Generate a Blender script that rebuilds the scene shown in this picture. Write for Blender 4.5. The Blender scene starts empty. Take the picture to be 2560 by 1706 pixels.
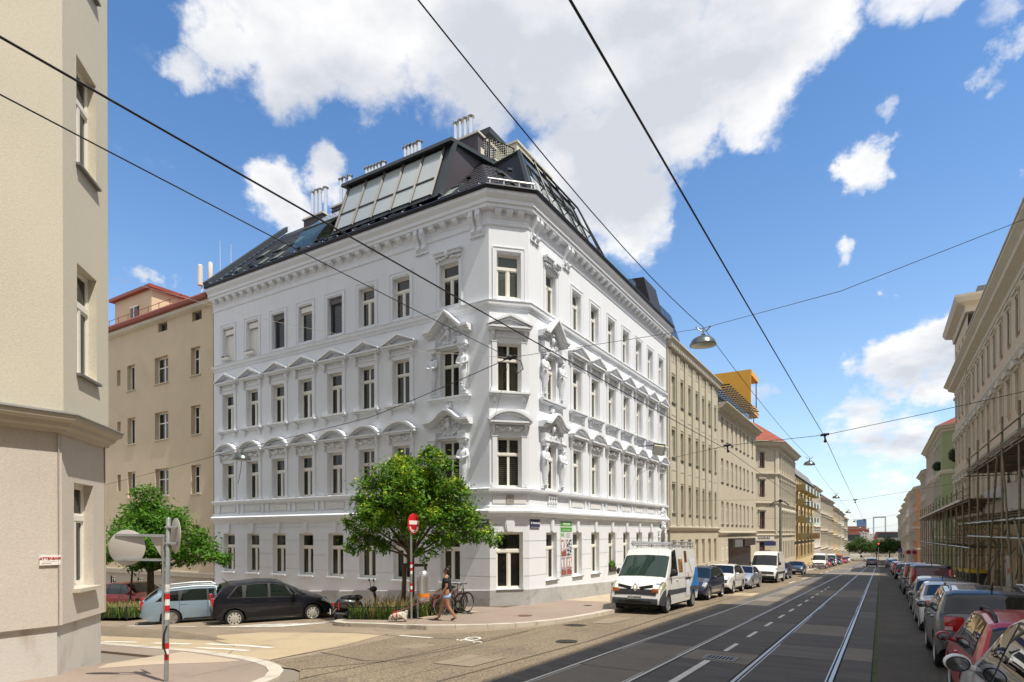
import bpy, bmesh, math, random
import numpy as np
from mathutils import Vector, Matrix, Euler
rnd = random.Random(7)
PI = math.pi
R = math.radians
S = bpy.context.scene
C = S.collection

# ------------------------------------------------------------------ camera
cam = bpy.data.cameras.new('camera')
camo = bpy.data.objects.new('camera', cam)
C.objects.link(camo)
cam.sensor_width = 36.0
cam.lens = 1508.8 / 2560 * 36
cam.shift_y = 480.7 / 2560
cam.clip_start = 0.1
cam.clip_end = 9000
camo.matrix_world = (Matrix.Rotation(0.5483, 4, 'Z') @ Matrix.Rotation(PI / 2, 4, 'X') @ Matrix.Rotation(-0.0034, 4, 'Z'))
S.camera = camo

# ------------------------------------------------------------------ light
SUN = Vector((1.0, -0.13, 1.95)).normalized()
sun = bpy.data.lights.new('sun', 'SUN')
sun.energy = 4.1
sun.angle = R(0.53)
sun.color = (1.0, 0.93, 0.82)
suno = bpy.data.objects.new('sun', sun)
C.objects.link(suno)
suno.rotation_euler = SUN.to_track_quat('Z', 'Y').to_euler()
suno.location = (30, -5, 60)

# ------------------------------------------------------------------ sky
W = bpy.data.worlds.new('World')
S.world = W
W.use_nodes = True
nt = W.node_tree
for n in list(nt.nodes):
    nt.nodes.remove(n)
NEW = lambda t: nt.nodes.new(t)
LK = nt.links.new


def wm(op, a, b=None, c=None):
    n = NEW('ShaderNodeMath'); n.operation = op
    for i, v in enumerate((a, b, c)):
        if v is None: continue
        if isinstance(v, (int, float)): n.inputs[i].default_value = v
        else: LK(v, n.inputs[i])
    return n.outputs[0]


sky = NEW('ShaderNodeTexSky')
sky.sky_type = 'NISHITA'
sky.sun_disc = False
sky.sun_elevation = math.asin(SUN.z)
sky.sun_rotation = math.atan2(SUN.x, SUN.y)
sky.altitude = 200
sky.air_density = 1.0
sky.dust_density = 0.5
sky.ozone_density = 2.2
tc = NEW('ShaderNodeTexCoord')
vn = NEW('ShaderNodeVectorMath'); vn.operation = 'NORMALIZE'
LK(tc.outputs['Generated'], vn.inputs[0])
D = vn.outputs[0]
sx = NEW('ShaderNodeSeparateXYZ'); LK(D, sx.inputs[0])
dz = wm('MAXIMUM', sx.outputs[2], 0.0)
den = wm('ADD', dz, 0.22)
cx = NEW('ShaderNodeCombineXYZ')
LK(wm('DIVIDE', sx.outputs[0], den), cx.inputs[0])
LK(wm('DIVIDE', sx.outputs[1], den), cx.inputs[1])
LK(wm('MULTIPLY', dz, 1.3), cx.inputs[2])


def noise(vec, scale, detail=8, rough=0.55, off=(0, 0, 0), dist=0.0):
    mp = NEW('ShaderNodeMapping'); LK(vec, mp.inputs[0]); mp.inputs['Location'].default_value = off
    n = NEW('ShaderNodeTexNoise'); LK(mp.outputs[0], n.inputs['Vector'])
    n.inputs['Scale'].default_value = scale; n.inputs['Detail'].default_value = detail
    n.inputs['Roughness'].default_value = rough; n.inputs['Distortion'].default_value = dist
    return n.outputs['Fac']


# ragged outlines: the direction is warped by noise before the cloud banks are laid out
wn = NEW('ShaderNodeTexNoise'); LK(D, wn.inputs['Vector']); wn.inputs['Scale'].default_value = 7.0; wn.inputs['Detail'].default_value = 7; wn.inputs['Roughness'].default_value = .62
w1 = NEW('ShaderNodeVectorMath'); w1.operation = 'SUBTRACT'; LK(wn.outputs['Color'], w1.inputs[0]); w1.inputs[1].default_value = (.5, .5, .5)
w2 = NEW('ShaderNodeVectorMath'); w2.operation = 'SCALE'; LK(w1.outputs[0], w2.inputs[0]); w2.inputs['Scale'].default_value = .17
w3 = NEW('ShaderNodeVectorMath'); w3.operation = 'ADD'; LK(D, w3.inputs[0]); LK(w2.outputs[0], w3.inputs[1])
DW = w3.outputs[0]


def blob(d, rad, src=None):
    # soft round patch of cloud about direction d, angular radius rad
    v = Vector(d).normalized()
    n = NEW('ShaderNodeVectorMath'); n.operation = 'DISTANCE'
    LK(src or DW, n.inputs[0]); n.inputs[1].default_value = v
    mr = NEW('ShaderNodeMapRange'); mr.interpolation_type = 'SMOOTHERSTEP'
    LK(n.outputs['Value'], mr.inputs['Value'])
    mr.inputs['From Min'].default_value = rad * 1.5; mr.inputs['From Max'].default_value = rad * 0.1
    return mr.outputs[0]


# directions of the cumulus banks (x = right along the side street, y = up the tram street)
CLOUDS = [
    ((-0.677, 0.424, 0.602), 0.060, 0.85), ((-0.623, 0.479, 0.618), 0.097, 1.00), ((-0.544, 0.553, 0.631), 0.110, 1.05),
    ((-0.447, 0.632, 0.633), 0.118, 1.05), ((-0.345, 0.703, 0.622), 0.118, 1.10), ((-0.249, 0.761, 0.599), 0.118, 1.15),
    ((-0.154, 0.795, 0.587), 0.103, 1.10), ((-0.075, 0.795, 0.602), 0.077, 1.00), ((0.013, 0.797, 0.604), 0.062, 0.85),
    ((-0.320, 0.786, 0.529), 0.107, 1.05), ((-0.311, 0.828, 0.467), 0.083, 1.00), ((-0.373, 0.785, 0.495), 0.088, 0.95),
    ((-0.456, 0.686, 0.567), 0.061, 0.80), ((-0.232, 0.817, 0.528), 0.071, 0.90), ((-0.155, 0.827, 0.541), 0.056, 0.80),
    ((-0.714, 0.414, 0.564), 0.037, 0.60), ((-0.566, 0.471, 0.677), 0.137, 1.00), ((-0.401, 0.586, 0.704), 0.161, 1.00),
    ((-0.224, 0.684, 0.694), 0.156, 1.00), ((-0.708, 0.544, 0.449), 0.054, 0.90), ((-0.651, 0.586, 0.483), 0.043, 0.75),
    ((-0.693, 0.575, 0.435), 0.046, 0.80), ((-0.837, 0.415, 0.356), 0.032, 0.80), ((-0.826, 0.437, 0.356), 0.024, 0.60),
    ((-0.573, 0.636, 0.517), 0.017, 0.60), ((-0.010, 0.885, 0.465), 0.046, 0.85), ((-0.043, 0.886, 0.462), 0.023, 0.60),
    ((0.018, 0.881, 0.473), 0.024, 0.60), ((0.102, 0.836, 0.539), 0.044, 0.72), ((0.100, 0.855, 0.509), 0.031, 0.68),
    ((0.132, 0.895, 0.427), 0.022, 0.65), ((0.046, 0.813, 0.581), 0.037, 0.70), ((0.018, 0.852, 0.524), 0.027, 0.60),
    ((-0.016, 0.935, 0.354), 0.029, 0.75), ((0.029, 0.973, 0.231), 0.069, 0.95), ((0.062, 0.967, 0.247), 0.056, 0.90),
    ((0.086, 0.976, 0.200), 0.060, 0.90), ((-0.017, 0.975, 0.220), 0.033, 0.70), ((-0.017, 0.990, 0.137), 0.062, 0.75),
    ((0.034, 0.993, 0.109), 0.059, 0.70), ((-0.066, 0.988, 0.141), 0.041, 0.65), ((0.004, 0.998, 0.069), 0.050, 0.60),
    ((-0.145, 0.966, 0.213), 0.031, 0.60), ((-0.210, 0.947, 0.244), 0.022, 0.50),
]
acc = None
for d, rad, wgt in CLOUDS:
    b = wm('MULTIPLY', blob(d, rad), wgt)
    acc = b if acc is None else wm('MAXIMUM', acc, b)
n1 = noise(cx.outputs[0], 2.3, 10, 0.6, (3.1, 1.7, 0.4))
n2 = noise(cx.outputs[0], 6.5, 8, 0.62, (7.3, 2.1, 1.9))
nn = wm('ADD', wm('MULTIPLY', n1, 0.62), wm('MULTIPLY', n2, 0.38))
# cloud density: banks, broken up by noise; extra cloud added out of view to lift the ambient light
gap = wm('SUBTRACT', 1.0, blob((-0.42, 0.80, 0.42), 0.95, D))
fill_cloud = wm('MULTIPLY', wm('MULTIPLY', noise(cx.outputs[0], 1.1, 3, 0.5, (11, 4, 2)), 1.75), gap)
dens = wm('ADD', wm('MAXIMUM', acc, fill_cloud), wm('MULTIPLY', wm('SUBTRACT', nn, 0.5), 2.0))
mr = NEW('ShaderNodeMapRange'); mr.interpolation_type = 'SMOOTHSTEP'
LK(dens, mr.inputs['Value'])
mr.inputs['From Min'].default_value = 0.36; mr.inputs['From Max'].default_value = 0.84
cover = mr.outputs[0]
# shading: thick middles go grey, thin rims stay bright
n3 = noise(cx.outputs[0], 3.0, 6, 0.55, (2.6, 1.9, 0.75))
thick = wm('ADD', wm('MULTIPLY', wm('SUBTRACT', dens, 0.72), 0.8), wm('MULTIPLY', wm('SUBTRACT', n3, 0.43), 3.2))
cr = NEW('ShaderNodeValToRGB')
cr.color_ramp.elements[0].position = 0.0; cr.color_ramp.elements[0].color = (7.9, 7.85, 7.8, 1)
cr.color_ramp.elements[1].position = 0.75; cr.color_ramp.elements[1].color = (5.2, 5.4, 5.85, 1)
e = cr.color_ramp.elements.new(0.35); e.color = (6.6, 6.65, 6.8, 1)
LK(thick, cr.inputs[0])
# low haze: the sky pales towards the horizon
hz = wm('POWER', wm('SUBTRACT', 1.0, wm('MINIMUM', wm('MULTIPLY', dz, 1.25), 1.0)), 3.0)
hm = NEW('ShaderNodeMix'); hm.data_type = 'RGBA'
hs = NEW('ShaderNodeHueSaturation'); LK(sky.outputs[0], hs.inputs['Color'])
hs.inputs['Saturation'].default_value = 1.20; hs.inputs['Value'].default_value = 1.5
LK(wm('MULTIPLY', hz, 0.55), hm.inputs[0]); LK(hs.outputs[0], hm.inputs[6])
hm.inputs[7].default_value = (5.6, 6.7, 8.0, 1)
mx = NEW('ShaderNodeMix'); mx.data_type = 'RGBA'
LK(wm('MULTIPLY', cover, 0.96), mx.inputs[0]); LK(hm.outputs[2], mx.inputs[6]); LK(cr.outputs[0], mx.inputs[7])
bg = NEW('ShaderNodeBackground'); LK(mx.outputs[2], bg.inputs[0]); bg.inputs[1].default_value = 0.10
wo = NEW('ShaderNodeOutputWorld'); LK(bg.outputs[0], wo.inputs[0])

S.view_settings.view_transform = 'Standard'
S.view_settings.look = 'None'
S.view_settings.exposure = 0.42
S.view_settings.gamma = 1
S.view_settings.use_curve_mapping = False
S.render.engine = 'CYCLES'
S.cycles.max_bounces = 6
S.cycles.transparent_max_bounces = 12

# ------------------------------------------------------------------ materials
MATS = {}


def mat(name, col, rough=0.8, var=0.08, scale=2.0, bump=0.0, bscale=60.0, metal=0.0, coat=0.0, spec=0.5,
        spots=None, sscale=1.0, sthr=(0.55, 0.7), stretch=(1, 1, 1), fine=0.0, fscale=150.0, det=6):
    """procedural material: a base colour broken up by noise, optional second colour in patches, fine speckle and relief"""
    if name in MATS: return MATS[name]
    m = bpy.data.materials.new(name); m.use_nodes = True
    t = m.node_tree; b = t.nodes['Principled BSDF']
    tcn = t.nodes.new('ShaderNodeTexCoord'); mp = t.nodes.new('ShaderNodeMapping')
    t.links.new(tcn.outputs['Object'], mp.inputs[0]); mp.inputs['Scale'].default_value = stretch

    def nz(sc, d=6, ro=0.6, vec=None):
        n = t.nodes.new('ShaderNodeTexNoise'); t.links.new(vec or mp.outputs[0], n.inputs['Vector'])
        n.inputs['Scale'].default_value = sc; n.inputs['Detail'].default_value = d; n.inputs['Roughness'].default_value = ro
        return n.outputs['Fac']

    def mixc(f, a, c2):
        x = t.nodes.new('ShaderNodeMix'); x.data_type = 'RGBA'
        if isinstance(f, float): x.inputs[0].default_value = f
        else: t.links.new(f, x.inputs[0])
        for i, v in ((6, a), (7, c2)):
            if isinstance(v, tuple): x.inputs[i].default_value = (*v[:3], 1)
            else: t.links.new(v, x.inputs[i])
        return x.outputs[2]

    def rng(f, a0, a1, b0=0.0, b1=1.0):
        x = t.nodes.new('ShaderNodeMapRange'); t.links.new(f, x.inputs[0])
        for i, v in enumerate((a0, a1, b0, b1)): x.inputs[i + 1].default_value = v
        return x.outputs[0]
    lo = tuple(max(0, c * (1 - var)) for c in col); hi = tuple(min(1, c * (1 + var)) for c in col)
    cc = mixc(rng(nz(scale, det), 0.3, 0.7), lo, hi)
    if spots is not None:
        cc = mixc(rng(nz(sscale, 5, 0.6), sthr[0], sthr[1]), cc, tuple(spots))
    if fine > 0:
        ff = rng(nz(fscale, 2, 0.7, tcn.outputs['Object']), 0.3, 0.7, 1 - fine, 1 + fine)
        x = t.nodes.new('ShaderNodeMix'); x.data_type = 'RGBA'; x.blend_type = 'MULTIPLY'; x.inputs[0].default_value = 1
        t.links.new(cc, x.inputs[6]); t.links.new(ff, x.inputs[7]); cc = x.outputs[2]
    t.links.new(cc, b.inputs['Base Color'])
    b.inputs['Roughness'].default_value = rough; b.inputs['Metallic'].default_value = metal
    b.inputs['Coat Weight'].default_value = coat; b.inputs['Coat Roughness'].default_value = 0.03
    b.inputs['Specular IOR Level'].default_value = spec
    if bump > 0:
        bp = t.nodes.new('ShaderNodeBump'); bp.inputs['Strength'].default_value = bump; bp.inputs['Distance'].default_value = 0.02
        t.links.new(nz(bscale, 4, 0.6, tcn.outputs['Object']), bp.inputs['Height']); t.links.new(bp.outputs[0], b.inputs['Normal'])
    MATS[name] = m
    return m


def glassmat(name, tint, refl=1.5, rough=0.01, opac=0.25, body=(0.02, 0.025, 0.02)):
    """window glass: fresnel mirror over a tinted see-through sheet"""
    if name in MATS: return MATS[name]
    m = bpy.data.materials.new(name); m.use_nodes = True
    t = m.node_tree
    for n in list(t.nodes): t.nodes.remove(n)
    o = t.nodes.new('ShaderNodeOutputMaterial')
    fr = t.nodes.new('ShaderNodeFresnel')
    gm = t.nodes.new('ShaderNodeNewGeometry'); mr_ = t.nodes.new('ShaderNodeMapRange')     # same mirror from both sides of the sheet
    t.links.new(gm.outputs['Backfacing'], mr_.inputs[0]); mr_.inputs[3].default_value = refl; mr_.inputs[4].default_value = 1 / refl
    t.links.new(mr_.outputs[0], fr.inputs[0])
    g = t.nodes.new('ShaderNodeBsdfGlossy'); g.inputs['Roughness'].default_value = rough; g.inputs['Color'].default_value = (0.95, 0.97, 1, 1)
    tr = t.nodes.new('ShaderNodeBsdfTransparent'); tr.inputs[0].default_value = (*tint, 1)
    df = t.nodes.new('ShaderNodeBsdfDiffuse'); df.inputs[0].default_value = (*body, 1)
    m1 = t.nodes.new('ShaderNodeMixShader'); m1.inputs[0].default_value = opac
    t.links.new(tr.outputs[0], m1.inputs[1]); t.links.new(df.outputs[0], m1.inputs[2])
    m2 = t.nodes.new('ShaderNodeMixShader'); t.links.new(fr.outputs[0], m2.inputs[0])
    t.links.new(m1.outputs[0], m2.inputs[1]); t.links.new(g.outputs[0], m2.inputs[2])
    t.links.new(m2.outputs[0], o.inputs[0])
    MATS[name] = m
    return m


# ------------------------------------------------------------------ mesh helpers
class MB:
    """collects shapes and links them as ONE mesh object"""
    def __init__(s): s.v = []; s.f = []; s.m = []; s.k = 0

    def add(s, vs, fs):
        o = len(s.v); s.v += [tuple(map(float, p)) for p in vs]
        s.f += [tuple(i + o for i in f) for f in fs]; s.m += [s.k] * len(fs)

    def mi(s, k): s.k = k; return s

    def box(s, x0, x1, y0, y1, z0, z1):
        s.add([(x0, y0, z0), (x1, y0, z0), (x1, y1, z0), (x0, y1, z0), (x0, y0, z1), (x1, y0, z1), (x1, y1, z1), (x0, y1, z1)],
              [(0, 3, 2, 1), (4, 5, 6, 7), (0, 1, 5, 4), (1, 2, 6, 5), (2, 3, 7, 6), (3, 0, 4, 7)])
        return s

    def quad(s, a, b, c, d): s.add([a, b, c, d], [(0, 1, 2, 3)]); return s

    def poly(s, pts): s.add(pts, [tuple(range(len(pts)))]); return s

    def prism(s, pts, y0, y1, axis='y'):
        """outline (a,b) pushed along an axis: axis y -> points (x,z), axis x -> points (y,z), axis z -> points (x,y)"""
        n = len(pts)
        mk = {'y': lambda p, t: (p[0], t, p[1]), 'x': lambda p, t: (t, p[0], p[1]), 'z': lambda p, t: (p[0], p[1], t)}[axis]
        vs = [mk(p, y0) for p in pts] + [mk(p, y1) for p in pts]
        fs = [tuple(range(n)), tuple(range(2 * n - 1, n - 1, -1))]
        fs += [(i, i + n, (i + 1) % n + n, (i + 1) % n) for i in range(n)]
        s.add(vs, fs); return s

    def tube(s, path, r, n=8, cap=True):
        P = [Vector(p) for p in path]; rr = r if isinstance(r, (list, tuple)) else [r] * len(P)
        vs = []; fs = []; up = None
        for i, p in enumerate(P):
            t = (P[min(i + 1, len(P) - 1)] - P[max(i - 1, 0)]).normalized()
            if up is None or abs(up.dot(t)) > 0.95: up = Vector((0, 0, 1)) if abs(t.z) < 0.9 else Vector((1, 0, 0))
            a = t.cross(up).normalized(); b = a.cross(t).normalized(); up = b
            for k in range(n):
                an = 2 * PI * k / n
                vs.append(p + (a * math.cos(an) + b * math.sin(an)) * rr[i])
        for i in range(len(P) - 1):
            for k in range(n):
                fs.append((i * n + k, i * n + (k + 1) % n, (i + 1) * n + (k + 1) % n, (i + 1) * n + k))
        if cap: fs += [tuple(range(n - 1, -1, -1)), tuple(range((len(P) - 1) * n, len(P) * n))]
        s.add(vs, fs); return s

    def lathe(s, prof, n=16, c=(0, 0, 0), axis='z', sq=(1, 1), cap=True):
        vs = []; fs = []
        for r, h in prof:
            for k in range(n):
                a = 2 * PI * k / n; x, y = r * math.cos(a) * sq[0], r * math.sin(a) * sq[1]
                p = {'z': (x, y, h), 'y': (x, h, -y), 'x': (h, x, y)}[axis]
                vs.append((p[0] + c[0], p[1] + c[1], p[2] + c[2]))
        m = len(prof)
        for i in range(m - 1):
            for k in range(n): fs.append((i * n + k, i * n + (k + 1) % n, (i + 1) * n + (k + 1) % n, (i + 1) * n + k))
        if cap and prof[0][0] > 1e-6: fs.append(tuple(range(n - 1, -1, -1)))
        if cap and prof[-1][0] > 1e-6: fs.append(tuple(range((m - 1) * n, m * n)))
        s.add(vs, fs); return s

    def ball(s, c, r, n=10, m=7, sc=(1, 1, 1)):
        prof = [(math.sin(PI * i / m), -math.cos(PI * i / m)) for i in range(m + 1)]
        vs = []; fs = []
        for a, h in prof:
            for k in range(n):
                t = 2 * PI * k / n
                vs.append((c[0] + r * sc[0] * a * math.cos(t), c[1] + r * sc[1] * a * math.sin(t), c[2] + r * sc[2] * h))
        for i in range(m):
            for k in range(n): fs.append((i * n + k, i * n + (k + 1) % n, (i + 1) * n + (k + 1) % n, (i + 1) * n + k))
        s.add(vs, fs); return s

    def xf(s, M, i0=0):
        for i in range(i0, len(s.v)): s.v[i] = tuple(M @ Vector(s.v[i]))
        return s

    def mesh(s, name, mats, smooth=False, angle=None):
        me = bpy.data.meshes.new(name)
        me.from_pydata(s.v, [], s.f)
        for m in (mats if isinstance(mats, (list, tuple)) else [mats]): me.materials.append(m)
        if len(set(s.m)) > 1: me.polygons.foreach_set('material_index', s.m)
        bm = bmesh.new(); bm.from_mesh(me)
        if smooth: bmesh.ops.remove_doubles(bm, verts=bm.verts, dist=1e-5)
        bmesh.ops.recalc_face_normals(bm, faces=bm.faces); bm.to_mesh(me); bm.free()
        if smooth:
            me.polygons.foreach_set('use_smooth', [True] * len(me.polygons))
            me.set_sharp_from_angle(angle=R(angle if angle else 40))
        me.update(); return me

    def obj(s, name, mats, parent=None, loc=(0, 0, 0), rz=0.0, smooth=False, angle=None):
        return put(name, s.mesh(name, mats, smooth, angle), parent, loc, rz)


def put(name, me, parent=None, loc=(0, 0, 0), rz=0.0, rot=None):
    o = bpy.data.objects.new(name, me); C.objects.link(o)
    if parent is not None: o.parent = parent
    o.location = loc; o.rotation_euler = rot if rot else (0, 0, rz)
    return o


def thing(name, label, cat, loc=(0, 0, 0), rz=0.0, group=None, rot=None):
    """an Empty at the thing's base that parents its parts"""
    o = put(name, None, None, loc, rz, rot); o.empty_display_size = 0.3
    return tag(o, label, cat, group)


def tag(o, label, cat, group=None, kind=None):
    o['label'] = label; o['category'] = cat
    if group: o['group'] = group
    if kind: o['kind'] = kind
    return o


def struct(o): o['kind'] = 'structure'; return o


def dup(root, loc, rz=None, label=None, rot=None):
    def cp(o, par):
        c = o.copy(); C.objects.link(c)
        if par is not None: c.parent = par
        for ch in list(o.children): cp(ch, c)
        return c
    r = cp(root, None); r.location = loc
    if rz is not None: r.rotation_euler = (0, 0, rz)
    if rot is not None: r.rotation_euler = rot
    if label: r['label'] = label
    return r


def bevel(me, w=0.02, seg=2):
    bm = bmesh.new(); bm.from_mesh(me)
    bmesh.ops.bevel(bm, geom=list(bm.edges), offset=w, segments=seg, affect='EDGES', profile=0.6, clamp_overlap=True)
    bm.to_mesh(me); bm.free(); me.polygons.foreach_set('use_smooth', [True] * len(me.polygons)); me.set_sharp_from_angle(angle=R(50)); return me


def skin_mesh(name, vs, es, rad, m, sub=1, root=0):
    """one continuous surface grown round a skeleton"""
    me = bpy.data.meshes.new(name); me.from_pydata(vs, es, [])
    o = bpy.data.objects.new(name, me); C.objects.link(o)
    sk = o.modifiers.new('s', 'SKIN'); sk.use_smooth_shade = True
    ss = o.modifiers.new('u', 'SUBSURF'); ss.levels = sub; ss.render_levels = sub
    for i, r in enumerate(rad):
        q = me.skin_vertices[0].data[i]; q.radius = r if isinstance(r, tuple) else (r, r); q.use_root = (i == root)
    dg = bpy.context.evaluated_depsgraph_get()
    out = bpy.data.meshes.new_from_object(o.evaluated_get(dg)); out.name = name
    bpy.data.objects.remove(o); bpy.data.meshes.remove(me)
    out.materials.clear(); out.materials.append(m)
    out.polygons.foreach_set('use_smooth', [True] * len(out.polygons)); return out


def ground(x, y):
    """height of the road surface: the tram street falls away from the camera, the side street falls to the left"""
    yy = min(y, 420)
    return -(2.24 + .0327 * yy) - 0.02 * min(max(-6 - x, 0), 7) - 0.05 * max(0, min(-13 - x, 40))
# ------------------------------------------------------------------ colours
def base_materials():
    mat('asphalt', (.20, .158, .104), .92, .13, .35, .35, 45, spots=(.155, .124, .085), sscale=.5, sthr=(.5, .72), fine=.75, fscale=30)
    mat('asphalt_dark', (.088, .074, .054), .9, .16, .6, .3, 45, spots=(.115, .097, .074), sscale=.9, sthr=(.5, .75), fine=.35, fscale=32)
    mat('asphalt_old', (.26, .205, .145), .92, .1, .6, .25, 45, spots=(.19, .155, .115), sscale=.9, fine=.25, fscale=40, stretch=(1, 2.2, 1))
    mat('concrete_patch', (.42, .335, .215), .9, .09, .8, .15, 50, spots=(.31, .25, .165), sscale=.7, fine=.18, fscale=40)
    mat('footway', (.285, .225, .180), .9, .08, .5, .15, 60, spots=(.24, .19, .15), sscale=1.1, fine=.16, fscale=60)
    mat('footway_pale', (.44, .36, .265), .9, .08, .6, .15, 60, fine=.14, fscale=60)
    mat('granite', (.52, .47, .39), .8, .1, 2.0, .15, 60, spots=(.36, .33, .28), sscale=3, fine=.18, fscale=70)
    mat('slab_dark', (.098, .086, .073), .8, .2, .8, .2, 30, spots=(.16, .142, .12), sscale=1.3, sthr=(.55, .75), stretch=(.5, 3, 1), fine=.3, fscale=40)
    mat('slab_mid', (.128, .112, .094), .8, .18, .9, .2, 30, spots=(.2, .185, .165), sscale=1.2, sthr=(.52, .75), stretch=(.5, 3, 1), fine=.3, fscale=40)
    mat('slab_pale', (.21, .18, .14), .85, .12, 1.2, .2, 40, fine=.2, fscale=40)
    mat('moss', (.06, .085, .022), .95, .3, 3)
    mat('paint', (.74, .71, .64), .8, .1, 4, spots=(.45, .40, .33), sscale=6, sthr=(.6, .78))
    mat('rail_steel', (.66, .64, .60), .46, .08, 3, metal=1.0, stretch=(1, .1, 1))
    mat('gap_dark', (.02, .02, .018), .95)
    mat('iron', (.05, .047, .045), .6, .2, 8, .3, 60, metal=.6)
    mat('rusty_iron', (.16, .085, .055), .8, .2, 8, .3, 60)
    mat('earth', (.21, .18, .14), .95, .15, .02)


base_materials()


def sheet(name, poly, dz, m, parent=None, side=None, kind='structure'):
    """flat piece of paving that follows the fall of the street; side = also build its edge down to that height"""
    bm = bmesh.new()
    vs = [bm.verts.new((x, y, 0)) for x, y in poly]
    f = bm.faces.new(vs)
    if f.normal.z < 0: f.normal_flip()
    bmesh.ops.triangulate(bm, faces=bm.faces[:])
    for xx in (-6, -13, -53):
        bmesh.ops.bisect_plane(bm, geom=bm.verts[:] + bm.edges[:] + bm.faces[:], plane_co=(xx, 0, 0), plane_no=(1, 0, 0))
    for yy in (420,):
        bmesh.ops.bisect_plane(bm, geom=bm.verts[:] + bm.edges[:] + bm.faces[:], plane_co=(0, yy, 0), plane_no=(0, 1, 0))
    bmesh.ops.remove_doubles(bm, verts=bm.verts, dist=1e-4)
    for v in bm.verts: v.co.z = ground(v.co.x, v.co.y) + dz
    bmesh.ops.recalc_face_normals(bm, faces=bm.faces)
    for f in bm.faces:
        if f.normal.z < 0: f.normal_flip()
    if side is not None:
        be = [e for e in bm.edges if e.is_boundary]
        r = bmesh.ops.extrude_edge_only(bm, edges=be)
        for v in [g for g in r['geom'] if isinstance(g, bmesh.types.BMVert)]:
            v.co.z = ground(v.co.x, v.co.y) + side
    me = bpy.data.meshes.new(name); bm.to_mesh(me); bm.free(); me.materials.append(m)
    o = put(name, me, parent)
    if parent is None and kind: o['kind'] = kind
    return o


def rect(x0, x1, y0, y1): return [(x0, y0), (x1, y0), (x1, y1), (x0, y1)]


M = MATS
# one sheet to the horizon
gb = MB()
gx = [-4000, -1200, -300, -120, -53, -13, -6, 10, 60, 300, 1200, 4000]
gy = [-300, -40, 0, 40, 120, 420, 800, 1600, 3000, 7000]
for y in gy:
    for x in gx: gb.v.append((x, y, ground(x, y) - .02))
nx = len(gx)
for j in range(len(gy) - 1):
    for i in range(nx - 1): gb.f.append((j * nx + i, j * nx + i + 1, (j + 1) * nx + i + 1, (j + 1) * nx + i))
gb.m = [0] * len(gb.f)
struct(gb.obj('ground', M['earth']))

sheet('road', rect(-8.6, 3.2, -40, 335), 0, M['asphalt'])
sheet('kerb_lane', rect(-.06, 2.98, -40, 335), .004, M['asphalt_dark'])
sheet('side_street', [(-60, 7.6), (-8.6, 7.6), (-8.6, 16.9), (-60, 16.9)], .004, M['asphalt_old'])
# smoother, darker asphalt of the junction reaches into the side street
sheet('junction_asphalt', [(-8.61, 7.0), (-8.61, 16), (-9.9, 13.6), (-11.0, 12.6), (-10.75, 10.6), (-10.5, 8.9), (-10.55, 7.95), (-9.2, 7.5)], .008, M['asphalt'])
sheet('concrete_patch', [(-10.75, 8.0), (-10.85, 10.2), (-11.4, 12.25), (-12.3, 12.05), (-13.2, 11.7), (-15.4, 11.2), (-16.0, 10.2), (-14.8, 9.4), (-13.4, 9.0), (-12.8, 8.6), (-12.1, 8.0)], .008, M['concrete_patch'])
sheet('concrete_patch', [(-12.2, 8.0), (-12.9, 8.7), (-14.9, 9.3), (-16.4, 9.2), (-19.5, 8.9), (-26, 8.6), (-26, 8.0)], .0075, M['concrete_patch'])
sheet('asphalt_repair', [(-14.5, 9.55), (-16, 10.0), (-19, 10.6), (-30, 10.9), (-30, 9.0), (-19.6, 9.1), (-16.6, 9.35)], .009, M['asphalt'])
sheet('asphalt_repair', rect(-8.4, -5.8, 33.6, 36.2), .004, M['concrete_patch'])

for pts in ([(-10.7, 8.0), (-10.9, 10.2), (-11.5, 12.3)], [(-8.5, 12.6), (-10.2, 12.2), (-12.2, 12.05), (-14, 11.75)], [(-9.3, 7.6), (-8.6, 8.9), (-8.35, 11.0), (-8.5, 14.8)], [(-6.4, 8), (-6.2, 14), (-6.45, 21), (-6.3, 40)], [(-10.6, 9.2), (-9.0, 8.9), (-8.0, 9.3)], [(.9, 5), (.8, 9), (.95, 15)]):
    for a, b in zip(pts, pts[1:]):
        a, b = Vector(a), Vector(b); n = Vector((-(b - a).y, (b - a).x)).normalized() * .014
        sheet('tar_seam', [tuple(a + n), tuple(b + n), tuple(b - n), tuple(a - n)], .0155, mat('tar', (.07, .055, .04), .8, .2, 5))
for x, y, w, l in ((-7.6, 9.4, .9, 1.3), (-7.9, 17.6, .7, 2.2), (1.6, 11.2, .8, 1.6), (1.3, 22, .9, 2.5), (-9.7, 10.6, .6, .8)):
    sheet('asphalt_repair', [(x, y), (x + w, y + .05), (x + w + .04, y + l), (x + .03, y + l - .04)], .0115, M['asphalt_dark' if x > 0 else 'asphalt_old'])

# ---- footways, each with its kerb stones
KERB = [(-16.1, 16.9), (-15.75, 15.6), (-15.42, 14.6), (-15.35, 14.0), (-15.1, 13.6), (-14.65, 13.32), (-14.1, 13.18), (-12.9, 13.28), (-11.95, 13.4), (-11.3, 13.62), (-10.55, 14.1), (-9.85, 14.75), (-9.3, 15.4), (-8.95, 16.05),
        (-8.7, 16.9), (-8.55, 18.2), (-8.47, 19.6), (-8.45, 22), (-8.45, 330)]


def offset(line, d):
    out = []
    for i, p in enumerate(line):
        a = Vector(line[max(i - 1, 0)]); b = Vector(line[min(i + 1, len(line) - 1)])
        t = (b - a).normalized(); out.append((p[0] - t.y * d, p[1] + t.x * d))
    return out


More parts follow.
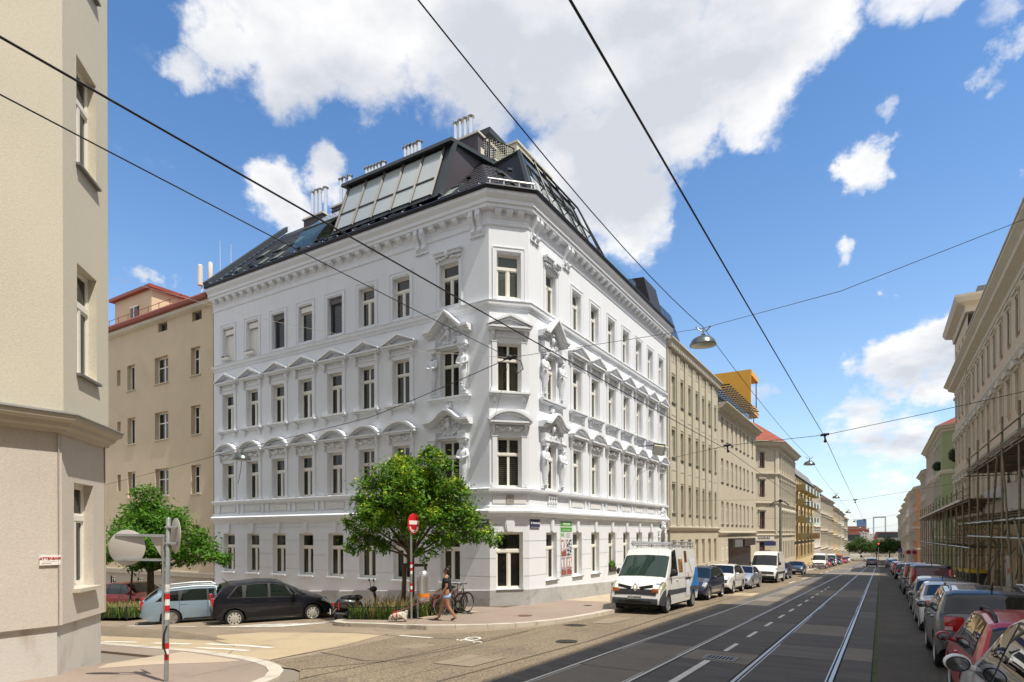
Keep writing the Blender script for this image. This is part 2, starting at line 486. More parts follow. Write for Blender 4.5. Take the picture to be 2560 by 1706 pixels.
def kerbs(parent, line, w, h, m, seg=1.0, ymax=48, flip=1):
    """row of kerb stones along a line: every stone its own object up to ymax, then one long run"""
    inn = offset(line, w * flip)
    pts = []
    for i in range(len(line) - 1):
        a, b = Vector(line[i]), Vector(line[i + 1]); c, d = Vector(inn[i]), Vector(inn[i + 1])
        n = max(1, int(round((b - a).length / seg)))
        for k in range(n):
            if (a + (b - a) * (k / n)).y > ymax:
                pts.append((a + (b - a) * (k / n), b, c + (d - c) * (k / n), d)); break
            pts.append((a + (b - a) * (k / n), a + (b - a) * ((k + 1) / n), c + (d - c) * (k / n), c + (d - c) * ((k + 1) / n)))
    for a, b, c, d in pts:
        e = (b - a).normalized() * .006
        mb = MB(); q = [a + e, b - e, d - e, c + e]; hh = h + rnd.uniform(-.004, .004)
        mb.add([(p.x, p.y, ground(p.x, p.y) - .1) for p in q] + [(p.x, p.y, ground(p.x, p.y) + hh) for p in q],
               [(3, 2, 1, 0), (4, 5, 6, 7), (0, 1, 5, 4), (1, 2, 6, 5), (2, 3, 7, 6), (3, 0, 4, 7)])
        mb.obj('kerb_stone', m, parent)


fw = sheet('footway', offset(KERB, .27) + [(-12.6, 330), (-12.6, 20.0), (-60, 20.6), (-60, 16.9)], .12, M['footway'], side=-.1)
kerbs(fw, KERB, .26, .125, M['granite'])
sheet('footway_strip', [(-13.05, 15.1), (-12.75, 15.1), (-12.45, 18.2), (-12.75, 18.2)], .124, M['footway_pale'])
sheet('footway_strip', rect(-12.3, -8.75, 24.6, 60), .1235, M['footway_pale'])
KERB2 = [(-60, 7.95), (-14, 7.95), (-12.4, 7.95), (-11.2, 7.92), (-10.5, 7.8), (-9.9, 7.6), (-9.4, 7.3), (-9.0, 6.9), (-8.75, 6.4), (-8.6, 5.8), (-8.5, 4.6), (-8.45, 3.0), (-8.45, -30)]
fw2 = sheet('footway', offset(KERB2, -.27) + [(-13.2, -30), (-13.2, 4), (-13, 7), (-60, 7)], .035, M['footway'], side=-.1)
kerbs(fw2, KERB2, .26, .038, M['granite'], flip=-1)
sheet('footway_strip', [(-12.6, 5.6), (-13.0, 6.0), (-13.2, 7.6), (-12.9, 7.6), (-11.0, 7.55), (-11.2, 7.2), (-12.1, 6.4)], .039, M['footway_pale'])
fw3 = sheet('footway', rect(3.15, 7.0, -40, 330), .12, M['footway'], side=-.1)
kerbs(fw3, [(3.0, -40), (3.0, 330)], .15, .125, M['granite'], flip=-1, seg=40, ymax=-100)

# ---- tram tracks: slabs laid between the rails
RAILS = [-5.13, -3.70, -2.20, -0.76]
tb = sheet('track_bed', rect(-5.66, -0.13, -30, 335), .003, M['gap_dark'])
strips = [(-5.64, -5.19), (-5.06, -3.775), (-3.64, -2.275), (-2.13, -.835), (-.695, -.16)]
joints = [-3, 1.5, 6.0, 8.2, 10.4, 12.6, 14.0, 15.94, 18.4, 21, 24, 27, 30, 33, 36, 39, 42, 46, 50, 55, 60]
for si, (a, b) in enumerate(strips):
    sh = [0, .9, .3, .6, 1.2][si]
    for j in range(len(joints) - 1):
        y0, y1 = joints[j] + sh * .5, joints[j + 1] + sh * .5
        r = rnd.random(); m = 'slab_dark' if r < .62 else ('slab_mid' if r < .9 else 'slab_pale')
        if si == 4 and 7.5 < y0 < 11: m = 'slab_pale'
        if si in (1, 2, 3) and 34 < y0 < 41: m = 'slab_pale'
        hz = .012 + rnd.uniform(-.004, .004); mb = MB(); e = .012
        q = [(a, y0 + e), (b, y0 + e), (b, y1 - e), (a, y1 - e)]
        mb.add([(x, y, ground(x, y) - .05) for x, y in q] + [(x, y, ground(x, y) + hz) for x, y in q], [(4, 5, 6, 7), (0, 1, 5, 4), (1, 2, 6, 5), (2, 3, 7, 6), (3, 0, 4, 7)])
        mb.obj('concrete_slab', M[m], tb)
    for (ya, yb, m) in ((60.6, 75, 'slab_dark'), (75, 84, 'slab_pale'), (84, 104, 'slab_mid'), (104, 118, 'slab_pale'), (118, 335, 'slab_mid')):
        sheet('slab_run', rect(a, b, ya + .02, yb - .02), .012, M[m], tb)
for x in RAILS:
    mb = MB()
    g0 = lambda y: ground(x, y)
    inner = 1 if x in (RAILS[0], RAILS[2]) else -1
    for (xa, xb, h) in ((x - .03, x + .03, .016), (x + inner * .075 - .012, x + inner * .075 + .012, .013)):
        ys = [-30, 335]
        mb.add([(xx, y, g0(y) + hh) for y in ys for xx, hh in ((xa, -.02), (xa, h), (xb, h), (xb, -.02))],
               [(0, 1, 5, 4), (1, 2, 6, 5), (2, 3, 7, 6)])
    mb.obj('rail', M['rail_steel'], tb)
sheet('moss_line', rect(-.14, -.07, -10, 60), .010, M['moss'])

# ---- road paint


def paint(name, poly, dz=.014):
    return sheet(name, poly, dz, M['paint'])


for k in range(12):
    y = 14.2 + k * 2.85 - (0.1 if k else 0)
    paint('lane_dash', rect(-3.07, -2.97, y, y + 1.35), .018)
paint('lane_line', rect(-3.12, -2.99, 5, 12.75), .0185)
for y0 in range(50, 120, 9): paint('lane_dash', rect(-6.0, -5.9, y0, y0 + 4), .016)
paint('stop_line', [(-11.0, 12.12), (-9.97, 12.22), (-9.97, 12.36), (-11.0, 12.28)], .013)
for x0, x1, y in ((-22.6, -21.4, 11.0), (-20.75, -19.5, 11.4), (-25.6, -24.3, 10.6)):
    paint('parking_dash', [(x0, y), (x1, y + .22), (x1, y + .34), (x0, y + .12)])
for x0, x1, y in ((-17.9, -16.6, 8.05), (-16.0, -14.7, 8.35), (-14.3, -12.1, 8.75), (-13.8, -12.2, 8.2), (-20.5, -19.0, 8.0)):
    paint('crossing_bar', [(x0, y), (x1, y + .25), (x1, y + .40), (x0, y + .16)], .0145)
hl = [(-18.9, 11.72), (-16.6, 12.32), (-16.25, 12.9), (-15.95, 14.7), (-16.05, 14.72), (-16.37, 12.97), (-16.68, 12.43), (-18.9, 11.86)]
paint('hatched_marking', hl)
for k in range(5):
    t = k / 4.6; x = -18.3 + 2.1 * t; y = 11.95 + .62 * t
    paint('hatched_marking', [(x, y), (x + .27, y + .07), (x + .62 + .25, y + 1.1 + .5 * t), (x + .62, y + 1.05 + .5 * t)], .0143)
# bicycle pictogram on the asphalt
mb = MB()


def ring2(cx, cy, r0, r1, n=24):
    for k in range(n):
        a, b = 2 * PI * k / n, 2 * PI * (k + 1) / n
        mb.quad((cx + r0 * math.cos(a), cy + r0 * math.sin(a), 0), (cx + r1 * math.cos(a), cy + r1 * math.sin(a), 0), (cx + r1 * math.cos(b), cy + r1 * math.sin(b), 0), (cx + r0 * math.cos(b), cy + r0 * math.sin(b), 0))


def bar2(x0, y0, x1, y1, w=.045):
    d = Vector((x1 - x0, y1 - y0)).normalized(); n = Vector((-d.y, d.x)) * w / 2
    mb.quad((x0 + n.x, y0 + n.y, 0), (x1 + n.x, y1 + n.y, 0), (x1 - n.x, y1 - n.y, 0), (x0 - n.x, y0 - n.y, 0))


ring2(-.32, 0, .19, .25); ring2(.32, 0, .19, .25)
for b in ((-.32, 0, -.12, .36), (-.12, .36, .22, .36), (.22, .36, 0, 0), (0, 0, -.14, .36), (-.32, 0, 0, 0), (.32, 0, .2, .45), (.2, .45, .34, .47), (-.2, .43, -.05, .43)): bar2(*b)
o = mb.obj('bicycle_marking', M['paint'], None, (-8.72, 12.4, ground(-8.72, 12.4) + .014))
o.scale = (.85, .85, 1); o.rotation_euler = (math.atan(-.0327), -.02, R(128)); struct(o)

# ---- iron covers


def manhole(x, y, r, m, label, h=.0):
    mb = MB(); mb.lathe([(0, .0), (r * .9, .0), (r * .9, -.008), (r * .93, -.008), (r * .93, .004), (r, .004), (r, -.02)], 28)
    for k in range(-3, 4):
        w = math.sqrt(max(.01, .8 - (k / 4) ** 2)) * r * .85
        for q in range(-3, 4):
            if abs(q * r * .23) < w - .04: mb.box(q * r * .23 - .035, q * r * .23 + .035, k * r * .23 - .03, k * r * .23 + .03, 0, .005)
    o = mb.obj('manhole_cover', m, None, (x, y, ground(x, y) + .012 + h)); o.rotation_euler = (math.atan(-.0327), -.02, .5)
    return tag(o, label, 'manhole cover')


manhole(-10.28, 17.54, .31, M['rusty_iron'], 'rusty brown round cover in the pavement by the white corner house', .11)
manhole(-6.65, 13.46, .27, M['iron'], 'dark round cover in the brown asphalt left of the tram rails')
manhole(-10.15, 22.45, .2, M['iron'], 'small dark round cover in the pavement beside the white wall', .11)
gt = thing('drain_grate', 'rectangular grey drain grate between the tram tracks', 'drain grate', (-2.9, 13.2, ground(-2.9, 13.2) + .016), rot=(math.atan(-.0327), 0, 0))
mb = MB()
for a in ((-.33, .33, -.27, -.22), (-.33, .33, .22, .27), (-.33, -.29, -.22, .22), (.29, .33, -.22, .22)): mb.box(*a, 0, .012)
mb.obj('frame', mat('grate_steel', (.33, .33, .34), .5, metal=.7), gt)
MB().quad((-.3, -.23, .001), (.3, -.23, .001), (.3, .23, .001), (-.3, .23, .001)).obj('shaft', M['gap_dark'], gt)
for k in range(8):
    x = -.255 + k * .073
    MB().box(x - .014, x + .014, -.22, .22, .002, .011).obj('bar', M['grate_steel'], gt)
# ------------------------------------------------------------------ facade toolkit
class Face:
    """a wall seen from outside: u to the right, z up, y into the wall"""
    def __init__(s, b, ox, oy, ang, L):
        s.b = b; s.o = Vector((ox, oy)); s.a = R(ang); s.L = L
        s.u = Vector((math.cos(s.a), math.sin(s.a))); s.i = Vector((-math.sin(s.a), math.cos(s.a)))

    def w(s, u, y=0.0):
        return s.o + s.u * u + s.i * y

    def put(s, name, me, u=0, z=0, y=0, parent=None):
        p = s.w(u, y)
        if parent is not None:            # sub-part: same frame as its part, at its origin
            return put(name, me, parent, (0, 0, 0))
        l = s.b.location
        return put(name, me, s.b, (p.x - l.x, p.y - l.y, z - l.z), s.a)


def holes(L0, L1, z0, z1, ops):
    """rectangles that tile a wall around its openings"""
    zs = sorted({z0, z1, *[min(max(o[k], z0), z1) for o in ops for k in (2, 3)]})
    out = []
    for a, b in zip(zs, zs[1:]):
        if b - a < 1e-4: continue
        m = (a + b) / 2; x = L0
        for o in sorted(o for o in ops if o[2] < m < o[3]):
            if o[0] > x + 1e-4: out.append((x, o[0], a, b))
            x = max(x, o[1])
        if x < L1 - 1e-4: out.append((x, L1, a, b))
    return out


def wallmesh(L0, L1, z0, z1, ops, rev=.28, y=0.0, name='wall', m=None, back=False):
    mb = MB()
    for x0, x1, a, b in holes(L0, L1, z0, z1, ops): mb.quad((x0, y, a), (x1, y, a), (x1, y, b), (x0, y, b))
    for o in ops:
        a, b, c, d = o[:4]; r = o[4] if len(o) > 4 else rev
        mb.quad((a, y, c), (a, y, d), (a, r, d), (a, r, c)); mb.quad((b, y, c), (b, r, c), (b, r, d), (b, y, d))
        mb.quad((a, y, d), (b, y, d), (b, r, d), (a, r, d)); mb.quad((a, y, c), (a, r, c), (b, r, c), (b, y, c))
    me = bpy.data.meshes.new(name); me.from_pydata(mb.v, [], mb.f); me.materials.append(m); return me


def sweep(path, prof, name, m, closed=False):
    """moulding: profile (out, z) carried along a wall line, mitred at the corners; z may be a function of (x, y)"""
    n = len(path); vs = []; fs = []; k = len(prof)
    for i in range(n):
        p = Vector(path[i]); ns = []
        for a, b in ((i - 1, i), (i, i + 1)):
            if 0 <= a and b < n:
                t = (Vector(path[b]) - Vector(path[a])).normalized(); ns.append(Vector((t.y, -t.x)))
        nn = ns[0] if len(ns) == 1 else (ns[0] + ns[1]) / (1 + ns[0].dot(ns[1]))
        for d, z in prof:
            q = p + nn * d; vs.append((q.x, q.y, z(q.x, q.y) if callable(z) else z))
    for i in range(n - 1):
        for j in range(k - 1): fs.append((i * k + j, (i + 1) * k + j, (i + 1) * k + j + 1, i * k + j + 1))
    fs += [tuple(range(k)), tuple(range((n - 1) * k + k - 1, (n - 1) * k - 1, -1))]
    mb = MB(); mb.add(vs, fs); return mb.mesh(name, m)


WIN = {}


def winmesh(kind, w, h, fm, pm, bar=.055, rev=.2):
    """frame mesh, pane meshes and curtain mesh of one kind of window (shared by all its copies)"""
    key = (kind, round(w, 3), round(h, 3), fm, pm, rev)
    if key in WIN: return WIN[key]
    f = MB(); hw = w / 2; y0, y1 = rev, rev + .07
    P = []
    F = lambda a, b, c, d, e=0: f.box(a, b, y0 - e, y1, c, d)
    F(-hw, -hw + bar, 0, h); F(hw - bar, hw, 0, h); F(-hw + bar, hw - bar, h - bar, h); F(-hw + bar, hw - bar, 0, bar * 1.3)
    iw = hw - bar; t = h * .645
    zt = h - bar; zb = bar * 1.3

    def casement(a, b, c, d, q=.042):
        f.box(a, a + q, y0 + .01, y1 - .01, c, d); f.box(b - q, b, y0 + .01, y1 - .01, c, d)
        f.box(a + q, b - q, y0 + .01, y1 - .01, c, c + q); f.box(a + q, b - q, y0 + .01, y1 - .01, d - q, d)
        P.append((a + q, b - q, c + q, d - q))
    if kind in ('double', 'tilted'):
        F(-iw, iw, t, t + .1, .02); F(-.045, .045, zb, t, .012)
        casement(-iw, iw, t + .1, zt); casement(-iw, -.045, zb, t); casement(.045, iw, zb, t)
    elif kind == 'cross':
        F(-iw, iw, t, t + .09, .02)
        for c, d in ((zb, t), (t + .09, zt)):
            f.box(-.02, .02, y0 + .01, y1 - .01, c, d); casement(-iw, -.02, c, d, .03); casement(.02, iw, c, d, .03)
    elif kind == 'two':
        F(-.04, .04, zb, zt, .01); casement(-iw, -.04, zb, zt, .035); casement(.04, iw, zb, zt, .035)
    elif kind == 'four':
        F(-.035, .035, zb, zt, .01)
        for s in ((-iw, -.035), (.035, iw)):
            casement(s[0], s[1], zb, h * .62, .03); casement(s[0], s[1], h * .62, zt, .03)
    elif kind == 'one':
        casement(-iw, iw, zb, zt, .03)
    elif kind == 'far':                       # far down the street: frame, transom and stile, one sheet of glass
        F(-iw, iw, t, t + .11); F(-.05, .05, zb, t); F(-iw, -iw + .05, zb, t); F(iw - .05, iw, zb, t); P.append((-iw, iw, zb, zt))
    elif kind == 'shutter':
        F(-iw, iw, h - .32, zt, .1)
        for k in range(int((h - .4) / .055)): f.box(-iw, iw, y0 + .012 + .006 * (k % 2), y1, zb + k * .055, zb + k * .055 + .05)
    elif kind == 'blind':
        F(-iw, iw, h - .3, zt, .1); casement(-iw, iw, zb, h - .32)
    fme = f.mesh('window_frame', M[fm])
    panes = []
    for a, b, c, d in P:
        mb = MB(); yy = y0 + .03; mb.quad((a, yy, c), (b, yy, c), (b, yy, d), (a, yy, d)); panes.append(mb.mesh('pane', M[pm]))
    WIN[key] = (fme, panes, P); return WIN[key]


CURT = {}


def curtain(w, h, style, rev):
    k = (round(w, 2), round(h, 2), style, rev)
    if k in CURT: return CURT[k]
    mb = MB(); y = rev + .16; n = 22; hw = w / 2 - .03
    if style == 'drapes':
        for a, b in ((-hw, -hw * .35), (hw * .35, hw)):
            for i in range(n):
                x0 = a + (b - a) * i / n; x1 = a + (b - a) * (i + 1) / n
                mb.quad((x0, y + .03 * (i % 2), .05), (x1, y + .03 * ((i + 1) % 2), .05), (x1, y + .03 * ((i + 1) % 2), h - .03), (x0, y + .03 * (i % 2), h - .03))
    elif style == 'net':
        for i in range(n):
            x0 = -hw + 2 * hw * i / n; x1 = -hw + 2 * hw * (i + 1) / n
            mb.quad((x0, y + .02 * (i % 2), .05), (x1, y + .02 * ((i + 1) % 2), .05), (x1, y + .02 * ((i + 1) % 2), h * .63), (x0, y + .02 * (i % 2), h * .63))
    elif style == 'slats':
        z = .06
        while z < h - .1:
            mb.quad((-hw, y, z), (hw, y, z), (hw, y + .03, z + .055), (-hw, y + .03, z + .055)); z += .085
    elif style == 'half':
        mb.quad((-hw, y, h * .55), (hw, y, h * .55), (hw, y, h), (-hw, y, h))
    CURT[k] = mb.mesh('curtain', M[{'drapes': 'curtain_pale', 'net': 'curtain_net', 'slats': 'blind_grey', 'half': 'blind_green'}[style]])
    return CURT[k]


def window(F, uc, z0, w, h, kind='double', fm='frame_white', pm='glass', cur=None, rev=.2, sill=None, label=None, single=False):
    fme, panes, P = winmesh(kind, w, h, fm, pm, rev=rev)
    o = F.put('window', fme, uc, z0)
    for p in panes: put('pane', p, o)
    if cur: put('curtain', curtain(w, h, cur, rev), o)
    if sill is not None: put('sill', sill, o)
    if label: o['label'] = label
    return o


def sillmesh(w, t=.06, d=.1, rev=.2, m='plaster', drop=None):
    mb = MB(); mb.box(-w / 2 - .06, w / 2 + .06, -d, rev, -t, -.002); return mb.mesh('sill', M[m])


def room(F, u0, u1, z0, z1, y=.9, m='room'):
    """dark rooms behind the windows"""
    mb = MB(); mb.quad((u0, y, z0), (u1, y, z0), (u1, y, z1), (u0, y, z1)); return F.put('room', mb.mesh('room', M[m]))


mat('plaster', (.755, .785, .825), .85, .025, .6, .12, 35, fine=.02, fscale=14, spots=(.685, .71, .735), sscale=1.3, sthr=(.54, .86), stretch=(2.4, 2.4, .35))
mat('plaster_cream', (.78, .755, .70), .85, .04, .8, .1, 35)
mat('plinth', (.42, .42, .41), .85, .12, 1.2, .2, 35, spots=(.30, .30, .295), sscale=1.6, stretch=(1, 1, 1.6))
mat('frame_white', (.80, .775, .70), .5, .03, 4)
mat('frame_dark', (.10, .095, .10), .5, .1, 4)
mat('frame_brown', (.12, .055, .04), .5, .15, 4)
mat('curtain_pale', (.55, .50, .42), .9, .1, 3)
mat('curtain_net', (.33, .33, .30), .9, .1, 3)
mat('blind_grey', (.42, .43, .40), .6, .06, 3)
mat('blind_green', (.28, .34, .27), .8, .06, 3)
mat('room', (.05, .043, .036), .9, .3, .8)
mat('lead', (.17, .17, .16), .6, .15, 3)
mat('roof_tile', (.030, .028, .034), .55, .25, 3, .2, 20)
mat('roof_metal', (.040, .048, .053), .55, .08, 1, spec=.35)
mat('roof_panel', (.055, .047, .058), .7, .08, 1)
mat('steel', (.80, .82, .84), .16, .05, 3, metal=1.0)
mat('cap_bronze', (.16, .13, .10), .5, .1, 3, metal=.5)
mat('cream_wall', (.68, .66, .50), .85, .05, .8)
mat('cream_stone', (.58, .56, .49), .85, .06, .8)
mat('black_metal', (.02, .02, .022), .4, .1, 3, metal=.4)
glassmat('glass', (.55, .58, .52), 1.5, .012, .45, (.028, .027, .022))
glassmat('glass_sky', (.35, .40, .40), 1.9, .015, .85, (.46, .50, .475))  # pale body colour stands in for mirrored white cloud, and for cream blinds
glassmat('glass_pale', (.5, .55, .5), 1.55, .012, .62, (.115, .135, .11))
glassmat('glass_green', (.74, .88, .81), 1.45, .01, .10, (.16, .24, .20))

# ------------------------------------------------------------------ the white corner house
AX, AY, CH = -13.497, 20.374, 1.169
BX, BY = AX + CH, AY + CH
LXE = -32.19
YE = 40.2
wb = thing('corner_house', 'white corner apartment house with figures and pediments at the windows and black mansard roof', 'apartment house', (-16, 24, -3.0))
FL = Face(wb, LXE, AY, 0, AX - LXE)
FC = Face(wb, AX, AY, 45, CH * math.sqrt(2))
FR = Face(wb, BX, BY, 90, YE - BY)
ULc = [x - LXE for x in (-30.82, -28.70, -26.58, -24.50, -22.40, -20.30, -18.19, -15.51)]
URc = [y - BY for y in (23.52, 26.15, 28.28, 30.50, 32.66, 34.80, 36.92, 39.10)]
UCc = [FC.L / 2]
GS, GT = -2.05, .03
FLO = [(1.87, 3.92), (5.76, 7.76), (9.62, 11.42)]
P3 = [(LXE, AY), (AX, AY), (BX, BY), (BX, YE)]
PZ = lambda x, y: ground(x, y) + .76

ops = {}
for key, F, cs, ww in (('L', FL, ULc, .98), ('C', FC, UCc, 1.0), ('R', FR, URc, .95)):
    up = []; gr = []
    for i, c in enumerate(cs):
        for z0, z1 in FLO: up.append((c - ww / 2, c + ww / 2, z0, z1))
        if key == 'R' and i == 7: gr.append((c - .62, c + .62, -4.2, .25, .5)); continue
        g = ww + .05 if key != 'C' else 1.12
        gr.append((c - g / 2, c + g / 2, GS if key != 'C' else -2.28, GT if key != 'C' else .05))
    ops[key] = (up, gr)
    F.put('wall', wallmesh(0, F.L, .62, 13.6, up, .3, 0, 'wall', M['plaster']))
    F.put('wall', wallmesh(0, F.L, -5.2, .62, gr, .3, .022, 'wall', M['plaster']))
    # ground floor in broad plaster courses with open joints
    lines = [-5.0, -1.76, -1.03, -.32, .35, .615]
    for a, b in zip(lines, lines[1:]):
        for x0, x1, c, d in holes(.0, F.L, a + .014, b - .014, gr):
            mb = MB(); mb.quad((x0, 0, c), (x1, 0, c), (x1, 0, d), (x0, 0, d))
            mb.quad((x0, .022, c), (x1, .022, c), (x1, 0, c), (x0, 0, c)); mb.quad((x0, 0, d), (x1, 0, d), (x1, .022, d), (x0, .022, d))
            for x in (x0, x1):
                if .01 < x < F.L - .01: mb.quad((x, 0, c), (x, .022, c), (x, .022, d), (x, 0, d))
            F.put('plaster_course', mb.mesh('plaster_course', M['plaster']))
    room(F, .2, F.L - .2, -2.4, .3, .75); [room(F, .2, F.L - .2, z0 - .1, z1 + .1, .75) for z0, z1 in FLO]

# mouldings carried round the corner
put('cornice', sweep(P3, [(0, 12.50), (.03, 12.50), (.05, 12.56), (.02, 12.60), (.02, 12.76), (.05, 12.80), (.05, 13.08), (.30, 13.10), (.30, 13.24), (.36, 13.26), (.36, 13.40), (.41, 13.46), (.49, 13.56), (.50, 13.70), (0, 13.72)], 'cornice', M['plaster']), wb, tuple(-wb.location))
put('gutter', sweep(P3, [(.30, 13.702), (.56, 13.702), (.60, 13.80), (.56, 13.87), (.2, 13.90)], 'gutter', M['black_metal']), wb, tuple(-wb.location))
put('string_course', sweep(P3, [(0, 9.12), (.04, 9.12), (.05, 9.22), (.12, 9.27), (.13, 9.40), (.16, 9.43), (.0, 9.50)], 'string_course', M['plaster']), wb, tuple(-wb.location))
put('string_course', sweep(P3, [(0, 1.62), (.05, 1.62), (.07, 1.68), (.18, 1.72), (.19, 1.82), (0, 1.86)], 'string_course', M['plaster']), wb, tuple(-wb.location))
put('string_course', sweep(P3, [(0, .58), (.05, .58), (.06, .68), (.16, .74), (.23, .84), (.24, .92), (.1, 1.0), (.09, 1.12), (0, 1.14)], 'string_course', M['plaster']), wb, tuple(-wb.location))
put('plinth', sweep([(LXE, AY), (-22, AY), (AX, AY), (BX, BY), (BX, 30), (BX, 38.42)], [(.05, -6.5), (.05, PZ), (0.0, lambda x, y: PZ(x, y) + .03)], 'plinth', M['plinth']), wb, tuple(-wb.location))

# windows
SILL = sillmesh(1.0, .07, .12, .3); SILLT = sillmesh(1.02, .05, .08, .3, m='lead')
kl = {0: ['double'] * 7 + ['cross'], 1: ['double'] * 5 + ['cross'] * 3, 2: ['shutter', 'shutter', 'blind', 'blind', 'blind', 'double', 'double', 'double']}
curs = ['drapes', 'net', None, 'half', 'drapes', 'net', None, 'slats']
for i, c in enumerate(ULc):
    window(FL, c, GS, 1.03, GT - GS, 'double', pm='glass', cur=['drapes', 'drapes', 'drapes', 'drapes', 'drapes', 'drapes', None, 'net'][i], rev=.2, sill=SILL)
    for fl, (z0, z1) in enumerate(FLO):
        k = kl[fl][i] if not (fl == 0 and i in (5, 6)) else 'cross'
        fm = 'frame_dark' if (fl == 2 and i in (2, 4)) else 'frame_white'
        cu = 'slats' if k == 'blind' else (None if k == 'shutter' else ['half', 'half', None, None, None, 'slats', 'slats', None][i] if fl == 1 else ['net', None, 'drapes', None, 'drapes', 'slats', 'slats', None][i])
        window(FL, c, z0, .98, z1 - z0, k, fm, 'glass', cu, .2)
for i, c in enumerate(URc):
    if i < 7: window(FR, c, GS, 1.0, GT - GS, 'double', pm='glass_pale' if i % 2 else 'glass', cur=['net', 'net', 'net', None, None, 'net', None][i], rev=.2, sill=SILLT)
    for fl, (z0, z1) in enumerate(FLO):
        window(FR, c, z0, .95, z1 - z0, 'double', pm='glass_pale' if (i * 2 + fl) % 3 else 'glass', cur=['slats' if fl == 2 else ('half' if i == 0 else None), None, 'net', None, None, 'drapes', None, None][i], rev=.2)
window(FC, UCc[0], -2.28, 1.12, 2.33, 'double', cur=None, rev=.2, sill=SILLT)
for fl, (z0, z1) in enumerate(FLO):
    window(FC, UCc[0], z0, 1.0, z1 - z0, ['cross', 'cross', 'double'][fl], pm=['glass', 'glass', 'glass_pale'][fl], cur=['slats', 'drapes', 'half'][fl], rev=.2)

# ---- hoods, surrounds, sills (one mesh of each kind, shared)
PL = M['plaster']


def tri_hood(hw=.92, rise=.42):
    mb = MB()
    mb.box(-hw + .06, hw - .06, -.20, 0, -.07, 0); mb.box(-hw, hw, -.27, 0, 0, .075)
    # raking mouldings
    for s in (-1, 1):
        mb.prism([(s * (hw + .03), .075), (s * (hw + .03), .15), (0, .15 + rise), (0, .04 + rise)], -.31, 0)
        mb.prism([(s * (hw - .12), .075), (s * (hw - .12), .10), (0, .04 + rise), (0, -.03 + rise)], -.22, 0)
    mb.prism([(-hw + .2, .076), (hw - .2, .076), (0, rise - .03)], -.05, 0)
    return mb.mesh('window_hood', PL)


def arc_hood(hw=.92, rise=.40):
    mb = MB(); mb.box(-hw + .06, hw - .06, -.20, 0, -.07, 0); mb.box(-hw, hw, -.27, 0, 0, .075)
    rr = (hw * hw + rise * rise) / (2 * rise); zc = .11 + rise - rr; a0 = math.asin(hw / rr); n = 14

    def arc(r0, r1, y):
        P = [(r1 * math.sin(-a0 + 2 * a0 * i / n), zc + r1 * math.cos(-a0 + 2 * a0 * i / n)) for i in range(n + 1)]
        Q = [(r0 * math.sin(-a0 + 2 * a0 * i / n), zc + r0 * math.cos(-a0 + 2 * a0 * i / n)) for i in range(n + 1)]
        for i in range(n): mb.prism([Q[i], Q[i + 1], P[i + 1], P[i]], y, 0)
    arc(rr - .07, rr + .03, -.31); arc(rr - .14, rr - .07, -.22)
    P = [((rr - .14) * math.sin(-a0 + 2 * a0 * i / n), zc + (rr - .14) * math.cos(-a0 + 2 * a0 * i / n)) for i in range(n + 1)]
    mb.prism([p for p in P if p[1] > .076], -.05, 0)
    return mb.mesh('window_hood', PL)


def bracketm(h=.34, d=.17, w=.13):
    mb = MB(); P = [(0, 0)]
    for i in range(9):
        t = i / 8; P.append((-(d * (1 - t) ** .6 * (1 - .25 * math.sin(t * PI * 2)) + .03), -h * t))
    P.append((0, -h)); mb.prism(P, -w / 2, w / 2, 'x')
    mb.box(-w / 2 - .015, w / 2 + .015, -d - .05, 0, -.002, .03); mb.ball((0, -.06, -h + .02), .055, 8, 5)
    return mb.mesh('bracket', PL)


def friezem(style, hw=.56):
    mb = MB(); mb.box(-hw, hw, -.03, 0, -.36, -.09)
    r2 = random.Random(3 + len(style))
    if style == 'garland':
        mb.ball((0, -.1, -.22), .095, 10, 7, (.8, .8, 1.2)); mb.ball((0, -.15, -.24), .04, 8, 5)
        for s in (-1, 1):
            for k in range(9):
                t = k / 8; x = s * (.12 + .38 * t); z = -.2 - .12 * math.sin(t * PI) + .02
                mb.ball((x, -.07, z), .045 + .022 * r2.random(), 7, 5)
            mb.ball((s * .53, -.07, -.17), .06, 8, 5)
    else:
        for s in (-1, 1):
            for k in range(6):
                mb.ball((s * (.08 + .08 * k), -.03, -.22 + .045 * (k % 2)), .035, 7, 4)
        mb.box(-.5, .5, -.04, 0, -.345, -.325); mb.box(-.5, .5, -.04, 0, -.125, -.105)
    return mb.mesh('frieze', PL)


def surround(w, h, side=.2, d=.05, crown=None):
    """jamb strips either side of the window, standing on the sill"""
    mb = MB(); x = w / 2
    for s in (-1, 1):
        a, b = sorted((s * (x + .02), s * (x + .02 + side)))
        mb.box(a, b, -d, 0, 0, h + .02); mb.box(a - .02, b + .02, -d - .015, 0, h + .02, h + .05)
        c, e = sorted((s * (x + side - .02), s * (x + side + .06))); mb.box(c, e, -d - .02, 0, h + .05, h + .46)
        mb.box(c - .02, e + .02, -d - .03, 0, 0, .16)
    return mb.mesh('surround', PL)


def sill2(w=1.72, cons=True):
    mb = MB(); hw = w / 2
    mb.box(-hw, hw, -.24, 0, -.07, .0); mb.box(-hw + .04, hw - .04, -.18, 0, -.13, -.07); mb.box(-hw + .1, hw - .1, -.07, 0, -.17, -.13)
    if cons:
        for s in (-1, 1):
            mb.prism([(0, -.17), (-.15, -.17), (-.13, -.24), (-.05, -.38), (0, -.40)], s * (hw - .24) - .065, s * (hw - .24) + .065, 'x')
            for q in range(3): mb.box(s * (hw - .24) - .06 + q * .045, s * (hw - .24) - .03 + q * .045, -.07, 0, -.45, -.40)
    return mb.mesh('window_sill', PL)


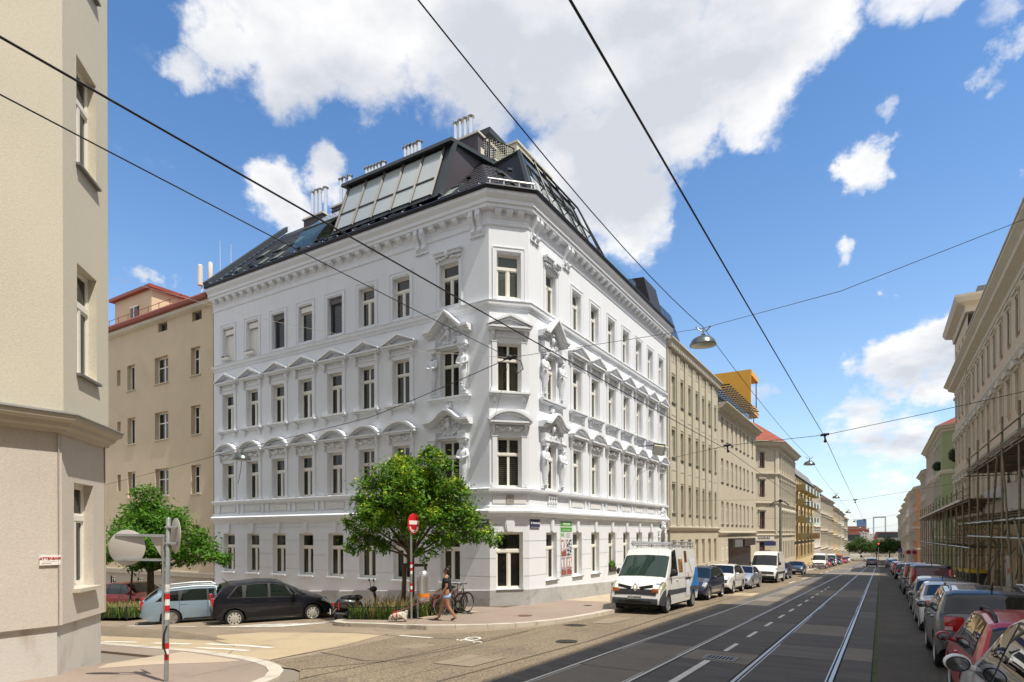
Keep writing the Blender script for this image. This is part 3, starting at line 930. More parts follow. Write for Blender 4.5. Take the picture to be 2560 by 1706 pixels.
def flatframe(w, h):
    mb = MB(); x = w / 2
    for k, (a, b, d) in enumerate(((.02, .16, .025), (.16, .19, .045))):
        for s in (-1, 1):
            p, q = sorted((s * (x + a), s * (x + b))); mb.box(p, q, -d, 0, 0, h + a + .14)
        mb.box(-x - b, x + b, -d, 0, h + a + .14, h + b + .14)
    return mb.mesh('surround', PL)


HT, HA, BR, FO, FG = tri_hood(), arc_hood(), bracketm(), friezem('scroll'), friezem('garland')
SR0, SR1 = surround(.98, 2.0), surround(.98, 2.05)
S2, FF = sill2(), flatframe(.98, 1.8)


def dress(F, c, fl, hood, fri):
    z0, z1 = FLO[fl]
    h = F.put('window_hood', hood, c, z1 + .56)
    for s in (-1, 1): put('bracket', BR, h, (s * .68, 0, -.07))
    put('frieze', fri, h)
    F.put('surround', SR0 if fl else SR1, c, z0)


for F, cs in ((FL, ULc[:7]), (FR, URc[1:]), (FC, UCc)):
    for c in cs:
        dress(F, c, 1, HT, FO); F.put('window_sill', S2, c, FLO[1][0] - .03)
        dress(F, c, 0, HA, FG)
for F, cs in ((FL, ULc), (FR, URc), (FC, UCc)):
    for c in cs: F.put('surround', FF, c, FLO[2][0] - .1)

# keystones over the ground-floor windows, panels between the two lower bands
mb = MB(); mb.prism([(-.16, .50), (.16, .50), (.11, 0.0), (-.11, 0.0)], -.06, 0); mb.prism([(-.11, .515), (.11, .515), (.075, -.02), (-.075, -.02)], -.085, -.055); KS = mb.mesh('keystone', PL)
mb = MB(); mb.prism([(-.27, .6), (.27, .6), (.16, 0.0), (-.16, 0.0)], -.07, 0); mb.prism([(-.2, .6), (.2, .6), (.11, -.05), (-.11, -.05)], -.1, -.06); KSC = mb.mesh('keystone', PL)
mat('plaster_rough', (.74, .735, .73), .9, .05, 3, .9, 28)
mb = MB(); mb.box(-.62, .62, -.035, 0, 1.22, 1.52); PAN = mb.mesh('panel', M['plaster_rough'])
mb = MB(); mb.box(-.09, .09, -.06, 0, 1.14, 1.62); PIL = mb.mesh('pier', PL)
for F, cs in ((FL, ULc), (FR, URc)):
    for i, c in enumerate(cs):
        if not (F is FR and i == 7): F.put('keystone', KS, c, .1)
        if i == 0 and F is FR: continue
        F.put('panel', PAN, c)
        F.put('pier', PIL, c - .85); F.put('pier', PIL, c + .85)
FC.put('keystone', KSC, UCc[0], .12)
for x in (.39, 1.27): mb = MB(); mb.box(x - .27, x + .27, -.035, 0, 1.22, 1.52); FC.put('panel', mb.mesh('panel', M['plaster_rough']))
mat('old_wood', (.33, .31, .28), .9, .2, 3, stretch=(6, 1, 1))
mb = MB()
for k in range(2): mb.box(.69 + k * .145, .825 + k * .145, -.05, 0, 1.18, 1.56)
FC.put('vent_panel', mb.mesh('vent_panel', M['old_wood']))

# modillions and paired corbels under the cornice
mb = MB(); mb.prism([(-.0, 13.08), (-.26, 13.08), (-.26, 12.98), (-.22, 12.93), (-.12, 12.88), (-.05, 12.83), (0, 12.82)], -.13, .13, 'x'); mb.box(-.15, .15, -.28, 0, 13.04, 13.085); MOD = mb.mesh('modillion', PL)
mb = MB(); P = [(-.02, 13.09), (-.29, 13.09), (-.29, 12.98), (-.33, 12.86), (-.27, 12.72), (-.17, 12.60), (-.12, 12.45), (-.14, 12.33), (-.09, 12.24), (-.02, 12.2)]
mb.prism(P, -.105, .105, 'x'); mb.ball((0, -.28, 12.88), .09, 9, 6, (1, 1, 1)); mb.ball((0, -.12, 12.32), .07, 8, 5)
for q in (-1, 1): mb.prism([(-.02, 13.0), (-.31, 13.0), (-.28, 12.75), (-.12, 12.5), (-.02, 12.4)], q * .045 - .012, q * .045 + .012, 'x')
COR = mb.mesh('corbel', PL)
mb = MB(); mb.box(-.36, .36, -.05, 0, 12.14, 12.24); mb.box(-.33, .33, -.025, 0, 12.2, 12.85); [mb.ball((-.3 + .1 * k, -.05, 12.12), .04, 6, 4) for k in range(7)]; CORB = mb.mesh('corbel_base', PL)
corb = {'L': [x - LXE for x in (-14.05, -16.98)], 'R': [22.05 - BY, 25.0 - BY], 'C': []}
for key, F in (('L', FL), ('R', FR), ('C', FC)):
    for c in corb[key]:
        b = F.put('corbel_base', CORB, c)
        for s in (-1, 1): put('corbel', COR, b, (s * .17, 0, 0))
    u = .3
    us = []
    if key == 'C': us = [.35, .83, 1.3]
    elif key == 'L': us = [F.L - .95 - .62 * k for k in range(29)]
    else: us = [1.2 + .62 * k for k in range(28)]
    for u in us:
        if all(abs(u - c) > .55 for c in corb[key]): F.put('modillion', MOD, u)

# ---- the two grand bays with figures (left bay on the side street, right bay on the tram street)


def figure(male):
    vs = [(0, 0, .82), (0, -.02, 1.0), (0, -.05, 1.22), (0, -.05, 1.40), (0, -.09, 1.53), (0, -.08, 1.63), (0, 0, .62), (0, .0, .4), (0, .02, .16), (0, .03, 0),
          (-.19, -.04, 1.32), (-.27, -.1, 1.06), (-.06, -.23, 1.0), (.19, -.04, 1.32), (.27, -.1, 1.06), (.06, -.23, .98), (0, -.17, 1.5)]
    es = [(0, 1), (1, 2), (2, 3), (3, 4), (4, 5), (0, 6), (6, 7), (7, 8), (8, 9), (2, 10), (10, 11), (11, 12), (2, 13), (13, 14), (14, 15), (4, 16)]
    k = 1.15 if male else 1.0
    rad = [.17, .135 * k, .17 * k, .07 * k, .105, .085, .165, .11, .065, .055, .09 * k, .065 * k, .05, .09 * k, .065 * k, .05, .05]
    return skin_mesh('figure', vs, es, rad, PL, 1)


FIGF, FIGM = figure(False), figure(True)
mb = MB()
for k in range(11):
    a = -1.2 + 2.4 * k / 10
    mb.tube([(.155 * math.sin(a), -.16 * math.cos(a), .84), (.15 * math.sin(a * .9 + .3), -.15 * math.cos(a), .6), (.09 * math.sin(a), -.1 * math.cos(a), .3), (.03 * math.sin(a), -.06, .08)], [.03, .026, .02, .012], 5)
for z in (.34, .22, .12): mb.ball((0, -.09, z), .05, 7, 5)
DRAPE = mb.mesh('drapery', PL, True)


def cap_mesh(hb):
    """pedestal below and capital above a figure; figure stands on z=0 and is 1.66 m tall"""
    mb = MB(); mb.box(-.17, .17, -.12, 0, -.14, -.0); mb.box(-.13, .13, -.22, 0, -.0, .05)
    mb.prism([(-.12, 1.68), (.12, 1.68), (.2, 1.86), (-.2, 1.86)], -.26, 0); mb.box(-.23, .23, -.3, 0, 1.86, 1.93); mb.box(-.2, .2, -.24, 0, 1.93, hb)
    for s in (-1, 1): mb.ball((s * .17, -.22, 1.8), .06, 8, 5)
    mb.box(-.22, .22, -.03, 0, -.14, hb)
    return mb.mesh('pedestal', PL)


def broken_hood(ogee):
    """cornice that rises to a gable between two figures"""
    hw = 1.18; mb = MB()
    if not ogee: L = [(-hw, 0), (-.80, 0), (0, .74), (.80, 0), (hw, 0)]
    else:
        L = [(-hw, 0), (-.86, 0)] + [(-.86 + .86 * t, .46 * (math.sin((t - .5) * PI) + 1) / 2) for t in (.12, .25, .38, .5, .62, .75, .88)] + [(0, .46)]
        L += [(-x, z) for x, z in reversed(L[:-1])]
    for k, (d, a, b) in enumerate(((.42, .10, .20), (.34, .03, .10), (.26, -.05, .03))):
        for p, q in zip(L, L[1:]): mb.prism([(p[0], p[1] + a), (q[0], q[1] + a), (q[0], q[1] + b), (p[0], p[1] + b)], -d + (.0 if k else -.0), 0)
    r2 = random.Random(5)
    # carved cartouche in the gable
    for k in range(46):
        t = r2.random(); z = -.42 + t * .75; x = (r2.random() - .5) * 1.1 * (1 - max(0, z + .1) * .9)
        mb.ball((x, -.05, z), .04 + .04 * r2.random(), 7, 4, (1, .8, 1))
    mb.ball((0, -.12, -.02), .13, 10, 7, (.85, .7, 1.2)); mb.ball((0, -.1, .25), .08, 8, 5)
    mb.box(-.62, .62, -.12, 0, -.56, -.48)
    return mb.mesh('window_hood', PL)


BH0, BH1 = broken_hood(False), broken_hood(True)
CP = cap_mesh(2.22)
SG = sill2(2.25, False)
mb = MB(); [mb.ball((x, -.07, z), r, 8, 5) for x, z, r in ((0, -.35, .1), (-.1, -.27, .06), (.1, -.27, .06), (-.13, -.38, .05), (.13, -.38, .05), (0, -.48, .06))]; SHELL = mb.mesh('shell_ornament', PL)
for F, c in ((FL, ULc[7]), (FR, URc[0])):
    for fl, (bh, fg) in enumerate(((BH1, FIGM), (BH0, FIGF))):
        z0, z1 = FLO[fl]
        F.put('window_hood', bh, c, z1 + .64)
        for s in (-1, 1):
            p = F.put('pedestal', CP, c + s * .79, z0 + .18)
            o = put('figure', fg, p, (0, -.1, .05)); put('drapery', DRAPE, p, (0, -.1, .05))
        if fl: F.put('window_sill', SG, c, z0 - .03); F.put('shell_ornament', SHELL, c, z0 - .05)
    # small cornice with a mask over the top window
    mb = MB(); mb.box(-.74, .74, -.24, 0, .22, .30); mb.box(-.68, .68, -.17, 0, .10, .22); mb.box(-.6, .6, -.03, 0, -.12, .1)
    mb.ball((0, -.18, .12), .13, 10, 7, (.85, .8, 1.2)); mb.ball((0, -.14, .34), .09, 8, 5)
    for s in (-1, 1):
        for k in range(6): mb.ball((s * (.16 + .09 * k), -.08, .0 + .04 * (k % 2) - .015 * k), .06, 7, 4)
    F.put('window_hood', mb.mesh('window_hood', PL), c, 11.62)
mb = MB(); mb.lathe([(.05, 1.14), (.06, 1.18), (.035, 1.22), (.075, 1.34), (.03, 1.46), (.06, 1.52), (.055, 1.62)], 10); BAL = mb.mesh('baluster', PL, True)
for k in range(4): FR.put('baluster', BAL, URc[0] - .33 + k * .22, 0, -.06)
# doorway at the end of the tram-street side, with scrolls and a mask over its arch
mb = MB(); n = 12; R0 = .52
for i in range(n):
    a, b = PI * i / n, PI * (i + 1) / n; q = lambda r, t: (r * math.cos(t), -.42 + r * 1.25 * math.sin(t))
    mb.prism([q(R0, a), q(R0, b), q(R0 + .13, b), q(R0 + .13, a)], -.1, .02)
for s in (-1, 1): mb.box(min(s * .52, s * .65), max(s * .52, s * .65), -.1, .02, -4.2, -.42)
P = [(.62, .25), (.62, -.42)] + [(R0 * math.cos(PI * i / n), -.42 + R0 * 1.25 * math.sin(PI * i / n)) for i in range(n + 1)] + [(-.62, -.42), (-.62, .25)]
for i in range(n):
    a, b = PI * i / n, PI * (i + 1) / n
    mb.quad((R0 * math.cos(a), 0, -.42 + R0 * 1.25 * math.sin(a)), (R0 * math.cos(b), 0, -.42 + R0 * 1.25 * math.sin(b)), (.62 * (1 - 2 * (i + 1) / n), 0, .25), (.62 * (1 - 2 * i / n), 0, .25))
    mb.quad((R0 * math.cos(a), 0, -.42 + R0 * 1.25 * math.sin(a)), (R0 * math.cos(b), 0, -.42 + R0 * 1.25 * math.sin(b)), (R0 * math.cos(b), .5, -.42 + R0 * 1.25 * math.sin(b)), (R0 * math.cos(a), .5, -.42 + R0 * 1.25 * math.sin(a)))
r2 = random.Random(8)
for k in range(60):
    z = .3 + 1.25 * r2.random(); mb.ball(((r2.random() - .5) * .75 * (1.1 - abs(z - .8) * .6), -.12, z), .06 + .06 * r2.random(), 7, 4, (1, 1.1, 1))
for s in (-1, 1):
    for k in range(14): mb.ball((s * (.58 + .16 * r2.random()), -.07, -.5 + .8 * r2.random()), .07, 7, 4)
FR.put('door_surround', mb.mesh('door_surround', PL), URc[7])
mb = MB(); mb.box(-.62, .62, .5, .56, -4.2, .25); mb.box(-.5, -.03, .46, .5, -3.4, -.5); mb.box(.03, .5, .46, .5, -3.4, -.5); FR.put('door', mb.mesh('door', mat('door_wood', (.11, .095, .085), .6, .2, 2)), URc[7])
# cellar gratings in the plinth
mb = MB(); mb.box(-.3, .3, -.06, -.05, -.22, .22); CG = mb.mesh('cellar_window', M['gap_dark'])
mb = MB(); [mb.box(-.26 + .13 * k - .012, -.26 + .13 * k + .012, -.075, -.055, -.22, .22) for k in range(5)]; mb.box(-.3, .3, -.08, -.05, .2, .24); CGB = mb.mesh('grating', M['iron'])
for F, c, z in ((FL, -17.9 - LXE, -3.08), (FL, -23.3 - LXE, -3.3), (FR, 30.6 - BY, -2.93), (FR, 35 - BY, -3.1)):
    o = F.put('cellar_window', CG, c, z); put('grating', CGB, o)
# ------------------------------------------------------------------ roof of the white house
ZE = 13.88


def roofobj(mb, name, m, parent=wb, smooth=False):
    me = mb.mesh(name, m, smooth); return put(name, me, parent, tuple(-wb.location) if parent is wb else (0, 0, 0))


# main slopes: 45 degrees up from the eaves to a flat deck at 19 m
E0 = .30; dz = 5.1
eL = (LXE, AY - E0); eA = (AX + E0 * .414, AY - E0); eB = (BX + E0, BY - E0 * .414); eR = (BX + E0, YE)
ins = 5.1
rL = (LXE, AY - E0 + ins); rA = (-17.2, AY - E0 + ins); rB = (BX + E0 - ins, 25.7); rR = (BX + E0 - ins, YE)
mb = MB()
ZR = ZE + dz
v3 = lambda p, z: (p[0], p[1], z)
# side-street slope, left open where the roof terrace is cut in
sl = lambda x, y: (x, y, ZE + y - eL[1])
tx0, tx1, ty0, ty1 = -26.3, -22.8, 20.98, 24.4
for xa, xb_, ya_, yb2 in ((LXE, tx0, eL[1], rL[1]), (tx0, tx1, eL[1], ty0), (tx0, tx1, ty1, rL[1]), (tx1, -17.2, eL[1], rL[1])): mb.quad(sl(xa, ya_), sl(xb_, ya_), sl(xb_, yb2), sl(xa, yb2))
mb.poly([sl(-17.2, eL[1]), v3(eA, ZE), v3(rA, ZR)])
mb.poly([v3(eA, ZE), v3(eB, ZE), v3(rB, ZR), v3(rA, ZR)])
mb.quad(v3(eB, ZE), v3(eR, ZE), v3(rR, ZR), v3(rB, ZR))
mb.poly([v3(rL, ZR), v3(rA, ZR), v3(rB, ZR), v3(rR, ZR), (-27, YE, ZR), (LXE, 34, ZR)])
mb.poly([(LXE, AY, ZE), v3(rL, ZR), (LXE, 34, ZR), (LXE, 34, ZE)]); mb.poly([(BX, YE, ZE), v3(rR, ZR), (-27, YE, ZR), (-27, YE, ZE)])
roof = roofobj(mb, 'roof', M['roof_tile'])
# tile rows near the corner and along the side-street eave
TR = []


def tilerow(p0, p1, q0, q1, t0, t1, name='tile_row'):
    """one course of roof tiles between the eave line p0-p1 and the upper line q0-q1 (3-d points)"""
    a = Vector(p0).lerp(Vector(q0), t0); b = Vector(p1).lerp(Vector(q1), t0); c = Vector(p1).lerp(Vector(q1), t1); d = Vector(p0).lerp(Vector(q0), t1)
    n = (b - a).cross(d - a).normalized()
    if n.z < 0: n = -n
    mb = MB(); L = (b - a).length; k = max(1, int(L / .42)); off = .5 * (len(TR) % 2)
    for i in range(k + 1):
        s0 = max(0, (i - off) / k); s1 = min(1, (i + 1 - off) / k)
        if s1 - s0 < .01: continue
        g = .02 / L
        A, B, Cc, Dd = a.lerp(b, s0 + g), a.lerp(b, s1 - g), d.lerp(c, s1 - g), d.lerp(c, s0 + g)
        A, B = A + n * .035, B + n * .035; Cc, Dd = Cc + n * .012, Dd + n * .012
        mb.quad(A, B, Cc, Dd); mb.quad(A - n * .03, B - n * .03, B, A)
    TR.append(1); roofobj(mb, name, M['roof_tile'])


P0, P1, Q0, Q1 = v3((-17.8, eA[1]), ZE), v3(eA, ZE), v3((-17.8 - .0, rA[1]), ZR), v3(rA, ZR)
for k in range(17): tilerow(P0, P1, Q0, Q1, k / 17, (k + 1) / 17 + .004)
for k in range(17): tilerow(v3(eA, ZE), v3(eB, ZE), v3(rA, ZR), v3(rB, ZR), k / 17, (k + 1) / 17 + .004)
for k in range(15): tilerow(v3(eL, ZE), v3((-26.35, eL[1]), ZE), v3(rL, ZR), v3((-26.35, rL[1]), ZR), k / 17, (k + 1) / 17 + .004)
for k in range(3): tilerow(v3((-26.35, eL[1]), ZE), v3((-22.4, eL[1]), ZE), v3((-26.35, rL[1]), ZR), v3((-22.4, rL[1]), ZR), k / 17, (k + 1) / 17 + .004)
for k in range(2): tilerow(v3((-22.4, eL[1]), ZE), v3((-17.8, eL[1]), ZE), v3((-22.4, rL[1]), ZR), v3((-17.8, rL[1]), ZR), k / 17, (k + 1) / 17 + .004)
# gable parapet at the far left
mb = MB()
a, b = Vector(v3((LXE - .05, AY - .45), ZE - .05)), Vector(v3((LXE - .05, rL[1]), ZR + .1))
mb.prism([(a.y, a.z), (b.y, b.z), (b.y, b.z + .35), (a.y - .1, a.z + .25)], LXE - .15, LXE + .3, 'x'); roofobj(mb, 'verge', M['roof_metal'])


def skylight(x, t, w=.78, l=1.3, F='L', open_=False):
    """roof window on a slope, distance t up from the eave"""
    c45 = math.sqrt(.5); z = ZE + t * c45
    mb = MB(); mb.box(-w / 2, -w / 2 + .09, 0, l, .03, .13); mb.box(w / 2 - .09, w / 2, 0, l, .03, .13); mb.box(-w / 2 + .09, w / 2 - .09, 0, .09, .03, .13); mb.box(-w / 2 + .09, w / 2 - .09, l - .09, l, .03, .13)
    me = mb.mesh('skylight', M['roof_metal'])
    if F == 'L': o = put('skylight', me, wb, (x - wb.location.x, AY - E0 + t * c45 - wb.location.y, z - wb.location.z), rot=(R(45), 0, 0))
    else: o = put('skylight', me, wb, (BX + E0 - t * c45 - wb.location.x, x - wb.location.y, z - wb.location.z), rot=(R(45), 0, R(90)))
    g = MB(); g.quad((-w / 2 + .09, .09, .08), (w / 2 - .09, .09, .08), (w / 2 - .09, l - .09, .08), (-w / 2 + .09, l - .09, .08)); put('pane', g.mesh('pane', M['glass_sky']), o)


for x, t in ((-30.7, .5), (-29.9, 2.4), (-28.2, .45), (-28.3, 2.3), (-27.2, 2.6), (-27.0, .5), (-20.6, .25), (-18.4, .25), (-16.75, 2.4), (-15.6, .25)): skylight(x, t)
# snow guards
mb = MB(); mb.prism([(-.0, 0), (-.16, .0), (-.02, .17)], -.1, .1, 'x'); SGm = mb.mesh('snow_guard', M['black_metal'])
r2 = random.Random(4)
for k in range(26):
    x = -31 + k * .62; t = .5 + 2.2 * r2.random() if (x < -23.5 or x > -16.8) else .45
    if x > -15.2: t = .4 + .5 * r2.random()
    put('snow_guard', SGm, wb, (x - wb.location.x, AY - E0 + t * .707 - wb.location.y, ZE + t * .707 + .03 - wb.location.z))
for s, t in ((.35, 1.1), (.6, 1.5), (.45, .6)):
    p = Vector(eA).lerp(Vector(eB), s) + Vector((-.707, .707)) * t * .6
    put('snow_guard', SGm, wb, (p.x - wb.location.x, p.y - wb.location.y, ZE + t * .8 + .03 - wb.location.z), R(45))
# bright snow rail along the chamfer eave
mb = MB(); p, q = Vector(eA), Vector(eB); n = Vector((.707, -.707)) * .14
mb.tube([(p.x + n.x, p.y + n.y, ZE + .22), (q.x + n.x, q.y + n.y, ZE + .22)], .045, 8)
for t in (.05, .35, .68, .95): c = p.lerp(q, t) + n; mb.tube([(c.x, c.y, ZE - .03), (c.x, c.y, ZE + .22)], .03, 6)
roofobj(mb, 'snow_rail', M['steel'])
mb = MB()
for k in range(19): x = LXE + .6 + k * 1.0; mb.tube([(x, AY - .58, 13.9), (x + .02, AY - .40, 13.93)], .025, 5)
roofobj(mb, 'gutter_bracket', M['steel'])

# glazed dormer on the side street: steep front leaning back
D0, D1 = -22.35, -16.45
yb, zb_, yt, zt_ = 20.35, 14.42, 21.40, 17.20
dn = thing_part = None
mb = MB()
fp = lambda x, t: (x, yb + (yt - yb) * t, zb_ + (zt_ - zb_) * t)
mb.quad(fp(D0 - .25, 0), fp(D1 + .45, 0), fp(D1 + .45, 1), fp(D0 - .25, 1))
mb.quad(fp(D0 - .25, 1), fp(D1 + .45, 1), (D1 + .45, 25, 18.0), (D0 - .25, 25, 18.0))
mb.poly([fp(D0 - .25, 0), fp(D0 - .25, 1), (D0 - .25, 25, 18.0), (D0 - .25, 24, 14.4)])
dorm = roofobj(mb, 'dormer', M['roof_metal'])
mb = MB(); x = D1 + .45
mb.poly([fp(x, 0), fp(x, 1), (x - .3, 25, 18.0), (x - .3, 25, 16.5)]); put('side_panel', mb.mesh('side_panel', M['roof_panel']), dorm)
mb = MB(); mb.prism([(yt - .35, 17.12), (yt - .3, 17.30), (25, 18.12), (25, 17.95)], D0 - .35, D1 + .55, 'x'); put('coping', mb.mesh('coping', M['roof_metal']), dorm)
mb = MB(); a, b = Vector(fp(x + .02, 0)), Vector(fp(x + .02, 1.0)); mb.prism([(a.y - .1, a.z), (b.y - .1, b.z), (b.y + .12, b.z), (a.y + .12, a.z)], x - .02, x + .1, 'x'); put('corner_trim', mb.mesh('corner_trim', M['roof_metal']), dorm)
nn = Vector((0, -(zt_ - zb_), yt - yb)).normalized()
W5 = (D1 - D0) / 5
for k in range(6):
    xx = D0 + k * W5; mb = MB(); a, b = Vector(fp(xx, .03)) + nn * .02, Vector(fp(xx, .97)) + nn * .02
    mb.tube([a + nn * .05, b + nn * .05], .065, 4); put('mullion', mb.mesh('mullion', mat('bar_grey', (.10, .095, .088), .5, .05, 2)), dorm)
for k in range(5):
    for t0, t1 in ((.07, .36), (.40, .93)):
        x0, x1 = D0 + k * W5 + .07, D0 + (k + 1) * W5 - .07
        mb = MB(); c = [Vector(fp(x0, t0)), Vector(fp(x1, t0)), Vector(fp(x1, t1)), Vector(fp(x0, t1))]
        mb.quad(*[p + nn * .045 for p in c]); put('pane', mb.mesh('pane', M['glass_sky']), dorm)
    mb = MB(); mb.tube([Vector(fp(D0 + k * W5, .38)) + nn * .05, Vector(fp(D0 + (k + 1) * W5, .38)) + nn * .05], .05, 4); put('transom', mb.mesh('transom', M['bar_grey']), dorm)

# roof terrace cut into the slope, glass at its side
mb = MB(); T0, T1 = -26.3, -22.8
mb.quad((T0, 21.0, 14.75), (T1, 21.0, 14.75), (T1, 24.4, 14.75), (T0, 24.4, 14.75))
mb.poly([(T1, 20.9, 14.8), (T1, 24.5, 14.8), (T1, 24.5, 18.6), (T1, 22.2, 17.4)])
mb.poly([(T0, 24.45, 14.7), (T1, 24.45, 14.7), (T1, 24.45, 18.6), (T0, 24.45, 18.6)])
o = roofobj(mb, 'terrace', M['cream_wall'])
for a, b, c, d in (((-26.6, 20.9, 14.75), (-24.6, 20.9, 14.75), (-24.6, 22.0, 16.4), (-26.6, 22.0, 16.4)), ((-26.6, 22.0, 16.4), (-23.1, 22.0, 16.4), (-23.1, 24.0, 18.3), (-26.6, 24.0, 18.3)), ((-26.6, 20.9, 14.75), (-26.6, 22.0, 16.4), (-26.6, 24.0, 18.3), (-26.6, 24.0, 16.8))):
    put('glass_screen', MB().quad(a, b, c, d).mesh('glass_screen', M['glass_green']), o)
mb = MB(); mb.tube([(-26.6, 22.0, 16.42), (-23.1, 22.0, 16.42)], .04, 6); mb.tube([(-26.6, 24, 18.32), (-23.1, 24, 18.32)], .06, 6); put('rail', mb.mesh('rail', M['roof_metal']), o)

# chimney stacks with bright steel flues
CHM = [((-30.3, -28.6, 25.1, 26.4, 18.7, 19.3), [(-30.06, 21.24), (-29.71, 21.26), (-29.37, 21.23), (-28.91, 21.19)]),
       ((-27.8, -26.6, 25.1, 26.4, 18.7, 19.35), [(-27.55, 21.28), (-27.26, 21.28), (-26.83, 21.26)]),
       ((-25.6, -24.0, 25.1, 26.4, 18.7, 19.6), [(-25.43, 21.24), (-25.18, 21.23), (-24.95, 21.22), (-24.70, 21.2), (-24.45, 21.22), (-24.13, 21.21)]),
       ((-22.7, -21.3, 25.1, 26.4, 18.7, 19.6), [(-22.49, 21.47), (-22.23, 21.48), (-21.99, 21.48), (-21.75, 21.44), (-21.5, 21.49)]),
       ((-19.2, -17.2, 25.0, 26.6, 18.7, 20.1), [(-19.02, 21.58), (-18.71, 21.62), (-18.39, 21.61), (-18.05, 21.6)])]
for (x0, x1, y0, y1, z0, z1), pipes in CHM:
    mb = MB(); mb.box(x0, x1, y0, y1, z0, z1); ch = put('chimney', mb.mesh('chimney', M['roof_panel']), wb, tuple(-wb.location))
    mb = MB(); mb.box(x0 - .08, x1 + .08, y0 - .08, y1 + .08, z1, z1 + .1); put('cap', mb.mesh('cap', M['cream_stone']), ch)
    for x, z in pipes:
        mb = MB(); mb.lathe([(.11, z1 + .1), (.11, z - .12), (.085, z - .12), (.085, z - .03)], 12, (x, 25.6, 0)); mb.lathe([(.19, z - .035), (.2, z - .02), (.1, z + .05), (0.001, z + .07)], 12, (x, 25.6, 0))
        put('flue', mb.mesh('flue', M['steel'], True), ch)
# rooftop room, cream stack and railing at the corner
mb = MB(); mb.box(-21.5, -17.95, 27.0, 36, 18.6, 21.25); o = roofobj(mb, 'rooftop_room', M['cream_wall'])
mb = MB(); mb.box(-21.8, -17.6, 26.7, 36.3, 21.25, 21.55); put('roof_slab', mb.mesh('roof_slab', M['roof_metal']), o)
mb = MB(); mb.box(-16.75, -16.1, 27.0, 30.8, 17.0, 20.35); o = roofobj(mb, 'chimney', M['cream_wall'])
mb = MB(); mb.box(-16.82, -16.03, 26.93, 30.87, 20.35, 20.47); put('cap', mb.mesh('cap', M['cream_stone']), o)
mb = MB(); mb.lathe([(.13, 18.4), (.13, 19.6), (.15, 19.62), (.15, 19.7)], 12, (-17.1, 25.9, 0)); roofobj(mb, 'flue', M['steel'], smooth=True)
mb = MB(); mb.box(-17.5, -17.15, 25.2, 25.5, 18.4, 19.5); roofobj(mb, 'chimney', M['cream_stone'])
rail = MB(); P = [(-18.0, 25.3), (-16.9, 25.6), (-16.3, 27.0), (-16.2, 28)]
for p in P: rail.tube([(*p, 18.9), (*p, 20.1)], .04, 6)
for z in (19.05, 20.1): rail.tube([(*p, z) for p in P], .03, 6)
o = roofobj(rail, 'railing', M['black_metal'])
mb = MB(); r2 = random.Random(2)
for (a, b) in zip(P, P[1:]):
    n = int((Vector(b) - Vector(a)).length / .11)
    for k in range(n):
        q = Vector(a).lerp(Vector(b), (k + .5) / n)
        for j in range(8): mb.ball((q.x, q.y, 19.12 + .12 * j + .06 * (k % 2)), .035, 4, 2, (1, 1, 1.6))
put('lattice', mb.mesh('lattice', M['cream_stone']), o)
# dormer on the tram-street side: blind black cheek facing the corner, then a glazed front behind a steel frame
xb, xt = BX + .15, BX - 1.15
ya, yz = 21.5, 28.3
zb2, zt2 = 13.95, 16.75
q = lambda y, t: (xb + (xt - xb) * t, y + (1.3 * t * max(0, 1 - (y - 21.5) / 3)), zb2 + (zt2 - zb2) * t)
mb = MB(); mb.quad(q(ya, 0), q(yz, 0), q(yz, 1), q(ya, 1)); mb.poly([q(ya, 1), q(yz, 1), (-16.0, yz, 17.1), (-15.1, 23.4, 16.96)]); mb.poly([q(yz, 0), q(yz, 1), (-17.5, yz, 18.2), (-17, yz, 14)])
d2 = roofobj(mb, 'dormer', M['roof_metal'])
mb = MB(); mb.poly([q(ya, 0), q(ya, 1), (-15.1, 23.4, 16.95), (-12.45, 20.95, 13.95)]); put('side_panel', mb.mesh('side_panel', mat('slate_black', (.018, .018, .024), .6, .1, 1)), d2)
mb = MB(); a, b, c = Vector(q(ya, 1)), Vector((-15.1, 23.4, 17.0)), Vector(q(yz, 1)); mb.tube([b, a], .12, 4); mb.tube([a, c], .1, 4); mb.tube([Vector(q(ya, 0)), a], .11, 4); put('coping', mb.mesh('coping', M['roof_metal']), d2)
n2 = Vector((zt2 - zb2, 0, xb - xt)).normalized()
for k in range(6):
    y0, y1 = ya + .5 + k * 1.08, ya + .5 + k * 1.08 + .98
    for t0, t1 in ((.08, .5), (.54, .94)):
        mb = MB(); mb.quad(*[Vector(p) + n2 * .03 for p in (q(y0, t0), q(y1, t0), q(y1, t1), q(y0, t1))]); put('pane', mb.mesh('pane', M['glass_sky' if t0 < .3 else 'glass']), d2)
mb = MB(); O = Vector((.45, 0, .1))
for k in range(5):
    y = ya + 1.6 + k * 1.3; mb.tube([Vector(q(y, .02)) + n2 * .2, Vector(q(y, .95)) + n2 * .2], .04, 5); mb.tube([Vector(q(y, .4)) + n2 * .02, Vector(q(y, .4)) + n2 * .2], .03, 5)
for t in (.4, .95): mb.tube([Vector(q(ya + 1.4, t)) + n2 * .2, Vector(q(yz - .1, t)) + n2 * .2], .05 if t > .9 else .03, 5)
a = Vector(q(yz + .6, .02)) + n2 * .2; mb.tube([Vector(q(yz - .1, .95)) + n2 * .2, a], .05, 5)
roofobj(mb, 'awning_frame', M['black_metal'])
mb = MB(); mb.quad((BX + .3, 29.4, 13.95), (BX + .3, 33.5, 13.95), (BX + .3, 33.5, 14.45), (BX + .3, 29.4, 14.45)); roofobj(mb, 'glass_screen', M['glass_green'])
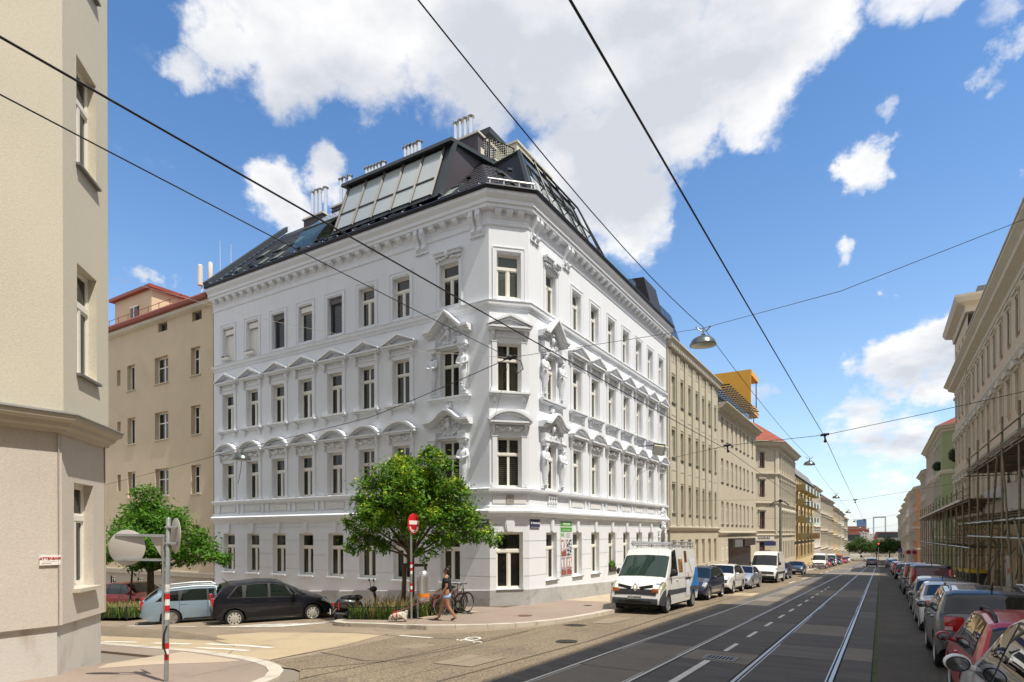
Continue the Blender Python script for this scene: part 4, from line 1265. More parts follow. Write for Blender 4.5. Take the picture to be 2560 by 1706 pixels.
# dark boxes of the roof further along
for y0, y1, h in ((37.2, 39.6, 2.4),):
    mb = MB(); mb.prism([(BX + .1, 13.9), (BX - .5, 13.9 + h), (BX - 4, 14.2 + h), (BX - 4, 13.9)], y0, y1, 'y'); roofobj(mb, 'dormer', M['slate_black'])
# ------------------------------------------------------------------ the other houses
mat('stucco_beige', (.60, .50, .355), .9, .05, .5, .12, 35, spots=(.54, .45, .32), sscale=.35, fine=.04, fscale=30)
mat('stucco_sand', (.48, .43, .33), .9, .05, .5, .1, 35)
mat('stucco_olive', (.43, .415, .32), .9, .06, .4, .1, 35, spots=(.47, .44, .33), sscale=.7)
mat('stucco_panel', (.52, .485, .385), .9, .05, .4, .1, 35)
mat('stucco_warm', (.51, .455, .35), .9, .05, .6, .1, 35)
mat('stucco_ochre', (.60, .47, .25), .9, .05, .6, .1, 35)
mat('stucco_white', (.66, .63, .55), .9, .05, .6, .1, 35)
mat('stucco_grey', (.42, .385, .32), .9, .06, .6, .1, 35)
mat('stucco_pale', (.60, .56, .455), .92, .035, .45, .22, 34, fine=.07, fscale=26)
mat('stucco_mauve', (.57, .52, .455), .92, .05, .45, .22, 34, fine=.07, fscale=26, spots=(.52, .46, .38), sscale=.8, sthr=(.55, .85))
mat('stucco_base', (.56, .54, .50), .92, .05, .8, .25, 26, spots=(.40, .33, .25), sscale=1.1, sthr=(.56, .85), stretch=(2.2, 2.2, .8))
mat('stucco_tan', (.54, .43, .30), .9, .06, .6, .1, 35)
mat('stucco_green', (.27, .31, .16), .9, .06, .6, .1, 35)
mat('stucco_pink', (.52, .41, .35), .9, .06, .6, .1, 35)
mat('stucco_orange', (.50, .25, .13), .9, .06, .6, .1, 35)
mat('stone_trim', (.52, .48, .39), .85, .06, 1.5, .1, 35)
mat('red_tile', (.24, .055, .03), .8, .2, 1.5, .2, 20, stretch=(1, 1, 1))
mat('red_metal', (.27, .06, .035), .5, .1, 1)
mat('yellow_panel', (.72, .36, .035), .5, .04, 1)
mat('dark_glass_front', (.03, .032, .03), .15, .2, 1)
mat('copper_green', (.30, .42, .36), .6, .1, 1)
mat('balcony_olive', (.30, .23, .10), .7, .1, 1)
glassmat('glass_far', (.3, .3, .3), 1.5, .03, .9, (.055, .055, .055))


def house(name, label, cat, faces, base, z_top, rows, gf=None, wall='stucco_beige', trim='stone_trim', w=1.0, kind='far', gwall=None, ledge=None, strings=(), corn=.5, cornh=.55,
          roof='red_tile', rise=2.6, depth=11, hood=None, frame='frame_white', group=None, z_bot=-14, rev=.22, roofpts=None, glass='glass_far', roomz=True, run=3.2):
    """a street house: faces = [(origin x, y, angle, length, window centres)], rows = window rows (z0, z1)"""
    o = thing(name, label, cat, base, 0, group)
    FS = []; path = []
    for fx, fy, an, L, cols in faces:
        F = Face(o, fx, fy, an, L); FS.append((F, cols))
        if not path: path.append(tuple(F.w(0)))
        path.append(tuple(F.w(L)))
    for F, cols in FS:
        ops = [(c - w / 2, c + w / 2, a, b) for c in cols for a, b in rows]
        zl = ledge if ledge is not None else z_bot
        F.put('wall', wallmesh(0, F.L, zl, z_top, ops, rev + .08, 0, 'wall', M[wall]))
        if ledge is not None:
            og = [(c - w / 2 - .02, c + w / 2 + .02, gf[0], gf[1]) for c in cols] if gf else []
            F.put('ground_floor', wallmesh(0, F.L, z_bot, zl, og, rev + .08, .0, 'wall', M[gwall or wall]))
        for c in cols:
            for i, (a, b) in enumerate(rows):
                window(F, c, a, w, b - a, kind, frame, glass, None, rev)
                if hood: F.put('window_hood', hood[i % len(hood)], c, b + .1)
            if gf: window(F, c, gf[0], w + .04, gf[1] - gf[0], kind, frame, glass, None, rev)
        if cols: room(F, .1, F.L - .1, min([r[0] for r in rows] + ([gf[0]] if gf else [])) - .3, max(r[1] for r in rows) + .3, .7)
    rel = tuple(-o.location)
    put('cornice', sweep(path, [(0, z_top - cornh), (.06, z_top - cornh), (.08, z_top - cornh * .7), (corn * .6, z_top - cornh * .5), (corn * .65, z_top - cornh * .3), (corn, z_top - .08), (corn, z_top), (0, z_top + .02)], 'cornice', M[trim]), o, rel)
    for z, d, h in strings: put('string_course', sweep(path, [(0, z - h), (d * .5, z - h), (d, z - h * .4), (d, z - .03), (0, z)], 'string_course', M[trim]), o, rel)
    if ledge is not None: put('string_course', sweep(path, [(0, ledge - .3), (.06, ledge - .3), (.2, ledge - .1), (.2, ledge), (0, ledge + .04)], 'string_course', M[trim]), o, rel)
    # roof: slopes up from the cornice line on each face, then a flat top
    n = len(path); inn = []
    for i, p in enumerate(path):
        ns = []
        for a, b in ((i - 1, i), (i, i + 1)):
            if 0 <= a and b < n:
                t = (Vector(path[b]) - Vector(path[a])).normalized(); ns.append(Vector((-t.y, t.x)))
        nn = ns[0] if len(ns) == 1 else (ns[0] + ns[1]) / (1 + ns[0].dot(ns[1]))
        inn.append((Vector(p) - nn * (corn - .05), Vector(p) + nn * run, Vector(p) + nn * depth))
    mb = MB(); z0 = z_top + .03
    for i in range(n - 1):
        a, b = inn[i], inn[i + 1]
        mb.quad((*a[0], z0), (*b[0], z0), (*b[1], z0 + rise), (*a[1], z0 + rise)); mb.quad((*a[1], z0 + rise), (*b[1], z0 + rise), (*b[2], z0 + rise * .98), (*a[2], z0 + rise * .98))
        mb.quad((*b[2], z0 + rise * .98), (*b[2], z_bot), (*a[2], z_bot), (*a[2], z0 + rise * .98))
    for e in (inn[0], inn[-1]): mb.poly([(*e[0], z0), (*e[1], z0 + rise), (*e[2], z0 + rise * .98), (*e[2], z0 - .3)])
    put('roof', mb.mesh('roof', M[roof]), o, rel)
    mb = MB()
    for e, p in ((inn[0], path[0]), (inn[-1], path[-1])): mb.quad((*p, z_bot), (*e[2], z_bot), (*e[2], z0), (*p, z0))
    put('party_wall', mb.mesh('party_wall', M[wall]), o, rel)
    return o, FS


def simple_hood(w=1.25, d=.22, h=.16, tri=0, m='stone_trim'):
    mb = MB(); mb.box(-w / 2, w / 2, -d, 0, .12, .12 + h); mb.box(-w / 2 + .08, w / 2 - .08, -d * .5, 0, -.05, .12)
    if tri: mb.prism([(-w / 2, .12 + h), (w / 2, .12 + h), (0, .12 + h + tri)], -d, 0)
    for s in (-1, 1): mb.box(min(s * (w / 2 - .06), s * (w / 2 - .2)), max(s * (w / 2 - .06), s * (w / 2 - .2)), -.06, 0, -2.1, -.06)
    return mb.mesh('window_hood', M[m])


HS1, HS2 = simple_hood(), simple_hood(tri=.3)

# ---- grey-beige house with flat pilaster strips, next to the white one
cols1 = [41.84, 43.88, 45.96, 48.05, 50.05, 52.17, 54.21]
h1, FS = house('terraced_house', 'grey beige terraced house with flat pilaster strips and black dormers beside the white corner house', 'house', [(BX, 40.23, 90, 15.15, [y - 40.23 for y in cols1])], (-14, 46, -3.8), 13.25,
               [(1.38, 3.42), (5.26, 7.21), (9.06, 10.95)], (-2.51, -.51), 'stucco_olive', 'stone_trim', .9, ledge=.45, gwall='stucco_sand', corn=.45, cornh=.7, roof='roof_tile', rise=2.2, kind='double', glass='glass_pale', rev=.2)
F = FS[0][0]
mb = MB(); mb.box(-.42, .42, -.10, 0, .5, 12.55); ST = mb.mesh('pilaster_strip', M['stucco_sand'])
for y in (40.7, 42.87, 44.92, 47.0, 49.05, 51.1, 53.2): F.put('pilaster_strip', ST, y - 40.23 + .0)
mb = MB(); mb.box(-.5, .5, -.035, 0, 0, .74); mb.box(-.5, .5, -.035, 0, .8, 1.42); PN = mb.mesh('panel', M['stucco_panel'])
for c in cols1:
    for z in (3.55, 7.38, 11.1): F.put('panel', PN, c - 40.23 - .0, z)
mb = MB(); mb.box(-.1, .1, -.34, 0, 12.62, 12.85); MD2 = mb.mesh('modillion', M['stone_trim'])
for k in range(34): F.put('modillion', MD2, .3 + k * .44)
mb = MB(); mb.box(-.5, .5, -.1, .0, -.06, 0); SL = mb.mesh('sill', M['lead'])
for c in cols1:
    for z in (1.38, 5.26, 9.06): F.put('window_sill', SL, c - 40.23, z)
mb = MB(); rel = tuple(-h1.location)
mb.prism([(BX + .1, 13.3), (BX - .75, 15.9), (BX - 4, 16.2), (BX - 4, 13.3)], 40.6, 43.9); d = put('dormer', mb.mesh('dormer', M['slate_black']), h1, rel)
for k in range(3):
    for a, b in ((.08, .45), (.5, .92)):
        g = MB(); y0 = 40.8 + k * 1.0; g.quad(*[(BX + .1 - .85 * t + .03, y, 13.3 + 2.6 * t) for y, t in ((y0, a), (y0 + .85, a), (y0 + .85, b), (y0, b))]); put('pane', g.mesh('pane', M['glass']), d)
mb = MB(); mb.prism([(BX + .25, 13.3), (BX - .4, 13.9), (BX - 1.2, 14.1), (BX - 3, 13.3)], 49.6, 51.2); put('dormer', mb.mesh('dormer', M['roof_metal']), h1, rel)
mb = MB(); mb.tube([F.w(.35, -.08).to_3d() + Vector((0, 0, -4.2)), F.w(.35, -.08).to_3d() + Vector((0, 0, 12.6))], .06, 6); put('downpipe', mb.mesh('downpipe', M['lead']), h1, rel)

# ---- plain beige house with deep eaves, rooftop pergola
cols2 = [57.1, 59.27, 61.35, 63.4, 65.4, 67.45, 69.5, 72.2]
h2, FS = house('terraced_house', 'plain beige terraced house with deep eaves and a rooftop pergola of dark bars', 'house', [(BX, 55.42, 90, 18.95, [y - 55.42 for y in cols2])], (-14, 65, -4.5), 11.6,
               [(.78, 2.86), (4.63, 6.8), (8.45, 10.57)], None, 'stucco_warm', 'stone_trim', .9, ledge=.05, corn=.8, cornh=.75, roof='roof_metal', rise=.4, rev=.12, glass='glass_pale')
F = FS[0][0]; rel = tuple(-h2.location)
for c in cols2:
    for z in (.78, 4.63, 8.45): F.put('window_sill', SL, c - 55.42, z)
for c in (57.1, 58.9): window(F, c - 55.42, -2.6, .85, 1.7, 'far', 'frame_white', 'glass_far', None, -.02)
mb = MB(); mb.box(4.2, 15.2, -.08, .05, -4.6, -1.55); mb.box(4.0, 8.6, -.5, 0, -1.5, -.55); mb.box(9.2, 15.4, -.55, 0, -1.35, -.6); F.put('shop_front', mb.mesh('shop_front', M['dark_glass_front']))
mb = MB(); mb.box(4.5, 8.2, -.55, -.5, -1.4, -.7); F.put('shop_sign', mb.mesh('shop_sign', mat('sign_grey', (.16, .16, .165), .6, .1, 1)))
mb = MB(); mb.prism([(BX - .3, 11.6), (BX - .3, 13.3), (BX - 5, 13.5), (BX - 5, 11.6)], 55.6, 72); put('attic', mb.mesh('attic', M['dark_glass_front']), h2, rel)
PB = MB(); PB.box(-1.3, .0, -.05, .05, 0, .1); PBm = PB.mesh('pergola_bar', M['black_metal'])
for k in range(16): put('pergola_bar', PBm, h2, (BX + .9 - h2.location.x, 56 + k * 1.0 - h2.location.y, 13.15 + .01 * k - h2.location.z))
for k in range(6): mb = MB(); mb.tube([(BX + .8 - .2 * k, 55.7, 13.05 - .1 * k), (BX + .8 - .2 * k, 71.6, 13.05 - .1 * k)], .04, 5); put('pergola_rail', mb.mesh('pergola_rail', mat('alu', (.5, .51, .52), .4, .1, 2, metal=.6)), h2, rel)
yb_ = thing('rooftop_box', 'bright yellow rooftop box with a framed opening above the beige eaves', 'rooftop room', (-16, 73, 13.4))
rel = tuple(-yb_.location)
mb = MB(); mb.box(-21, -12.4, 71.9, 72.1, 13.6, 18.35); put('wall', mb.mesh('wall', M['yellow_panel']), yb_, rel)
mb = MB(); mb.box(-21, -12.35, 72.1, 76.6, 17.75, 18.35); put('roof', mb.mesh('roof', M['yellow_panel']), yb_, rel)
mb = MB(); mb.box(-21, -12.35, 72.1, 76.6, 13.6, 14.5); put('floor', mb.mesh('floor', M['yellow_panel']), yb_, rel)
mb = MB(); mb.quad((-13.4, 72.1, 14.5), (-13.4, 76, 14.5), (-13.4, 76, 17.75), (-13.4, 72.1, 17.75)); put('window', mb.mesh('window', M['glass']), yb_, rel)
mb = MB(); mb.tube([(-12.5, 75.9, 14.5), (-12.5, 75.9, 17.75)], .06, 6); put('post', mb.mesh('post', M['black_metal']), yb_, rel)
mb = MB(); mb.box(-20, -15, 72.5, 76, 14.4, 17.8); put('core', mb.mesh('core', M['room']), yb_, rel)

# ---- ornate cream corner house across the next side street
cy = 92.0; cc = 3.6
colsc = [93.9 + 1.86 * k for k in range(10)]
mat('frame_red', (.19, .05, .03), .5, .1, 3)
h3, FS = house('corner_house', 'ornate cream corner house with red roof tiles and red brown windows, across a side street', 'apartment house',
               [(BX - cc - 14, cy - cc, 0, 14, [3, 6, 9, 12]), (BX - cc, cy - cc, 45, cc * 1.4142, [cc * .707]), (BX, cy, 90, 19.3, [y - cy for y in colsc])], (-18, 98, -5.5), 12.7,
               [(.5, 2.9), (4.95, 7.3), (9.0, 11.2)], (-4.0, -1.3), 'stucco_warm', 'stone_trim', .85, ledge=-.3, strings=((4.25, .25, .35), (8.35, .3, .4), (.3, .15, .2)), corn=1.1, cornh=1.1, roof='red_tile', rise=3.2, hood=[HS2, HS1, HS1], frame='frame_red')
F = FS[2][0]
mb = MB(); mb.box(-.17, .17, -.13, 0, -.2, 11.5); PS = mb.mesh('pilaster', M['stone_trim'])
for y in colsc: F.put('pilaster', PS, y - cy + .93)
FS[1][0].put('pilaster', PS, .3); FS[1][0].put('pilaster', PS, cc * 1.4142 - .3)
F = FS[1][0]
mb = MB(); mb.box(1.0, 4.4, -.12, .0, -1.15, -.45); sg = F.put('shop_sign', mb.mesh('shop_sign', M['stucco_white']))
mb = MB(); mb.box(2.4, 4.3, -.6, -.5, -1.85, -1.25); F.put('arrow_sign', mb.mesh('arrow_sign', mat('sign_blue', (.03, .035, .11), .5, .05, 2)))


def text(body, size, m, parent=None, loc=(0, 0, 0), rot=(PI / 2, 0, 0), name='lettering', ex=.004, align='CENTER', bold=False):
    cu = bpy.data.curves.new('t', 'FONT'); cu.body = body; cu.size = size; cu.extrude = ex; cu.align_x = align; cu.align_y = 'CENTER'; cu.resolution_u = 2
    if bold: cu.offset = size * .02
    o = bpy.data.objects.new('t', cu); C.objects.link(o)
    me = bpy.data.meshes.new_from_object(o.evaluated_get(bpy.context.evaluated_depsgraph_get())); me.name = name
    bpy.data.objects.remove(o); me.materials.clear(); me.materials.append(m)
    return put(name, me, parent, loc, rot=rot)


mat('ink', (.02, .02, .03), .6); mat('white_print', (.82, .82, .80), .6, .02); mat('red_print', (.50, .012, .02), .5, .05)
text('ANANAS', .5, M['ink'], sg, (2.7, -.13, -.8), bold=True)
mb = MB(); [mb.tube([(BX - 4, y, 12.5), (BX - 4, y, z)], .09, 6) for y, z in ((97, 17.5), (112, 17.0))]; put('mast', mb.mesh('mast', M['lead']), h3, tuple(-h3.location))

# ---- yellow house with box balconies
c4 = [113.5 + 2.5 * k for k in range(13)]
h4, FS = house('balcony_house', 'ochre yellow apartment house with rows of olive box balconies', 'apartment house', [(BX, 111.4, 90, 34, [y - 111.4 for y in c4])], (-14, 128, -6.4), 9.7,
               [(-1.2, 1.2), (1.9, 4.0), (4.8, 6.9), (7.3, 9.2)], (-4.8, -2.4), 'stucco_ochre', 'roof_metal', 1.3, ledge=-1.6, corn=.3, cornh=.2, roof='lead', rise=2.2, run=1.2, frame='frame_dark')
F = FS[0][0]
mb = MB(); mb.box(-1.5, 1.5, -1.5, 0, 0, .12); mb.box(1.35, 1.5, -1.5, 0, .12, 1.1); mb.box(-1.5, -1.35, -1.5, 0, .12, 1.1); BC = mb.mesh('balcony', M['balcony_olive'])
mb = MB(); mb.box(-1.35, 1.35, -1.5, -1.46, .12, 1.1); BG = mb.mesh('balcony_glass', M['glass_green'])
for z in (-1.3, 1.7, 4.6, 7.1):
    for k in range(5): b = F.put('balcony', BC, 3.6 + k * 6.2, z); put('balcony_glass', BG, b)
o = MB(); o.lathe([(1.5, 0), (1.45, .1), (0.02, .55)], 12); o = tag(o.obj('parasol', M['copper_green'], None, (BX + .9, 133, 1.6)), 'pale green parasol standing on a balcony of the yellow house', 'parasol')
mb = MB(); mb.tube([(0, 0, -1.9), (0, 0, .5)], .03, 6); mb.obj('pole', M['lead'], o)

# ---- the rest of the left row, one house after another
far = [(146.0, 16, 9.9, 'stucco_white', 'white terraced house with pilasters and a red roof beyond the balcony house', 'red_tile'), (162.0, 25, 8.8, 'stucco_warm', 'beige terraced house with heavy string courses beyond the white one', 'roof_metal'),
       (187.0, 20, 8.9, 'stucco_sand', 'sand coloured house with a red attic far down the left side', 'red_metal'), (207.0, 23, 7.7, 'stucco_ochre', 'yellow house with brown bay windows far down the left side', 'roof_metal'),
       (230.0, 22, 7.4, 'stucco_warm', 'warm beige house, last but two on the left side', 'red_tile'), (252.0, 20, 7.0, 'stucco_white', 'pale grey white house near the end of the left side', 'roof_metal'), (272.0, 30, 5.6, 'stucco_sand', 'lower cream house at the very end of the left side', 'red_tile')]
for y0, L, zt, wl, lb, rf in far:
    g = ground(-9, y0 + L / 2); n = int(L / 2.5); fh = (zt - g - 4.4) / 3
    rows = [(g + 4.3 + fh * k + .5, g + 4.3 + fh * k + fh - .9) for k in range(3)]
    house('terraced_house', lb, 'house', [(BX, y0, 90, L - .05, [1.3 + 2.5 * k for k in range(n)])], (-14, y0 + L / 2, g), zt, rows, (g + 1.2, g + 3.3), wl, 'stone_trim', 1.0, ledge=g + 4.0, strings=((rows[1][0] - .4, .25, .35), (rows[2][0] - .4, .2, .3)), corn=.7, cornh=.7, roof=rf, rise=2.4, hood=[HS1])

# ---- beige house at the far left, across the side street
bh = [(-37.67, 1.5), (-41.2, 1.0), (-34.05, .95)]
lh = thing('apartment_block', 'plain beige apartment block with a red gutter line left of the white corner house', 'apartment house', (-38, 24, -4.0))
F = Face(lh, -56, AY + .05, 0, 56 + LXE - .04)
U = lambda x: x + 56
rowz = [(-1.06, .56), (2.37, 4.05), (5.83, 7.53), (9.29, 10.93)]
cw = [(-37.67, 1.5, 'four'), (-41.2, .95, 'two'), (-34.05, .95, 'four'), (-45.2, 1.0, 'two'), (-48.5, 1.5, 'four'), (-52, 1.0, 'two')]
ops = [(U(x) - w / 2, U(x) + w / 2, a, b) for x, w, k in cw for a, b in rowz] + [(U(-42.77) - .22, U(-42.77) + .22, a + .5, b - .1) for a, b in rowz[1:]]
at = [(-33.9, .95), (-37.5, 1.0), (-45.3, .9), (-49, 1.0)]
ops += [(U(x) - w / 2, U(x) + w / 2, 12.45, 13.0) for x, w in at]
F.put('wall', wallmesh(0, F.L, -2.2, 13.3, ops, .3, 0, 'wall', M['stucco_beige']))
cel = [U(x) for x in (-33.6, -37.0, -40.4, -43.8)]
F.put('base', wallmesh(0, F.L, -6, -2.2, [(c - .35, c + .35, -3.3, -2.75) for c in cel], .12, .12, 'base', M['stucco_grey']))
mb = MB(); mb.box(0, F.L, -.1, .12, -2.3, -2.2); mb.box(0, F.L, -.06, .12, -2.5, -2.3); F.put('ledge', mb.mesh('ledge', M['stone_trim']))
for x, w, k in cw:
    for i, (a, b) in enumerate(rowz): window(F, U(x), a, w, b - a, k, cur=['net', None, 'drapes', None][(i + int(-x)) % 4], rev=.24, sill=sillmesh(w, .06, .07, .24, 'stone_trim'))
for a, b in rowz[1:]: window(F, U(-42.77), a + .5, .44, b - a - .6, 'one', rev=.24)
for x, w in at: window(F, U(x), 12.45, w, .55, 'two', 'frame_dark', rev=.2)
for c in cel: window(F, c, -3.3, .7, .55, 'four', rev=.2)
room(F, .2, F.L - .2, -3.6, 13.2, .9)
rel = tuple(-lh.location)
P = [(-56, AY + .05), (LXE - .04, AY + .05)]
put('fascia', sweep(P, [(0, 13.05), (.28, 13.12), (.30, 13.30), (0, 13.31)], 'fascia', M['stucco_white']), lh, rel)
put('gutter', sweep(P, [(.2, 13.31), (.5, 13.34), (.55, 13.5), (.48, 13.62), (.1, 13.72)], 'gutter', M['red_metal']), lh, rel)
mb = MB(); mb.quad((-56, AY - .3, 13.7), (LXE - .05, AY - .3, 13.7), (LXE - .05, AY + 9, 16.2), (-56, AY + 9, 16.2)); mb.quad((LXE - .05, AY, -6), (LXE - .05, AY + 9, -6), (LXE - .05, AY + 9, 16.2), (LXE - .05, AY, 13.7)); put('roof', mb.mesh('roof', M['red_tile']), lh, rel)
mb = MB(); mb.box(-49.3, -44.2, 23.3, 30, 13.9, 17.5); pt = put('penthouse', mb.mesh('penthouse', mat('stucco_peach', (.62, .50, .34), .9, .04, .6)), lh, rel)
mb = MB(); mb.box(-49.6, -43.9, 23.0, 30.3, 17.5, 17.72); put('roof', mb.mesh('roof', M['red_metal']), pt)
mb = MB(); mb.box(-46.9, -45.9, 23.2, 23.3, 15.0, 16.6); put('window', mb.mesh('window', M['glass']), pt)
mb = MB(); mb.tube([(-46.4, 23.2, 15), (-46.4, 23.2, 16.6)], .05, 4); mb.box(-46.95, -45.85, 23.18, 23.22, 16.55, 16.65); put('window_frame', mb.mesh('window_frame', M['frame_white']), pt)
mb = MB(); [mb.tube([(-43.5 + 1.2 * k, 20.2, 13.7), (-43.5 + 1.2 * k, 20.2, 14.15)], .02, 5) for k in range(8)]; mb.tube([(-43.5, 20.2, 14.1), (-35, 20.2, 14.1)], .018, 5); put('snow_rail', mb.mesh('snow_rail', M['red_metal']), lh, rel)
# aerials on the roof next to the white house
an = [(-36.8, 15.8, 17.1, .16), (-35.7, 15.7, 17.0, .13)]
for k, (x, z0, z1, r) in enumerate(an):
    mb = MB(); mb.lathe([(r, z0), (r, z1 - .05), (r * .7, z1)], 12); mb.tube([(0, .1, 13.9), (0, .1, z0 + .1)], .05, 6)
    o = mb.obj('mobile_antenna', mat('antenna_white', (.66, .64, .60), .5, .04) if k == 0 else M['cream_stone'], None, (x, 22.4, 0), smooth=True)
    tag(o, ['white upright panel antenna on the red roof', 'beige upright panel antenna on the red roof, nearer the white house'][k], 'antenna')
for k, (x, z1) in enumerate(((-34.7, 18.1), (-33.6, 17.6))):
    mb = MB(); mb.tube([(0, 0, 13.8), (0, 0, z1)], [.03, .012], 5); o = mb.obj('whip_antenna', M['antenna_white'], None, (x, 22.4, 0)); tag(o, ['taller thin whip aerial beside the panel antennas', 'shorter thin whip aerial at the edge of the white house roof'][k], 'antenna')
mb = MB(); [mb.tube([(x, 0, 13.8), (x, 0, 13.8 + h)], .05, 6) for x, h in ((0, 1.5), (.5, 1.9), (.9, 1.2))]; mb.tube([(-.4, 0, 14.9), (1.2, 0, 15.0)], .03, 5); [mb.ball((x, -.1, z), .13, 7, 5, (1, .6, 1.5)) for x, z in ((0, 15.0), (.5, 15.3), (.9, 14.7))]
tag(mb.obj('antenna_mast', M['lead'], None, (-34.3, 22.6, 0)), 'small cluster of grey aerials on a frame on the red roof', 'antenna')

# ---- pale house at the near left corner
nl = thing('corner_building', 'pale cream corner building at the left edge with windows in its cut corner', 'apartment house', (-16, 2, -2.6))
cxx, cyy = -12.33, 4.98; cw_ = 1.36
FM = Face(nl, cxx, -26, 90, cyy + 26); FCH = Face(nl, cxx, cyy, 135, cw_ * 1.4142); FN = Face(nl, cxx - cw_, cyy + cw_, 180, 16)
wz = [(3.0, 5.05), (6.9, 8.92), (10.6, 12.7), (14.4, 16.5)]
wc = .95
wo = [(wc - .42, wc + .42, a, b) for a, b in wz]
mainw = [30.98 - x for x in (4.0, 7.0, 10.0, 13.0, 16.0, 19.0)]
mo = [(u - .6, u + .6, a, b) for u in mainw for a, b in wz]
FM.put('wall', wallmesh(0, FM.L, 2.1, 18, mo, .3, 0, 'wall', M['stucco_pale'])); FCH.put('wall', wallmesh(0, FCH.L, 2.1, 18, wo, .22, 0, 'wall', M['stucco_pale'])); FN.put('wall', wallmesh(0, FN.L, 2.1, 18, [(u - .6, u + .6, a, b) for u in (3, 6, 9, 12) for a, b in wz], .3, 0, 'wall', M['stucco_pale']))
lo_ = [(wc - .40, wc + .42, -1.0, .97)]
FM.put('wall', wallmesh(0, FM.L, -1.6, 2.1, [(u - .6, u + .6, -1.0, 1.0) for u in mainw], .3, .07, 'wall', M['stucco_mauve'])); FCH.put('wall', wallmesh(-.03, FCH.L + .03, -1.6, 2.1, lo_, .30, .07, 'wall', M['stucco_mauve'])); FN.put('wall', wallmesh(0, FN.L, -1.6, 2.1, [], .3, .07, 'wall', M['stucco_mauve']))
PN_ = [(cxx, -26), (cxx, cyy), (cxx - cw_, cyy + cw_), (cxx - cw_ - 16, cyy + cw_)]
rel = tuple(-nl.location)
put('plinth', sweep(PN_, [(-.135, -5), (-.135, -1.62), (-.07, -1.6)], 'plinth', M['stucco_base']), nl, rel)
put('belt_course', sweep(PN_, [(-.07, 1.80), (.0, 1.80), (.03, 1.86), (.10, 1.90), (.13, 1.97), (.22, 2.02), (.24, 2.10), (0, 2.17)], 'belt_course', mat('belt', (.47, .43, .35), .85, .06, 1.2, .1, 40)), nl, rel)
put('belt_capping', sweep(PN_, [(.23, 2.095), (.26, 2.105), (.25, 2.13), (0, 2.19)], 'belt_capping', M['lead']), nl, rel)
mb = MB(); mb.poly([(cxx, -26, 18), (cxx, cyy, 18), (cxx - cw_, cyy + cw_, 18), (cxx - cw_ - 16, cyy + cw_, 18), (cxx - 17, -26, 18)]); put('roof', mb.mesh('roof', M['lead']), nl, rel)
for a, b in wz: window(FCH, wc, a, .84, b - a, 'double', cur='net', rev=.145, sill=sillmesh(.8, .05, .08, .14, 'lead'))
window(FCH, wc + .01, -1.0, .82, 1.97, 'double', cur='net', rev=.235, sill=sillmesh(.84, .07, .06, .2, 'stone_trim'))
for u in mainw:
    for a, b in wz + [(-1.0, 1.0)]: window(FM, u, a, 1.2, b - a, 'double', cur='net', rev=.24)
for u in (3, 6, 9, 12):
    for a, b in wz: window(FN, u, a, 1.2, b - a, 'double', cur='net', rev=.24)
for F, L in ((FM, FM.L), (FN, FN.L)): room(F, .1, L - .1, -1.5, 17, .9)
room(FCH, .1, FCH.L - .1, -1.5, 17, .75)
sp = thing('wall_plaque', 'small white company plaque screwed to the pale wall at the left edge', 'sign', (cxx - .05, 4.785, -.44))
mb = MB(); mb.box(-.155, .155, -.012, 0, -.088, .088); mb.obj('plate', M['white_print'], sp, rz=PI / 2)
text('ATTENSAM', .062, M['red_print'], sp, (.015, 0, .028), (PI / 2, 0, PI / 2), bold=True); mb = MB(); mb.box(-.1, .1, -.014, -.012, -.03, -.024); mb.box(-.13, .02, -.014, -.012, -.062, -.05); mb.obj('small_print', mat('print_grey', (.5, .35, .2), .6), sp, rz=PI / 2)

# ---- right side of the tram street
XR = 6.47
rows1 = [(2.2, 4.5), (6.5, 8.8), (10.7, 12.9)]
r0, FS = house('street_house', 'tall cream house at the near right end of the tram street', 'house', [(XR, 26, -90, 58, [1.5 + 2.7 * k for k in range(21)])], (10, 0, -2.3), 19.9, rows1 + [(14.6, 16.8)], (-1.8, .3), 'stucco_tan', 'stone_trim', 1.1, ledge=1.2, corn=.75, cornh=1.0, roof='roof_metal', rise=1.5)
colr = [1.4 + 2.62 * k for k in range(18)]
HR = simple_hood(1.5, .3, .14, .28)
r1, FS = house('street_house', 'long tan house in shade behind the scaffolding on the right', 'house', [(XR, 75.6, -90, 49.5, colr)], (10, 50, -3.9), 14.75, rows1, (-3.2, -.6), 'stucco_tan', 'stone_trim', 1.05, ledge=.9, strings=((5.6, .3, .4), (9.8, .25, .35)), corn=.95, cornh=1.0, roof='roof_metal', rise=.3, hood=[HR, HR, HS1], kind='double')
F = FS[0][0]
ao = [(c - .3, c + .3, 15.3, 16.2) for c in colr[4:]]
F.put('attic', wallmesh(10.5, 49.5, 14.8, 16.75, ao, .2, .25, 'attic', M['stucco_tan']))
for c in colr[4:]: window(F, c, 15.3, .6, .9, 'two', 'frame_dark', 'glass_far', None, .35)
room(F, 10.6, 49.4, 15, 16.5, .6)
mb = MB(); mb.box(10.3, 49.5, -.05, .3, 16.75, 17.0); mb.box(10.3, 49.5, -.2, .3, 17.0, 17.1); F.put('eave', mb.mesh('eave', M['stone_trim']))
ct = [1.4, 4.02, 6.64, 9.26]
F.put('attic', wallmesh(0, 10.5, 14.8, 20.2, [(c - .5, c + .5, 15.6, 17.8) for c in ct], .25, .02, 'attic', M['stucco_tan']))
for c in ct: window(F, c, 15.6, 1.0, 2.2, 'double', 'frame_white', 'glass_far', None, .25)
room(F, .1, 10.4, 15.2, 18.2, .6)
Pt = [(XR + 6, 75.58), (XR, 75.58), (XR, 65.1), (XR + 6, 65.1)]
rel = tuple(-r1.location)
